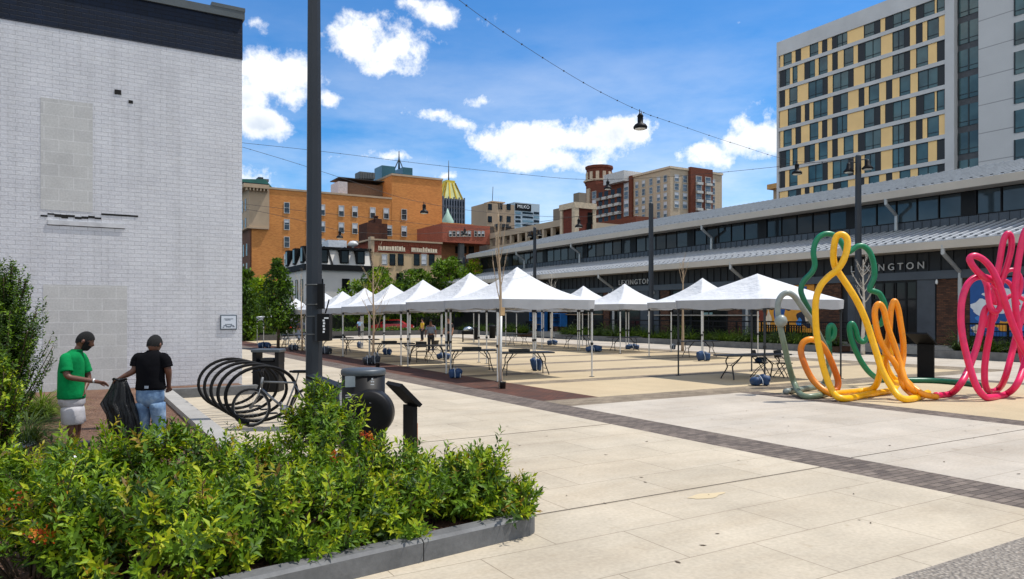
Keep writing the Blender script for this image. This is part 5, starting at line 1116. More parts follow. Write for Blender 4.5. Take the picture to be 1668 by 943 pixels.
curve('pink_figure', [(392,330,17.6), (355,296,17.5), (292,286,17.4), (242,320,17.3), (212,400,17.2), (205,500,17.1), (216,605,17), (243,722,16.9), (280,836,16.8), (318,892,16.8), (352,903,'g'), (432,888,'g'), (490,838,17.2), (528,740,17.5), (560,600,17.8), (570,500,18)], p7, Z7)
curve('pink_figure', [(600,760,17.6), (548,690,17.5), (490,580,17.4), (442,450,17.3), (402,330,17.2), (366,252,17.2), (322,200,17.2), (276,178,17.2), (250,194,17.2), (272,238,17.2), (320,285,17.3), (372,306,17.4)], p7, Z7)
curve('pink_figure', [(320,288,17.9), (338,330,17.8), (347,400,17.7), (362,452,17.6), (386,464,17.6), (406,440,17.6), (406,405,17.6), (390,360,17.7), (370,330,17.9)], p7, Z7, TR*.9)
curve('pink_figure', [(366,420,18.2), (382,320,18.2), (402,215,18.2), (420,110,18.2), (440,66,18.2), (460,78,18.2), (464,132,18.2), (448,205,18.2), (420,290,18.2), (392,370,18.2), (380,430,18.2)], p7, Z7, TR*.95)
curve('pink_figure', [(560,66,17.9), (545,40,17.9), (526,72,17.9), (505,170,17.9), (490,270,17.9), (481,370,17.9), (489,480,17.9), (505,600,17.9), (520,690,17.9), (545,780,17.7), (600,880,17.2)], p7, Z7)
curve('pink_figure', [(428,272,18.5), (452,252,18.5), (486,254,18.5), (510,290,18.5), (512,340,18.5), (496,400,18.5)], p7, Z7, TR*.7)
curve('pink_figure', [(404,314,18.4), (432,306,18.4), (462,330,18.4), (482,390,18.4), (500,430,18.4)], p7, Z7, TR*.7)
curve('pink_figure', [(330,545,18.2), (345,500,18.2), (372,470,18.2), (384,480,18.2), (366,520,18.2), (345,548,18.2)], p7, Z7, TR*.75)
curve('pink_figure', [(436,398,18.6), (470,380,18.6), (510,392,18.6), (560,430,18.6), (600,520,18.6)], p7, Z7, TR*.7)
for px, py, cc, ln in ((1400, 648, YE, .3), (1432, 640, YE, .25), (1478, 650, YE, .25), (1540, 643.5, PK, .36), (1612, 649, PK, .3), (1622, 641, PK, .26), (1295, 640, GG, .24), (1330, 622, GN, .0), (1530, 622, GN, .24), (1568, 622.5, GN, .2)):
    if ln: o = gp(px, py); m = MB().obox((o.x, o.y, .01), (ln, .2, .02), rotz(-.4), .004); m.c = [cc]*len(m.v); m.usec = True; m.build('base_plate', tubep, sc)
# ---------- black information pedestals
def pedestal(label, c, w=.5, h=.82, reach=.42, rise=.3, edge=None):
    t = thing('information_pedestal', label, 'pedestal', c); c = Vector(c)
    MB().box(c+Vector((-.03, -w/2, 0)), c+Vector((.03, w/2, h))).build('leg', blk, t)
    m = MB(); a = c+Vector((.03, 0, h)); b = c+Vector((-reach, 0, h+rise)); d = (b-a).normalized(); n = Vector((d.z, 0, -d.x)); P = []
    m.extr([a-Vector((0, w/2+.08, 0)), b-Vector((0, w/2+.08, 0)), b-Vector((0, w/2+.08, 0))+n*.05, a-Vector((0, w/2+.08, 0))+n*.05], (0, w+.16, 0)); m.build('panel', blk, t)
    if edge: MB().box(c+Vector((.031, -w/2+.02, h*.35)), c+Vector((.045, w/2-.02, h*.75))).build('plate', edge, t)
    return t
pc = cam((668-CXP)/FPX*9.3, 9.3); pedestal('black angled information pedestal in the left foreground beside the round bin', pc, .32, .84, .24, .27, plain('orange plate', srgb((190,104,40)), .5))
pc = gp(1508, 615); pedestal('black angled information pedestal between the orange and pink tubes', pc, .52, 1.05, .55, .34)
# ---------- litter bins
blg = plain('black satin powder coat', srgb((17,17,19)), .5, .0, .2, 2, spec=.2); bll = plain('worn grey lid', srgb((72,78,83)), .45, .2, .15, 3)
c = cam((592-CXP)/FPX*10.3, 10.3); bn = thing('litter_bin', 'round black litter bin with grey lid and bulging round front in the left foreground', 'bin', c)
MB().lathe(c, [(.29, .02), (.3, .1), (.3, 1.15)], 36).build('body', blg, bn); MB().lathe(c, [(.305, 1.151), (.312, 1.16), (.312, 1.215), (.295, 1.235), (.05, 1.245)], 36).build('lid', bll, bn)
cc_ = cam((601-CXP)/FPX*9.85, 9.85, .66); Mf = Matrix((cam(1, 0), Vector((0, 0, 1)), cam(0, -1))).transposed()
MB().lathe(cc_, [(.318, -.2), (.322, .05), (.30, .085), (.2, .1), (.12, .085), (.02, .08)], 40, Mf).build('round_front', blg, bn)
m = MB(); a = at(570.5, 621.5, 9.985); m.obox(a, (.14, .006, .15), rotz(-YAW+.35)); m.build('label_plate', plain('silver label', srgb((150,156,160)), .4, .3), bn)
m = MB(); a = at(607, 653, 9.76); m.obox(a, (.085, .006, .06), rotz(-YAW)); m.build('sticker', plain('white sticker', srgb((196,198,200)), .6), bn)
m = MB(); a = at(606.5, 621, 9.995); R3 = rotz(-YAW-.15)
for u, v, s in ((0, .03, .022), (-.012, -.005, .016), (.014, -.005, .016), (0, -.045, .05)): m.obox(a+R3 @ Vector((u, 0, v)), (s, .006, s if s < .04 else .009), R3)
m.build('emblem', white, bn)
m = MB(); 
for i in range(26):
    for k in range(3):
        a = at(562+i*2.0, 644-(i/26)*6+k*3.6, 10.06); 
        if k*8 < 26-i: dv = Vector((a.x-c.x, a.y-c.y, 0)); dv = dv.normalized(); q = Vector((c.x, c.y, a.z))+dv*.3; m.obox(q, (.013, .012, .013), rotz(-YAW))
m.build('perforation', plain('pale perforation', srgb((180,180,176)), .7), bn)
c = gp(437.5, 637); b2 = thing('litter_bin', 'black litter bin with an open hatch behind the spiral bike rack', 'bin', c); M3 = rotz(-YAW)
m = MB(); lb(m, c, (0, 0, .37), (.68, .5, .74), .02); lb(m, c, (-.29, 0, .88), (.1, .5, .28)); lb(m, c, (.29, 0, .88), (.1, .5, .28)); lb(m, c, (0, .2, .78), (.48, .08, .1)); lb(m, c, (0, 0, .755), (.48, .5, .03)); m.build('body', blg, b2)
m = MB(); lb(m, c, (0, 0, 1.06), (.74, .56, .08), .02); m.build('lid', bll, b2); m = MB(); lb(m, c, (.02, -.05, .82), (.36, .3, .1), .03); m.build('sack', pot, b2)
c = cam((534-CXP)/FPX*11.4, 11.4); b3 = thing('utility_cabinet', 'dark slate cabinet with a sloping top between the near pole and the round bin', 'cabinet', c)
P = [(-.26, 1.02), (.22, .84), (.22, 0), (-.26, 0)]; m = MB(); m.extr([c+M3 @ Vector((x, -.2, z)) for x, z in P], M3 @ Vector((0, .4, 0))); m.build('body', plain('slate blue metal', srgb((58,64,76)), .45, .3), b3); m = MB(); m.bar(c+M3 @ Vector((-.28, 0, 1.045)), c+M3 @ Vector((.25, 0, .855)), .46, .035); m.build('lid', blg, b3); m = MB(); lb(m, c, (.235, 0, .43), (.02, .42, .8)); m.build('side_panel', plain('pale edge strip', srgb((160,164,170)), .4, .4), b3)
# ---------- spiral bike rack
rk = thing('bike_rack', 'black spiral bike rack of five hoops beside the white brick building', 'bike rack', (2.9, 15.1, 0)); P = []; n = 34; turns = 5.0
for i in range(int(n*turns)+1):
    th = 6.2832*i/n; y = 13.3+.69*i/n; P.append(Vector((2.92+.66*math.sin(th+3.6)*1.0-.015*i/n, y, .53+.51*math.cos(th+3.6)+.02)))
MB().tube(P, .031, 10).build('coil', plain('flat black rack paint', srgb((10,10,11)), .65, 0, .2, 3, spec=.18), rk)
for q in P[20::34]: MB().obox(Vector((q.x, q.y, .012)), (.16, .14, .02)).build('foot_plate', blg, rk)
# ---------- people: one skinned surface per body, clothes as children
def skin(nodes, edges, root, sub=2):
    me = bpy.data.meshes.new('tmp'); names = list(nodes); idx = {k: i for i, k in enumerate(names)}
    me.from_pydata([nodes[k][:3] for k in names], [(idx[a], idx[b]) for a, b in edges], [])
    ob = bpy.data.objects.new('tmp', me); COL.objects.link(ob)
    md = ob.modifiers.new('skin', 'SKIN'); md.use_smooth_shade = True; md.branch_smoothing = .6
    for i, k in enumerate(names):
        v = me.skin_vertices[0].data[i]; r = nodes[k][3]; v.radius = r if isinstance(r, tuple) else (r, r); v.use_root = (k == root)
    sb = ob.modifiers.new('sub', 'SUBSURF'); sb.levels = sub; sb.render_levels = sub
    bpy.context.view_layer.update(); dg = bpy.context.evaluated_depsgraph_get()
    out = bpy.data.meshes.new_from_object(ob.evaluated_get(dg)); bpy.data.objects.remove(ob); bpy.data.meshes.remove(me)
    for p in out.polygons: p.use_smooth = True
    return out
def chain(*ks): return list(zip(ks, ks[1:]))
def hand(nodes, edges, pre, wrist, pdir, side, nrm, curl=.35, s=1.0):
    w = Vector(nodes[wrist][:3]); d = Vector(pdir).normalized(); sd = Vector(side).normalized(); nm = Vector(nrm).normalized()
    pm = pre+'palm'; nodes[pm] = (*(w+d*.055*s), (.034*s, .018*s)); edges.append((wrist, pm)); kn = w+d*.085*s
    for i, (o, L) in enumerate(((-.03, .062), (-.01, .074), (.011, .07), (.031, .054))):
        p = kn+sd*o*s; prev = pm; dd = d.copy()
        for j in range(3):
            q = p if j == 0 else p+dd*L*.5*s
            k = f'{pre}f{i}{j}'; nodes[k] = (*q, (.0105-.0012*j)*s); edges.append((prev, k)); prev = k; p = q
            dd = (dd*math.cos(curl*(j+.6))+nm*math.sin(curl*(j+.6))).normalized()
    t0 = w+d*.03*s-sd*.032*s; t1 = t0+(d*.7-sd*.6).normalized()*.035*s; t2 = t1+(d*.9-sd*.2+nm*.3).normalized()*.03*s
    for k, q, pv, r in ((pre+'t0', t0, pm, .014), (pre+'t1', t1, pre+'t0', .011), (pre+'t2', t2, pre+'t1', .009)): nodes[k] = (*q, r*s); edges.append((pv, k))
def tomesh(name, me, mt, parent, loc=None, rz=0):
    me.materials.clear(); me.materials.append(mt); me.name = name; o = bpy.data.objects.new(name, me); COL.objects.link(o)
    if parent: o.parent = parent
    else: o.location = loc; o.rotation_euler = (0, 0, rz)
    return o
def cap(c, r, M, test, n=26, k=18, th=1.0):
    V = {}; F = []; P = []
    for i in range(k+1):
        for j in range(n):
            a = math.pi*i/k; b = 2*math.pi*j/n; d = Vector((math.sin(a)*math.cos(b), math.sin(a)*math.sin(b), math.cos(a))); V[i, j] = d
    m = MB(); ids = {}
    def vid(i, j):
        j %= n
        if (i, j) not in ids: d = V[i, j]; ids[i, j] = len(P); P.append(Vector(c)+M @ Vector((d.x*r[0], d.y*r[1], d.z*r[2])))
        return ids[i, j]
    for i in range(k):
        for j in range(n):
            d = (V[i, j]+V[i+1, (j+1) % n]).normalized()
            if test(d): F.append((vid(i, j), vid(i+1, j), vid(i+1, j+1), vid(i, j+1)))
    return m.add(P, F, True)
skinm = plain('brown skin', srgb((98,62,46)), .5, var=.1, vs=6); hairm = plain('short black hair', srgb((11,10,10)), .95, bs=.6, bsc=160, var=.3); glove = plain('black work glove', srgb((28,28,30)), .7)
greens = plain('green knit shirt', srgb((0,122,66)), .9, var=.22, vs=7, bs=.9, bsc=10, spec=.15); shortm = plain('light grey shorts', srgb((168,166,170)), .85, var=.14, vs=6, bs=.9, bsc=9); blackt = plain('black tee shirt', srgb((12,12,16)), .95, var=.25, vs=5, bs=.8, bsc=9, spec=.1)
m_, n_, b_ = nmat('washed blue denim'); vv = coords(n_, 'Object'); f1 = noise(n_, vv, 5, 5); n_.links.new(ramp(n_, f1, [(.32, srgb((58,84,118))), (.5, srgb((96,124,156))), (.72, srgb((156,178,198)))]), b_.inputs['Base Color']); b_.inputs['Roughness'].default_value = .85; bump(n_, b_, noise(n_, vv, 11, 4), .7, .02); denim = m_
shoe = plain('dark trainer', srgb((40,40,44)), .6)
BZ = .1
def loft(m, rings, n=28, fold=.02, seed=0, closed=True):
    V = []
    for i, (c, u, v, a, b) in enumerate(rings):
        for j in range(n):
            t = 6.2832*j/n; f = 1+fold*(math.sin(3*t+seed+i*.7)+.7*math.sin(5*t-i*1.1+seed*2)+.5*math.sin(8*t+i*.5)); V.append(Vector(c)+Vector(u)*math.cos(t)*a*f+Vector(v)*math.sin(t)*b*f)
    k = len(rings); F = [(i*n+j, i*n+(j+1) % n, (i+1)*n+(j+1) % n, (i+1)*n+j) for i in range(k-1) for j in range(n)]
    return m.add(V, F+([tuple(range(n)), tuple((k-1)*n+j for j in range(n))] if closed else []), True)
def sleeve(m, N, side, f, r0, r1):
    a = Vector(N[side+'sh'][:3]); b = a.lerp(Vector(N[side+'elb'][:3]), f); ce = Vector(N['upper'][:3]); P = spline([a.lerp(ce, .62)+Vector((0, 0, .012)), a.lerp(ce, .15)+Vector((0, 0, .004)), a.lerp(b, .3), a.lerp(b, .7), b], 4); k = len(P)
    R = [r0*(.72+.3*min(1, i/5)) if i < 6 else r0+(r1-r0)*(i-5)/(k-6) for i in range(k)]; R = [r*(1+.02*math.sin(i*1.9)) for i, r in enumerate(R)]
    m.tube(P+[P[-1]+(P[-1]-P[-2])*.05], R+[r1*.86], 20); return m
def headdir(d, s=1.0, off=0.0):
    r = 1/math.sqrt((d.x/.099)**2+(d.y/.079)**2+(d.z/.121)**2)
    if d.x > 0: r += .023*math.exp(-(d.y**2/.014+(d.z+.14)**2/.028))+.012*math.exp(-((d.x-.6)**2+(d.z+.8)**2)/.05)+.006*math.exp(-(d.y**2/.03+(d.z+.42)**2/.006)); r -= .007*math.exp(-((abs(d.y)-.36)**2/.012+(d.z-.1)**2/.01))
    y = d.y*(1-.22*max(0, -d.z)); return Vector((d.x, y, d.z))*(r+off)*s
def headpart(c, M, s, test, off, n=36, k=26):
    m = MB(); ids = {}; P = []; F = []
    dv = lambda i, j: Vector((math.sin(math.pi*i/k)*math.cos(6.28318*j/n), math.sin(math.pi*i/k)*math.sin(6.28318*j/n), math.cos(math.pi*i/k)))
    def vid(i, j):
        key = (i, j % n) if 0 < i < k else (i, 0)
        if key not in ids: ids[key] = len(P); P.append(Vector(c)+M @ headdir(dv(i, j), s, off))
        return ids[key]
    for i in range(k):
        for j in range(n):
            if test((dv(i, j)+dv(i+1, j+1)).normalized()):
                f = [vid(i, j), vid(i+1, j), vid(i+1, j+1), vid(i, j+1)]; f = [v for q_, v in enumerate(f) if v not in f[:q_]]
                if len(f) > 2: F.append(tuple(f))
    return m.add(P, F, True)
def addhead(me, c, M, s):
    h = headpart(c, M, s, lambda d: True, 0); bm = bmesh.new(); bm.from_mesh(me); vs_ = [bm.verts.new(p) for p in h.v]
    for f in h.f: fc = bm.faces.new([vs_[i] for i in f]); fc.smooth = True
    for sy in (-1, 1):      # ears
        e = Vector(c)+M @ Vector((-.008, sy*.079, -.012))*s; r0 = []
        for k in range(3):
            r0.append([bm.verts.new(e+M @ (Vector(((.006+.014*(1-abs(k-1)))*math.cos(a)-.004*k, sy*.008*k, (.012+.02*(1-abs(k-1)))*math.sin(a)))*s)) for a in [q_*.6283 for q_ in range(10)]])
        for k in range(2):
            for q_ in range(10): bm.faces.new((r0[k][q_], r0[k][(q_+1) % 10], r0[k+1][(q_+1) % 10], r0[k+1][q_])).smooth = True
        bm.faces.new(r0[2])
    bmesh.ops.recalc_face_normals(bm, faces=bm.faces); bm.to_mesh(me); bm.free(); return me
def P3(px, py, x0, s, y): return ((px-x0)/s, y, EYE-BZ-(py-HYP)/s)
# --- man in green, profile, reaching right
s1, d1 = 115.5, 10.3; q = lambda px, py, y: P3(px, py, 126, s1, y)
N = {}; E = []
N['pelvis'] = (*q(116, 652, 0), (.15, .125)); N['waist'] = (*q(115, 632, 0), (.145, .115)); N['chest'] = (*q(115, 600, 0), (.165, .13)); N['upper'] = (*q(119, 582, 0), (.13, .1)); N['neck'] = (*q(124, 573, .01), .066); N['neck2'] = (*q(129, 566, .02), .066)
N['skull'] = (*q(134, 558, .03), .05)
E += chain('pelvis', 'waist', 'chest', 'upper', 'neck', 'neck2', 'skull')
for side, sy in (('r', -1), ('l', 1)):
    N[side+'sh'] = (*q(119 if sy < 0 else 121, 583, sy*.17), .066)
    E.append(('upper', side+'sh'))
    N[side+'hip'] = (*q(117+sy*-1.5, 664, sy*.085), .105); N[side+'knee'] = (*q(122-sy*4, 702, sy*.1), .062); N[side+'calf'] = (*q(118-sy*4, 722, sy*.1), .058); N[side+'ank'] = (*q(116-sy*4, 750, sy*.1), .038); N[side+'toe'] = (N[side+'ank'][0]+.14, sy*.1+.06, .035, .034)
    E += chain('pelvis', side+'hip', side+'knee', side+'calf', side+'ank', side+'toe')
N['relb'] = (*q(126, 612, -.24), .047); N['rwr'] = (*q(167, 620.5, -.12), .03); E += chain('rsh', 'relb', 'rwr'); hand(N, E, 'r', 'rwr', (.95, .12, -.22), (.1, -.7, .7), (.1, .2, -1), .3)
N['lelb'] = (*q(130, 618, .22), .045); N['lwr'] = (*q(134, 634, .06), .029); E += chain('lsh', 'lelb', 'lwr'); hand(N, E, 'l', 'lwr', (.25, -.55, -.5), (.6, .2, .6), (-.3, -.4, -.4), .5)
loc1 = cam((126-CXP)/FPX*d1, d1, BZ)
HF = Vector((.9, .42, 0)).normalized(); HM1 = Matrix((HF, Vector((-HF.y, HF.x, 0)), Vector((0, 0, 1)))).transposed() @ Matrix.Rotation(.42, 3, 'Y'); hc1 = Vector(q(136, 555.5, .04))
man1 = tomesh('person', addhead(skin(N, E, 'pelvis'), hc1, HM1, 1.1), skinm, None, loc1, -YAW); tag(man1, 'person in a green short sleeved shirt and pale grey shorts reaching for the black bag', 'person')
ORG[man1.name] = Vector((0, 0, 0))
FW = Vector((.86, .5, 0)); FR = Vector((.5, -.86, 0)); UZ = Vector((0, 0, 1))
m = MB(); loft(m, [(q(px, py, 0), FR, FW, a, b) for py, px, a, b in ((568.5, 125, .07, .066), (570.5, 124, .08, .078), (573, 122, .12, .095), (577, 120, .175, .118), (583, 118.5, .2, .142), (592, 117, .2, .158), (605, 116, .195, .166), (620, 115.5, .195, .166), (635, 116, .2, .172), (646, 116.5, .207, .18), (648.5, 116.5, .2, .174))], 36, .016, 1)
sleeve(m, N, 'r', .72, .082, .08); sleeve(m, N, 'l', .72, .08, .078); m.build('shirt', greens, man1, org=(0, 0, 0))
m = MB(); loft(m, [(q(125.5-.9*k, 569.5+k*1.2, 0), FR, FW, .082+.006*k, .078+.008*k) for k in range(3)], 20, .01); m.build('collar', greens, man1, org=(0, 0, 0))
m = MB(); loft(m, [(q(px, py, 0), FR, FW, a, b) for py, px, a, b in ((643, 116.5, .18, .158), (650, 116.5, .19, .168), (656, 117, .193, .168), (662, 117.5, .17, .14), (666, 118, .12, .1))], 32, .018, 3)
for sy in (-1, 1):
    hc = Vector(q(117.5, 660, 0))-FR*sy*.092; kc = Vector(N[('r' if sy < 0 else 'l')+'knee'][:3]); loft(m, [(hc.lerp(kc, f), FR, FW, a, b) for f, a, b in ((0, .07, .09), (.07, .108, .138), (.2, .115, .148), (.45, .115, .142), (.66, .112, .138), (.7, .1, .12))], 26, .03, sy+2)
m.build('shorts', shortm, man1, org=(0, 0, 0))
headpart(hc1, HM1, 1.1, lambda d: d.z > .66*d.x-.06 and d.z > -.62, .008).build('hair', hairm, man1, org=(0, 0, 0))
headpart(hc1, HM1, 1.1, lambda d: (d.z < -.3 and d.x > .02 and not (abs(d.y) < .22 and -.5 < d.z < -.36)) or (abs(d.y) > .72 and d.x > .05 and d.z < .1), .007).build('beard', hairm, man1, org=(0, 0, 0))
m = MB()
for sy in (-1, 1): e = hc1+HM1 @ headdir(Vector((.88, sy*.34, .1)).normalized(), 1.1, -.003); m.lathe(e, [(.002, -.009), (.009, -.004), (.009, .004), (.002, .009)], 10)
m.build('eye', plain('eye dark', srgb((40,30,26)), .3), man1, org=(0, 0, 0))
MB().lathe(Vector(q(162.5, 619, -.135)), [(.033, -.012), (.035, 0), (.033, .012)], 14, Matrix.Rotation(R_(80), 3, 'Y')).build('bracelet', plain('pale bracelet', srgb((196,196,196)), .3, .5), man1, org=(0, 0, 0))
# collar, shoes
m = MB()
for sy in (-1, 1): a = Vector(N['rtoe' if sy < 0 else 'ltoe'][:3]); m.obox(a-Vector((.06, .02, -.01)), (.27, .1, .09), rotz(.4), .03)
m.build('shoes', shoe, man1, org=(0, 0, 0))
# --- man in black, back view
s2, d2 = 116.7, 10.2; q = lambda px, py, y: P3(px, py, 245, s2, y)
N = {}; E = []
N['pelvis'] = (*q(245, 648, 0), (.155, .12)); N['waist'] = (*q(245, 626, 0), (.15, .11)); N['chest'] = (*q(245, 600, .0), (.175, .125)); N['upper'] = (*q(245.5, 583, .02), (.13, .095)); N['neck'] = (*q(246.5, 573, .04), .06); N['skull'] = (*q(247, 562, .08), .05)
E += chain('pelvis', 'waist', 'chest', 'upper', 'neck', 'skull')
for side, sx in (('l', -1), ('r', 1)):
    N[side+'sh'] = (*q(245+sx*22, 583.5, .02), .066); E.append(('upper', side+'sh')); N[side+'hip'] = (*q(245+sx*10, 662, 0), .105); N[side+'knee'] = (*q(245+sx*11.5, 690, .04 if sx > 0 else 0), .065); N[side+'ank'] = (*q(245+sx*13, 724, 0), .04); N[side+'toe'] = (N[side+'ank'][0]+sx*.03, .15, .035, .035); E += chain('pelvis', side+'hip', side+'knee', side+'ank', side+'toe')
N['lelb'] = (*q(220.5, 604, -.02), .05); N['lwr'] = (*q(203, 614, -.08), .033); E += chain('lsh', 'lelb', 'lwr'); hand(N, E, 'l', 'lwr', (-.85, -.1, -.5), (.1, -.9, .2), (.1, .1, -1), .5)
N['relb'] = (*q(273.5, 606, .02), .048); N['rwr'] = (*q(267.5, 628, .14), .031); E += chain('rsh', 'relb', 'rwr'); hand(N, E, 'r', 'rwr', (-.2, .5, -.7), (.7, .2, .1), (-.5, 0, -.2), .4)
loc2 = cam((245-CXP)/FPX*d2, d2, BZ)
HM2 = Matrix((Vector((.08, 1, 0)).normalized(), Vector((-1, .08, 0)).normalized(), Vector((0, 0, 1)))).transposed() @ Matrix.Rotation(.5, 3, 'Y'); hc2 = Vector(q(247, 561.5, .085))
man2 = tomesh('person', addhead(skin(N, E, 'pelvis'), hc2, HM2, 1.1), skinm, None, loc2, -YAW); tag(man2, 'person seen from behind in a black tee shirt and washed jeans holding the black bag', 'person'); ORG[man2.name] = Vector((0, 0, 0))
AX_, AY_ = Vector((1, 0, 0)), Vector((0, 1, 0))
m = MB(); loft(m, [(q(px, py, y), AX_, AY_, a, b) for py, px, y, a, b in ((570.5, 246.5, .045, .072, .068), (572.5, 246.3, .04, .085, .08), (575, 246, .03, .125, .095), (578.5, 245.5, .025, .175, .112), (584, 245, .02, .198, .13), (592, 245, .01, .2, .142), (604, 245, 0, .192, .146), (618, 245, 0, .19, .146), (629, 245, 0, .2, .156), (633, 245, 0, .202, .158), (634.5, 245, 0, .19, .15))], 36, .014, 1)
sleeve(m, N, 'l', .66, .08, .078); sleeve(m, N, 'r', .66, .08, .078); m.build('shirt', blackt, man2, org=(0, 0, 0))
m = MB(); loft(m, [(q(245, py, 0), AX_, AY_, a, b) for py, a, b in ((625, .175, .14), (632, .182, .148), (642, .187, .16), (650, .186, .16), (657, .165, .13), (662, .12, .09))], 34, .012, 2)
for sx, sd in ((-1, 'l'), (1, 'r')):
    hc = Vector(q(245+sx*10.6, 654, 0)); kc = Vector(q(245+sx*12, 690, .04 if sx > 0 else 0)); ac = Vector(q(245+sx*13.2, 726, 0)); loft(m, [(hc, AX_, AY_, .06, .08), (hc.lerp(kc, .07), AX_, AY_, .098, .138), (hc.lerp(kc, .3), AX_, AY_, .1, .128), (hc.lerp(kc, .65), AX_, AY_, .092, .108), (kc, AX_, AY_, .085, .096), (kc.lerp(ac, .4), AX_, AY_, .08, .09), (kc.lerp(ac, .8), AX_, AY_, .078, .088), (ac, AX_, AY_, .08, .092)], 26, .028, sx+4)
m.build('jeans', denim, man2, org=(0, 0, 0))
headpart(hc2, HM2, 1.1, lambda d: d.z > .66*d.x-.16 and d.z > -.6, .01).build('hair', hairm, man2, org=(0, 0, 0))
m = MB()
for sy in ('l', 'r'): a = Vector(N[sy+'toe'][:3]); m.obox(a-Vector((0, .07, -.01)), (.1, .28, .09), None, .03)
m.build('shoes', shoe, man2, org=(0, 0, 0)); MB().obox(Vector(q(247.5, 629, -.155)), (.05, .01, .035)).build('label_patch', plain('leather patch', srgb((150,160,172)), .7), man2, org=(0, 0, 0))
# --- black refuse bag held between them
bagp, n_, b_ = nmat('black bin liner film'); b_.inputs['Base Color'].default_value = (.006, .006, .007, 1); b_.inputs['Roughness'].default_value = .3; b_.inputs['Specular IOR Level'].default_value = .28; vv = coords(n_, 'Object', (9, 9, 2.2)); bump(n_, b_, noise(n_, vv, 1.6, 5, .6), .9, .05)
V = []; nn = 56; rows = [(616, 187, 203, .03), (620, 184, 207, .05), (627, 182, 210, .07), (638, 177, 213, .1), (648, 170, 217, .12), (656, 164, 219, .14), (664, 168, 222, .16), (676, 174, 226, .18), (690, 176, 229, .2), (704, 178, 231, .2), (718, 181, 231, .17), (730, 190, 226, .1)]
for r, (py, xa, xb, dp) in enumerate(rows):
    for j in range(nn):
        a = 6.2832*j/nn; k = min(1, r/3); pl = 1+(.16*math.sin(a*9+.4*math.sin(r*.8))+.1*math.sin(a*17+1.3))*k*(.5 if r > 8 else 1)
        x = (xa+xb)/2+(xb-xa)/2*math.cos(a)*(1+.3*(pl-1)); V.append(at(x, py+2*math.sin(a*5+r)*k, 10.12+dp*math.sin(a)*pl))
F = [(i*nn+j, i*nn+(j+1) % nn, (i+1)*nn+(j+1) % nn, (i+1)*nn+j) for i in range(len(rows)-1) for j in range(nn)]+[tuple((len(rows)-1)*nn+j for j in range(nn))]
bb_ = at(205, 725, 10.12); bb_.z = BZ; bg_ = thing('refuse_bag', 'open black plastic refuse bag hanging between the two people', 'bag', bb_); MB().add(V, F, True).build('sack', bagp, bg_)
MB().tube(spline([at(184+22*(.5-.5*math.cos(t)), 618+1.5*math.sin(3*t), 10.12+.055*math.sin(t)) for t in np.linspace(0, 6.28, 20)], 2), .012, 6).build('rim', bagp, bg_)
# --- people under the canopies
def walker(label, px, pyfoot, hgt, top, bottom, face=0, lean=0.0, skinc=None, arms=.08, hair=True):
    o = gp(px, pyfoot); k = hgt/1.75; N = {}; E = []
    def v(x, y, z, r): return (x*k, y*k, z*k, tuple(a*k for a in r) if isinstance(r, tuple) else r*k)
    N['p'] = v(0, 0, .95, (.15, .11)); N['c'] = v(0, lean*.5, 1.25, (.17, .12)); N['u'] = v(0, lean*.8, 1.42, (.12, .09)); N['n'] = v(0, lean, 1.52, .055); N['h'] = v(0, lean+.02, 1.64, (.08, .095)); N['no'] = v(0, lean+.12, 1.63, .012); E += chain('p', 'c', 'u', 'n', 'h', 'no')
    for s, sx in (('l', -1), ('r', 1)):
        N[s+'s'] = v(sx*.19, lean*.8, 1.4, .06); N[s+'e'] = v(sx*(.23+arms*.4), lean*.6+.02, 1.12, .045); N[s+'w'] = v(sx*(.2+arms), lean*.6+.14, .9, .03); N[s+'f'] = v(sx*(.2+arms), lean*.6+.18, .8, .025); N[s+'hi'] = v(sx*.09, 0, .86, .1); N[s+'k'] = v(sx*.1, .03, .5, .062); N[s+'a'] = v(sx*.11, 0, .09, .04); N[s+'t'] = v(sx*.13, .14, .035, .035); E += [('u', s+'s')]+chain(s+'s', s+'e', s+'w', s+'f')+chain('p', s+'hi', s+'k', s+'a', s+'t')
    b = tomesh('person', skin(N, E, 'p', 1), skinc or skinm, None, o, face); tag(b, label, 'person'); ORG[b.name] = Vector((0, 0, 0))
    G = lambda kk, f: (*N[kk][:3], tuple(a*f for a in N[kk][3]) if isinstance(N[kk][3], tuple) else N[kk][3]*f)
    S = {'p': G('p', 1.2), 'c': G('c', 1.16), 'u': G('u', 1.2)}; SE = chain('p', 'c', 'u')
    for s in 'lr': S[s+'s'] = G(s+'s', 1.35); a = Vector(N[s+'s'][:3]).lerp(Vector(N[s+'e'][:3]), .8); S[s+'e'] = (*a, .062*k); SE += chain('u', s+'s', s+'e')
    tomesh('shirt', skin(S, SE, 'c', 1), top, b)
    T = {'p': G('p', 1.12)}; TE = []
    for s in 'lr': T[s+'h'] = G(s+'hi', 1.15); T[s+'k'] = G(s+'k', 1.35); T[s+'a'] = G(s+'a', 1.8); TE += chain('p', s+'h', s+'k', s+'a')
    tomesh('trousers', skin(T, TE, 'p', 1), bottom, b)
    if hair: cap(Vector(N['h'][:3])+Vector((0, -.005, .02))*k, (.092*k, .108*k, .11*k), Matrix.Identity(3), lambda d: d.z > .6*d.y-.1).build('hair', hairm, b, org=(0, 0, 0))
    return b
dkc = plain('dark navy cloth', srgb((30,32,40)), .9); ltb = plain('light blue cotton', srgb((140,178,214)), .9); yel = plain('mustard cotton', srgb((196,160,44)), .9); gry = plain('blue grey cotton', srgb((104,116,136)), .9); tansk = plain('tan skin', srgb((150,106,82)), .55)
walker('far person in a light blue shirt and dark trousers seen between canopy legs', 586, 549, 1.68, ltb, dkc, R_(200), arms=.2)
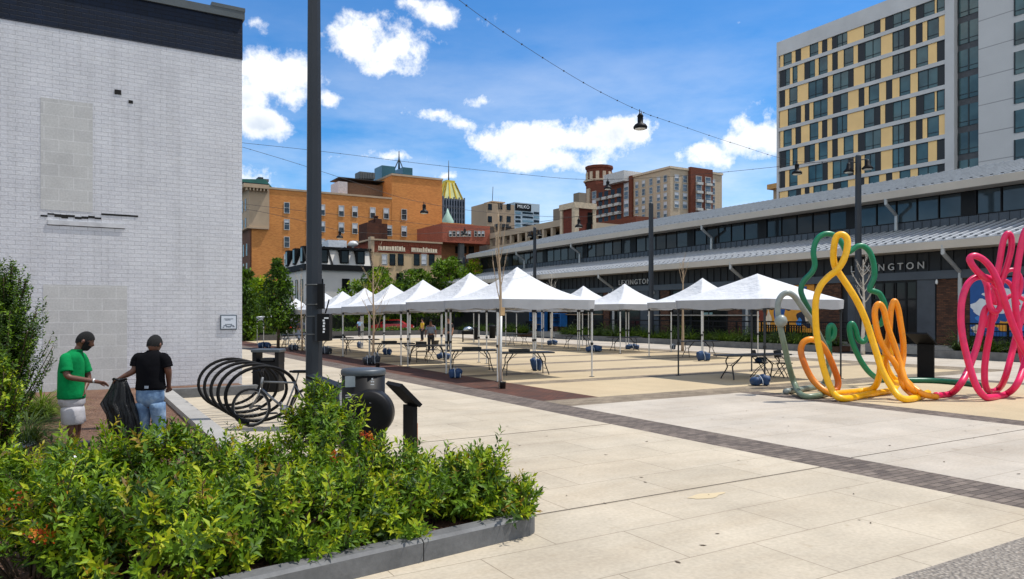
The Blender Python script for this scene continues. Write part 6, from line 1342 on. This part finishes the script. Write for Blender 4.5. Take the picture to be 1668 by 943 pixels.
walker('person in a mustard shirt and black trousers under the canopies', 688, 556, 1.7, yel, dkc, R_(90), skinc=tansk); walker('person in a blue grey top stooping by a table under the canopies', 702, 574, 1.72, gry, dkc, R_(150), .16)
walker('tall person dressed all in black standing left of the staked bare tree', 731, 573, 1.86, plain('black cotton', srgb((22,22,24)), .9), plain('black trouser cloth', srgb((18,18,20)), .9), R_(120), skinc=tansk)
walker('far person in dark clothes left of the near dark pole', 487, 556, 1.68, dkc, gry, R_(60))
# ---------- planting
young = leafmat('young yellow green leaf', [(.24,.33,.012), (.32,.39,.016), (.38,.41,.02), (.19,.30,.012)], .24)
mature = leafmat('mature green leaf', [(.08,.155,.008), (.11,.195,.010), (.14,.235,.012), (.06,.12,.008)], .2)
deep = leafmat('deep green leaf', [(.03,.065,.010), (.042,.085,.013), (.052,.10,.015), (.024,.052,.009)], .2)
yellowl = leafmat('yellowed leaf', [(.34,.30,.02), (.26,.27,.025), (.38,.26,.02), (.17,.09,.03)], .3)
petal = leafmat('orange red petal', [(.45,.07,.015), (.5,.14,.015), (.32,.03,.015), (.5,.22,.02)], .3, tcol=(1.2, 1, .8))
stemm = plain('woody stem', srgb((78,62,44)), .9); SG = 'leafy shrubs in the foreground bed'
def shrub(label, px, d, R, h, n=420, ry=None, spr=14, yel=.04, flowers=(), z0=.1, yg=.4, leaf=.108):
    c = cam((px-CXP)/FPX*d, d, z0); t = thing('shrub', label, 'shrub', c, SG); ry = ry or R
    K = max(10, n//15); kt = RNG.uniform(0, 6.283, K); kz = RNG.uniform(-.05, 1, K); kf = RNG.uniform(.5, 1, K)**.6; ki = RNG.integers(0, K, n)
    th = kt[ki]+RNG.normal(0, .13, n); cz = np.clip(kz[ki]+RNG.normal(0, .075, n), -.05, 1); sz = np.sqrt(1-np.clip(cz, 0, 1)**2); f = np.clip(kf[ki]+RNG.normal(0, .1, n), .3, 1.05)
    lump = 1+.16*np.sin(3*th+px)+.12*np.sin(5*th+2*cz*3+px*.3)
    D = np.stack([np.cos(th)*sz, np.sin(th)*sz, cz], 1)
    B = np.stack([D[:, 0]*R*f*lump, D[:, 1]*ry*f*lump, np.clip(cz, .02, 1)**.8*h*f*(.86+.18*lump)], 1)
    B[:, 2] = np.maximum(B[:, 2]-.08, .06)
    S = D*np.array([.8, .8, .35])+np.array([0, 0, .62])+RNG.normal(0, .28, (n, 3))
    n = int(n*.95); B = B[:n]; S = S[:n]
    if spr:
        k = RNG.integers(0, n, spr); B2 = B[k]*np.array([.85, .85, 1.0]); B2[:, 2] = h*RNG.uniform(.7, .92, spr); B = np.concatenate([B, B2]); S = np.concatenate([S, np.stack([RNG.normal(0, .3, spr), RNG.normal(0, .3, spr), np.ones(spr)], 1)])
    ln = np.concatenate([RNG.uniform(.14, .26, n), RNG.uniform(.16, .3, spr)]) if spr else RNG.uniform(.14, .26, n)
    # broad masses of bare gaps: drop shoots where a slow wave is low
    keep = (np.sin(B[:, 0]*5+px)+np.sin(B[:, 1]*6+px*2)+np.sin(B[:, 2]*9+px*.7)) > -1.35
    B, S, ln = B[keep], S[keep], ln[keep]; Bw = B+np.array(c); m = 13
    P, Dd, U, L, W = shoots(Bw, S, ln, m, leaf, leaf*.36)
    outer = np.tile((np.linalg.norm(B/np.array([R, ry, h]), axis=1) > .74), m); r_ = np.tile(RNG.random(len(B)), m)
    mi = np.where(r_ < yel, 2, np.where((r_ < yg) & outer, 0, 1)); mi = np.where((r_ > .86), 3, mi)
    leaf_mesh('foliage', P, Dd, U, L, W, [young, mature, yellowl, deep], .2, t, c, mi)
    st = MB(); sel = RNG.choice(len(B), min(70, len(B)), replace=False)
    for i in sel:
        e = Vector(Bw[i]); b = Vector(c)+Vector((B[i][0]*.25, B[i][1]*.25, -.02)); mid = b.lerp(e, .55)+Vector((0, 0, .06)); e2 = e+Vector(S[i]).normalized()*float(ln[i]); st.tube(spline([b, mid, e, e2], 4), [.009]*5+[.006]*4+[.004]*4, 5)
    st.build('stem', stemm, t)
    if flowers:
        for fpx, fpy, fd in flowers:
          Pf = np.array(at(fpx, fpy, fd))+RNG.normal(0, .026, (26, 3)); k = len(Pf); leaf_mesh('flower_cluster', Pf, unit(k), unit(k), np.full(k, .03), np.full(k, .02), petal, .3, t, c)
    return t
shrub('bushy shrub at the lower left corner with orange red blossoms', 50, 5.3, .78, .72, 520, flowers=((62, 868, 4.75), (75, 872, 4.8), (98, 815, 5.0), (30, 812, 5.0)), yel=.12)
shrub('broad leafy shrub at the left edge below the grass clumps', -10, 7.2, .6, .42, 300)
shrub('shrub above the joint of the first two kerb stones', 470, 5.95, .48, .46, 420)
shrub('shrub in front of the person in green, above the blossoming one', 150, 6.75, .62, .74, 420, flowers=((105, 790, 6.2), (100, 800, 6.2)), yel=.05)
shrub('dense shrub left of centre at the bottom edge of the photo', 225, 5.5, .72, .66, 500, yel=.05)
shrub('tall shrub in front of the person in jeans and the refuse bag', 285, 7.1, .7, .70, 480, yel=.07, spr=18)
shrub('tall green shrub in front of the spiral bike rack', 405, 7.3, .78, .6, 520, spr=18, flowers=((545, 742, 7.0),))
shrub('shrub at the bottom edge behind the first kerb stones', 385, 5.8, .62, .55, 420, flowers=((375, 866, 5.6), (365, 870, 5.6)), yel=.06)
shrub('tallest shrub with upright sprigs below the near dark pole', 535, 8.3, .52, 1.0, 460, spr=22, flowers=((592, 707, 7.9), (600, 710, 7.9)))
shrub('shrub in front of the round black bin, left of the pedestal', 598, 7.4, .55, .46, 400, spr=14)
shrub('low shrub right of the middle along the kerb joint', 545, 6.35, .55, .5, 420)
shrub('shrub around the foot of the black pedestal', 664, 7.6, .45, .48, 360, yel=.12, spr=10)
shrub('shrub spilling over the middle kerb stone', 655, 6.5, .45, .4, 400)
shrub('rightmost shrub overhanging the rounded kerb corner', 786, 7.0, .46, .48, 480, ry=.58, spr=8)
shrub('shrub just left of the rounded kerb corner', 735, 6.95, .48, .42, 340, spr=8)
# tall shrub against the wall
def sprayshrub(label, px, d, h, r, n, leaf, mats, z0=.1):
    c = cam((px-CXP)/FPX*d, d, z0); t = thing('tall_shrub', label, 'shrub', c); st = MB(); B = []; S = []
    for i in range(n):
        zt = h*RNG.uniform(.25, 1)**.8; rr = r*math.sin(math.pi*min(1, .18+.78*zt/h))**.7*RNG.uniform(.5, 1.1); a = RNG.uniform(0, 6.283); e = Vector(c)+Vector((math.cos(a)*rr, math.sin(a)*rr, zt)); b = Vector(c)+Vector((math.cos(a)*rr*.15, math.sin(a)*rr*.15, max(.0, zt-.9-rr*.4)))
        pts = spline([b, b.lerp(e, .5)+Vector((0, 0, -.03)), e], 6); 
        if i < 70: st.tube(pts, [.012]*7+[.006]*6 if len(pts) == 13 else .008, 5)
        for k in range(3, len(pts)): B.append(pts[k]); S.append((pts[k]-pts[k-1]).normalized()+Vector(RNG.normal(0, .35, 3)))
    st.tube([c, c+Vector((.03, 0, h*.5)), c+Vector((0, .04, h*.93))], [.04, .028, .01], 7); st.build('trunk', stemm, t)
    P, D, U, L, W = shoots(np.array(B), np.array(S), RNG.uniform(.08, .16, len(B)), 8, leaf, leaf*.5); mi = np.tile(RNG.integers(0, len(mats), len(B)), 8); leaf_mesh('foliage', P, D, U, L, W, mats, .15, t, c, mi)
sprayshrub('tall loose dark green shrub against the white brick wall at the left edge', 8, 12.0, 2.72, .66, 300, .07, [deep, deep, mature])
sprayshrub('mid height bright green shrub in front of the tall dark one at the left edge', -12, 9.6, 1.4, .42, 110, .075, [mature, young, deep])
# arching grass clumps
def grassclump(name, c, n, L, w, mat_, label, cat='grass', group=None, seg=1, z=0):
    th = RNG.uniform(0, 6.283, n); tilt = RNG.uniform(.1, 1.15, n); D = np.stack([np.cos(th)*np.sin(tilt), np.sin(th)*np.sin(tilt), np.cos(tilt)], 1); o = np.array(c)+np.stack([np.cos(th), np.sin(th), 0*th], 1)*RNG.uniform(0, .12, n)[:, None]
    Ls = RNG.uniform(.6, 1.1, n)*L; P1 = o+D*Ls[:, None]*.55; D2 = D*np.array([1.25, 1.25, .35]); D2[:, 2] -= .15
    P = np.concatenate([o, P1-D*.02]); DD = np.concatenate([D, D2]); U = np.concatenate([np.tile([0, 0, 1.], (n, 1))]*2)+RNG.normal(0, .1, (2*n, 3)); LL = np.concatenate([Ls*.62, Ls*.6]); W = np.concatenate([np.full(n, w), np.full(n, w*.85)])
    ob = leaf_mesh(name, P, DD, U, LL, W, mat_, .12, None, c, None, .22); return tag(ob, label, cat, group)
gr1 = leafmat('grass blade', [(.09,.16,.02), (.13,.21,.025), (.17,.24,.03), (.07,.13,.02)], .38); gr2 = leafmat('blue grey grass blade', [(.06,.10,.035), (.09,.13,.05), (.05,.085,.03)], .3)
grassclump('grass_clump', cam((68-CXP)/FPX*13.0, 13.0, .1), 420, .75, .02, gr1, 'bright arching grass clump beside the white wall behind the person in green'); grassclump('grass_clump', cam((45-CXP)/FPX*10.6, 10.6, .1), 420, .62, .014, gr2, 'blue green arching grass clump left of the person in green')
grassclump('grass_clump', cam((20-CXP)/FPX*12.6, 12.6, .1), 320, .7, .02, gr1, 'bright grass clump under the tall dark shrub'); grassclump('grass_clump', cam((100-CXP)/FPX*9.9, 9.9, .1), 120, .3, .02, gr1, 'small weedy tuft in the mulch at the feet of the person in green')
# planter grasses at the market
G = 'grass clumps in the market planter'; L0 = 'spiky green grass clump in the long planter in front of the market'
srcs = [grassclump('planter_grass', (0, 0, 0), 130, .62, .035, gr1, L0, 'grass', G), grassclump('planter_grass', (0, 0, 0), 110, .75, .03, gr2, L0, 'grass', G)]
first = [True, True]
for ya, yb in ((9.0, 18.8), (24.8, 49.6), (56.3, 67.7)):
    y = ya
    while y < yb:
        for x in (34.65, 35.45):
            k = int(RNG.random() < .4); o = srcs[k] if first[k] else srcs[k].copy()
            if not first[k]: COL.objects.link(o)
            first[k] = False; o['kind'] = 'thing'; o.location = (x+RNG.uniform(-.2, .2), y+RNG.uniform(-.2, .2), .27); o.rotation_euler = (0, 0, RNG.uniform(0, 6.28)); s = RNG.uniform(1.05, 1.6); o.scale = (s, s, s*RNG.uniform(.85, 1.2))
        y += .62
# ---------- far planters and hedges
fw = plain('dark grey planter wall', srgb((84,82,80)), .85)
def hedge(label, x0, x1, y0, y1, h, n, wall=True, mats=None, L=.2):
    c = Vector(((x0+x1)/2, (y0+y1)/2, 0)); t = thing('hedge', label, 'hedge', c)
    P = np.stack([RNG.uniform(x0, x1, n), RNG.uniform(y0, y1, n), np.zeros(n)], 1); top = h*(.8+.14*np.sin(P[:, 0]*1.7)+.1*np.sin(P[:, 0]*4.1+P[:, 1]))
    P[:, 2] = .3+(top-.3)*RNG.uniform(.0, 1, n)**.5; D = unit(n); D[:, 2] = np.abs(D[:, 2])*.8+.1; leaf_mesh('foliage', P, D, unit(n), RNG.uniform(.7, 1.3, n)*L, RNG.uniform(.7, 1.2, n)*L*.5, mats or [deep, mature], .15, t, c, RNG.integers(0, 2, n))
    MB().box((x0+.25, y0+.35, .2), (x1-.25, y1-.25, h*.62)).build('dark_core', plain('dark hedge core', (.012, .018, .008), 1.0) if 'dark hedge core' not in bpy.data.materials else bpy.data.materials['dark hedge core'], t)  # solid dark core box inside the leaves
    if wall: p = tag(MB().box((x0-.3, y0-.35, 0), (x1+.3, y0-.05, .42)).build('planter_wall', fw), 'dark low wall in front of the '+label[:40].strip(), 'wall')
    return t
hedge('low clipped hedge by the cone tree', 3.5, 13.5, 58.0, 59.6, .95, 2600)
hedge('low hedge across the far side of the square', 15, 33, 66.5, 68.2, .75, 3600)
hedge('tall dark hedge behind the parked cars', 12, 44, 84, 87, 3.0, 9000, False, [deep, deep], .34)
hedge('tall dark hedge beyond the small canopy', -6, 11.5, 70, 73, 3.0, 5000, False, [deep, mature], .3)
bark = plain('grey brown bark', srgb((92,78,64)), .9, bs=.6, bsc=30, var=.25)
def tree(label, px, d, top, r, z0, n, L, mats, shape='round', tr=.09, seed=0):
    c = cam((px-CXP)/FPX*d, d, 0); t = thing('tree', label, 'tree', c); h = EYE+(HYP-top)/FPX*d; rg = np.random.default_rng(seed+int(px))
    nc = 60 if shape == 'round' else 90; C = []
    for i in range(nc):
        a = rg.uniform(0, 6.283)
        if shape == 'cone': u = rg.random()**1.35; z = z0+(h-z0)*u; rr = r*(1-u)**.75*rg.uniform(.5, 1.05)*(min(1, (u+.06)/.16)); s = .2+.3*(1-u)
        else: u = rg.uniform(-.95, 1); rr = r*math.sqrt(max(0, 1-u*u))*rg.uniform(.35, 1.05); z = (z0+h)/2+(h-z0)/2*u*.92; s = r*.24
        C.append((math.cos(a)*rr, math.sin(a)*rr, z, s*rg.uniform(.7, 1.3)))
    C = np.array(C); k = rg.integers(0, nc, n); v = rg.normal(size=(n, 3)); v /= np.linalg.norm(v, axis=1)[:, None]; P = C[k, :3]+v*(C[k, 3]*rg.uniform(.4, 1.05, n)**.5)[:, None]+np.array(c)
    P[:, 2] = np.minimum(P[:, 2], h)
    D = v+rg.normal(0, .5, (n, 3)); D[:, 2] -= .1; mi = np.array([rg.integers(0, len(mats)) for _ in range(nc)])[k]
    leaf_mesh('crown', P, D, v+rg.normal(0, .4, (n, 3)), rg.uniform(.7, 1.3, n)*L, rg.uniform(.7, 1.3, n)*L*.55, mats, .15, t, c, mi)
    m = MB(); m.tube([c, c+Vector((.03, 0, z0)), c+Vector((0, .03, h*.8))], [tr, tr*.8, tr*.25], 8)
    for i in range(14):
        q = C[rg.integers(0, nc)]; e = c+Vector(q[:3]); b = c+Vector((0, 0, max(z0*.9, q[2]-.5*r-.2))); m.tube([b, b.lerp(e, .5)+Vector((0, 0, .05)), e], [tr*.4, tr*.25, tr*.1], 5)
    m.build('trunk', bark, t); return t
tree('dark cone shaped tree with a bare lower trunk beside the near pole', 453, 43, 424, 1.05, 1.4, 4200, .21, [deep, deep, mature], 'cone', .1)
tree('tall pointed tree next to the corner of the white brick building', 398, 55, 430, 1.25, .5, 4200, .26, [deep, mature], 'cone'); tree('bright green rounded tree between the pointed tree and the cone tree', 424, 60, 452, 1.5, .7, 4200, .28, [mature, young, mature], 'round'); tree('dark rounded tree half behind the white brick building corner', 382, 62, 455, 1.8, .6, 3600, .28, [deep, mature], 'round')
tree('green tree in front of the mansard house, right of its ground floor window', 618, 76, 438, 2.0, 1.5, 3600, .34, [mature, deep, young], 'round'); tree('low green tree below the mansard house window', 583, 79, 458, 1.9, 1.2, 3200, .34, [mature, young], 'round')
tree('rounded green tree in front of the tan row building', 679, 82, 441, 2.5, 1.4, 4200, .36, [mature, deep], 'round'); tree('large dense tree at the right end of the tan row building', 735, 84, 421, 2.5, 1.6, 4600, .36, [mature, mature, deep], 'round'); tree('bright green tree beside the market roof end', 772, 86, 424, 1.9, 1.6, 3200, .36, [mature, young], 'round')
tree('small dark tree in the street behind the canopies', 648, 86, 462, 2.0, 1.0, 2800, .36, [deep, mature], 'round')
# ---------- leafless young trees
palebark = plain('pale tan bark', srgb((168,146,120)), .85, bs=.4, bsc=40, var=.2); whitebark = plain('whitish grey bark', srgb((186,178,166)), .85, bs=.4, bsc=40)
def bare(label, loc, h, r, z1, mt, nb=9, spread=.5, seed=1, stake=False, tpx=None):
    t = thing('bare_tree', label, 'tree', loc); rg = random.Random(seed); c = Vector(loc); lean = Vector((rg.uniform(-.1, .1), rg.uniform(-.1, .1), 0))
    tp = [c+lean*f*h*.25+Vector((.02*math.sin(f*9+seed), .02*math.cos(f*7), h*f)) for f in (0, .2, .4, .6, .8, 1)]; MB().tube(spline(tp, 4), [r*(1-.85*i/20) for i in range(21)], 9).build('trunk', mt, t)
    m = MB(); hi = []
    for i in range(nb):
        f = z1/h+(1-z1/h)*(i+.3)/nb*.95; b = c+lean*f*h*.25+Vector((0, 0, h*f)); a = i*2.4+seed; L = (1-f*.6)*h*.34*rg.uniform(.7, 1.1); dv = Vector((math.cos(a)*spread, math.sin(a)*spread, .75)).normalized(); e = b+dv*L; md = b.lerp(e, .5)+Vector((0, 0, -.06*L)); rr = r*.42*(1-f*.7); m.tube(spline([b, md, e+Vector((0, 0, L*.15))], 4), [rr*(1-.8*k/8) for k in range(9)], 6)
        for k in range(4):
            g = b.lerp(e, .35+.18*k); a2 = a+rg.choice((-1, 1))*rg.uniform(.4, 1.1); d2 = Vector((math.cos(a2)*spread, math.sin(a2)*spread, .8)).normalized(); l2 = L*rg.uniform(.25, .5); m.tube([g, g+d2*l2*.5-Vector((0, 0, .02)), g+d2*l2+Vector((0, 0, l2*.12))], [rr*.4, rr*.28, rr*.14], 5)
    m.build('branch', mt, t)
    if stake: MB().tube([c+Vector((-.07, -.1, 0)), c+Vector((-.05, -.09, 1.95))], .035, 8).build('stake', alu, t); o = c+Vector((.02, -.07, 2.08)); MB().obox(o, (.11, .03, .22), rotz(-YAW)).build('tag', plain('kraft tag', srgb((206,170,124)), .8), t)
    return t
v = gp(816, 631); bare('staked leafless young tree standing in front of the large middle canopy', (v.x, v.y, 0), 4.75, .062, 2.3, palebark, 9, .16, 3, True)
v = cam((608-CXP)/FPX*29.4, 29.4); bare('forked leafless tree in front of the fourth and fifth canopies', (v.x, v.y, 0), 4.7, .055, 1.1, palebark, 12, .5, 5)
bare('thin leafless tree beside the tall post in front of the far lettered sign', (28.4, 29.3, 0), 4.9, .085, 3.3, palebark, 6, .25, 7); v = onX(1406, 570, 33.4); bare('pale leafless tree with many spreading twigs behind the tube sculpture', (33.4, v.y, 0), 4.7, .11, 2.3, whitebark, 13, .55, 9)
v = onX(899, 500, 33.3); bare('far leafless tree above the middle canopy slope in front of the market', (33.3, v.y, 0), 5.3, .09, 3.0, whitebark, 8, .4, 11); v = cam((492-CXP)/FPX*40, 40); bare('leafless tree mostly hidden behind the near dark pole', (v.x, v.y, 0), 4.2, .06, 1.6, palebark, 8, .45, 13)
# litter on the paving and in the bed
lit = plain('dry leaf scrap', srgb((74,58,42)), .9); m = MB()
for i in range(70):
    x, y = random.uniform(3.8, 14), random.uniform(4.2, 13)
    if 8.35 < x < 9.35: continue
    a = random.uniform(0, 6.28); s = random.uniform(.008, .022); m.add([(x+math.cos(a+k*1.571)*s*(1.7 if k % 2 else .8), y+math.sin(a+k*1.571)*s*(1.7 if k % 2 else .8), .004+.003*(k % 2)) for k in range(4)], [(0, 1, 2, 3)])
tag(m.build('leaf_litter', lit), kind='stuff'); 
m = MB()
rgm = random.Random(4)
for i in range(900):
    x, y = rgm.uniform(-3.5, 1.7), rgm.uniform(6, 19); a = rgm.uniform(0, 6.28); l, w_ = rgm.uniform(.02, .07), rgm.uniform(.008, .02); m.obox((x, y, .105+rgm.uniform(0, .015)), (l, w_, .008), rotz(a))
tag(m.build('mulch_chips', plain('pale bark chip', srgb((150,116,92)), .95, var=.35, vs=9)), kind='stuff')
pw = plain('white paper scrap', srgb((220,222,226)), .8)
for px, py, l in ((125, 748, 'crumpled white paper scrap lying in the mulch behind the front shrubs'), (38, 727, 'grey white stone or scrap in the mulch at the left edge')):
    c = gp(px, py, .1); m = MB(); V = []
    for k in range(4):
        for j in range(10): a = j*.628; r_ = (.12, .13, .09, .02)[k]*(1+.3*math.sin(3*a+k)); V.append((c.x+math.cos(a)*r_, c.y+math.sin(a)*r_*.8, .1+(0, .03, .07, .08)[k]+.015*math.sin(5*a)))
    m.add(V, [(k*10+j, k*10+(j+1) % 10, (k+1)*10+(j+1) % 10, (k+1)*10+j) for k in range(3) for j in range(10)]+[tuple(30+j for j in range(10))]); tag(m.build('paper_scrap', pw, None, c), l, 'litter')
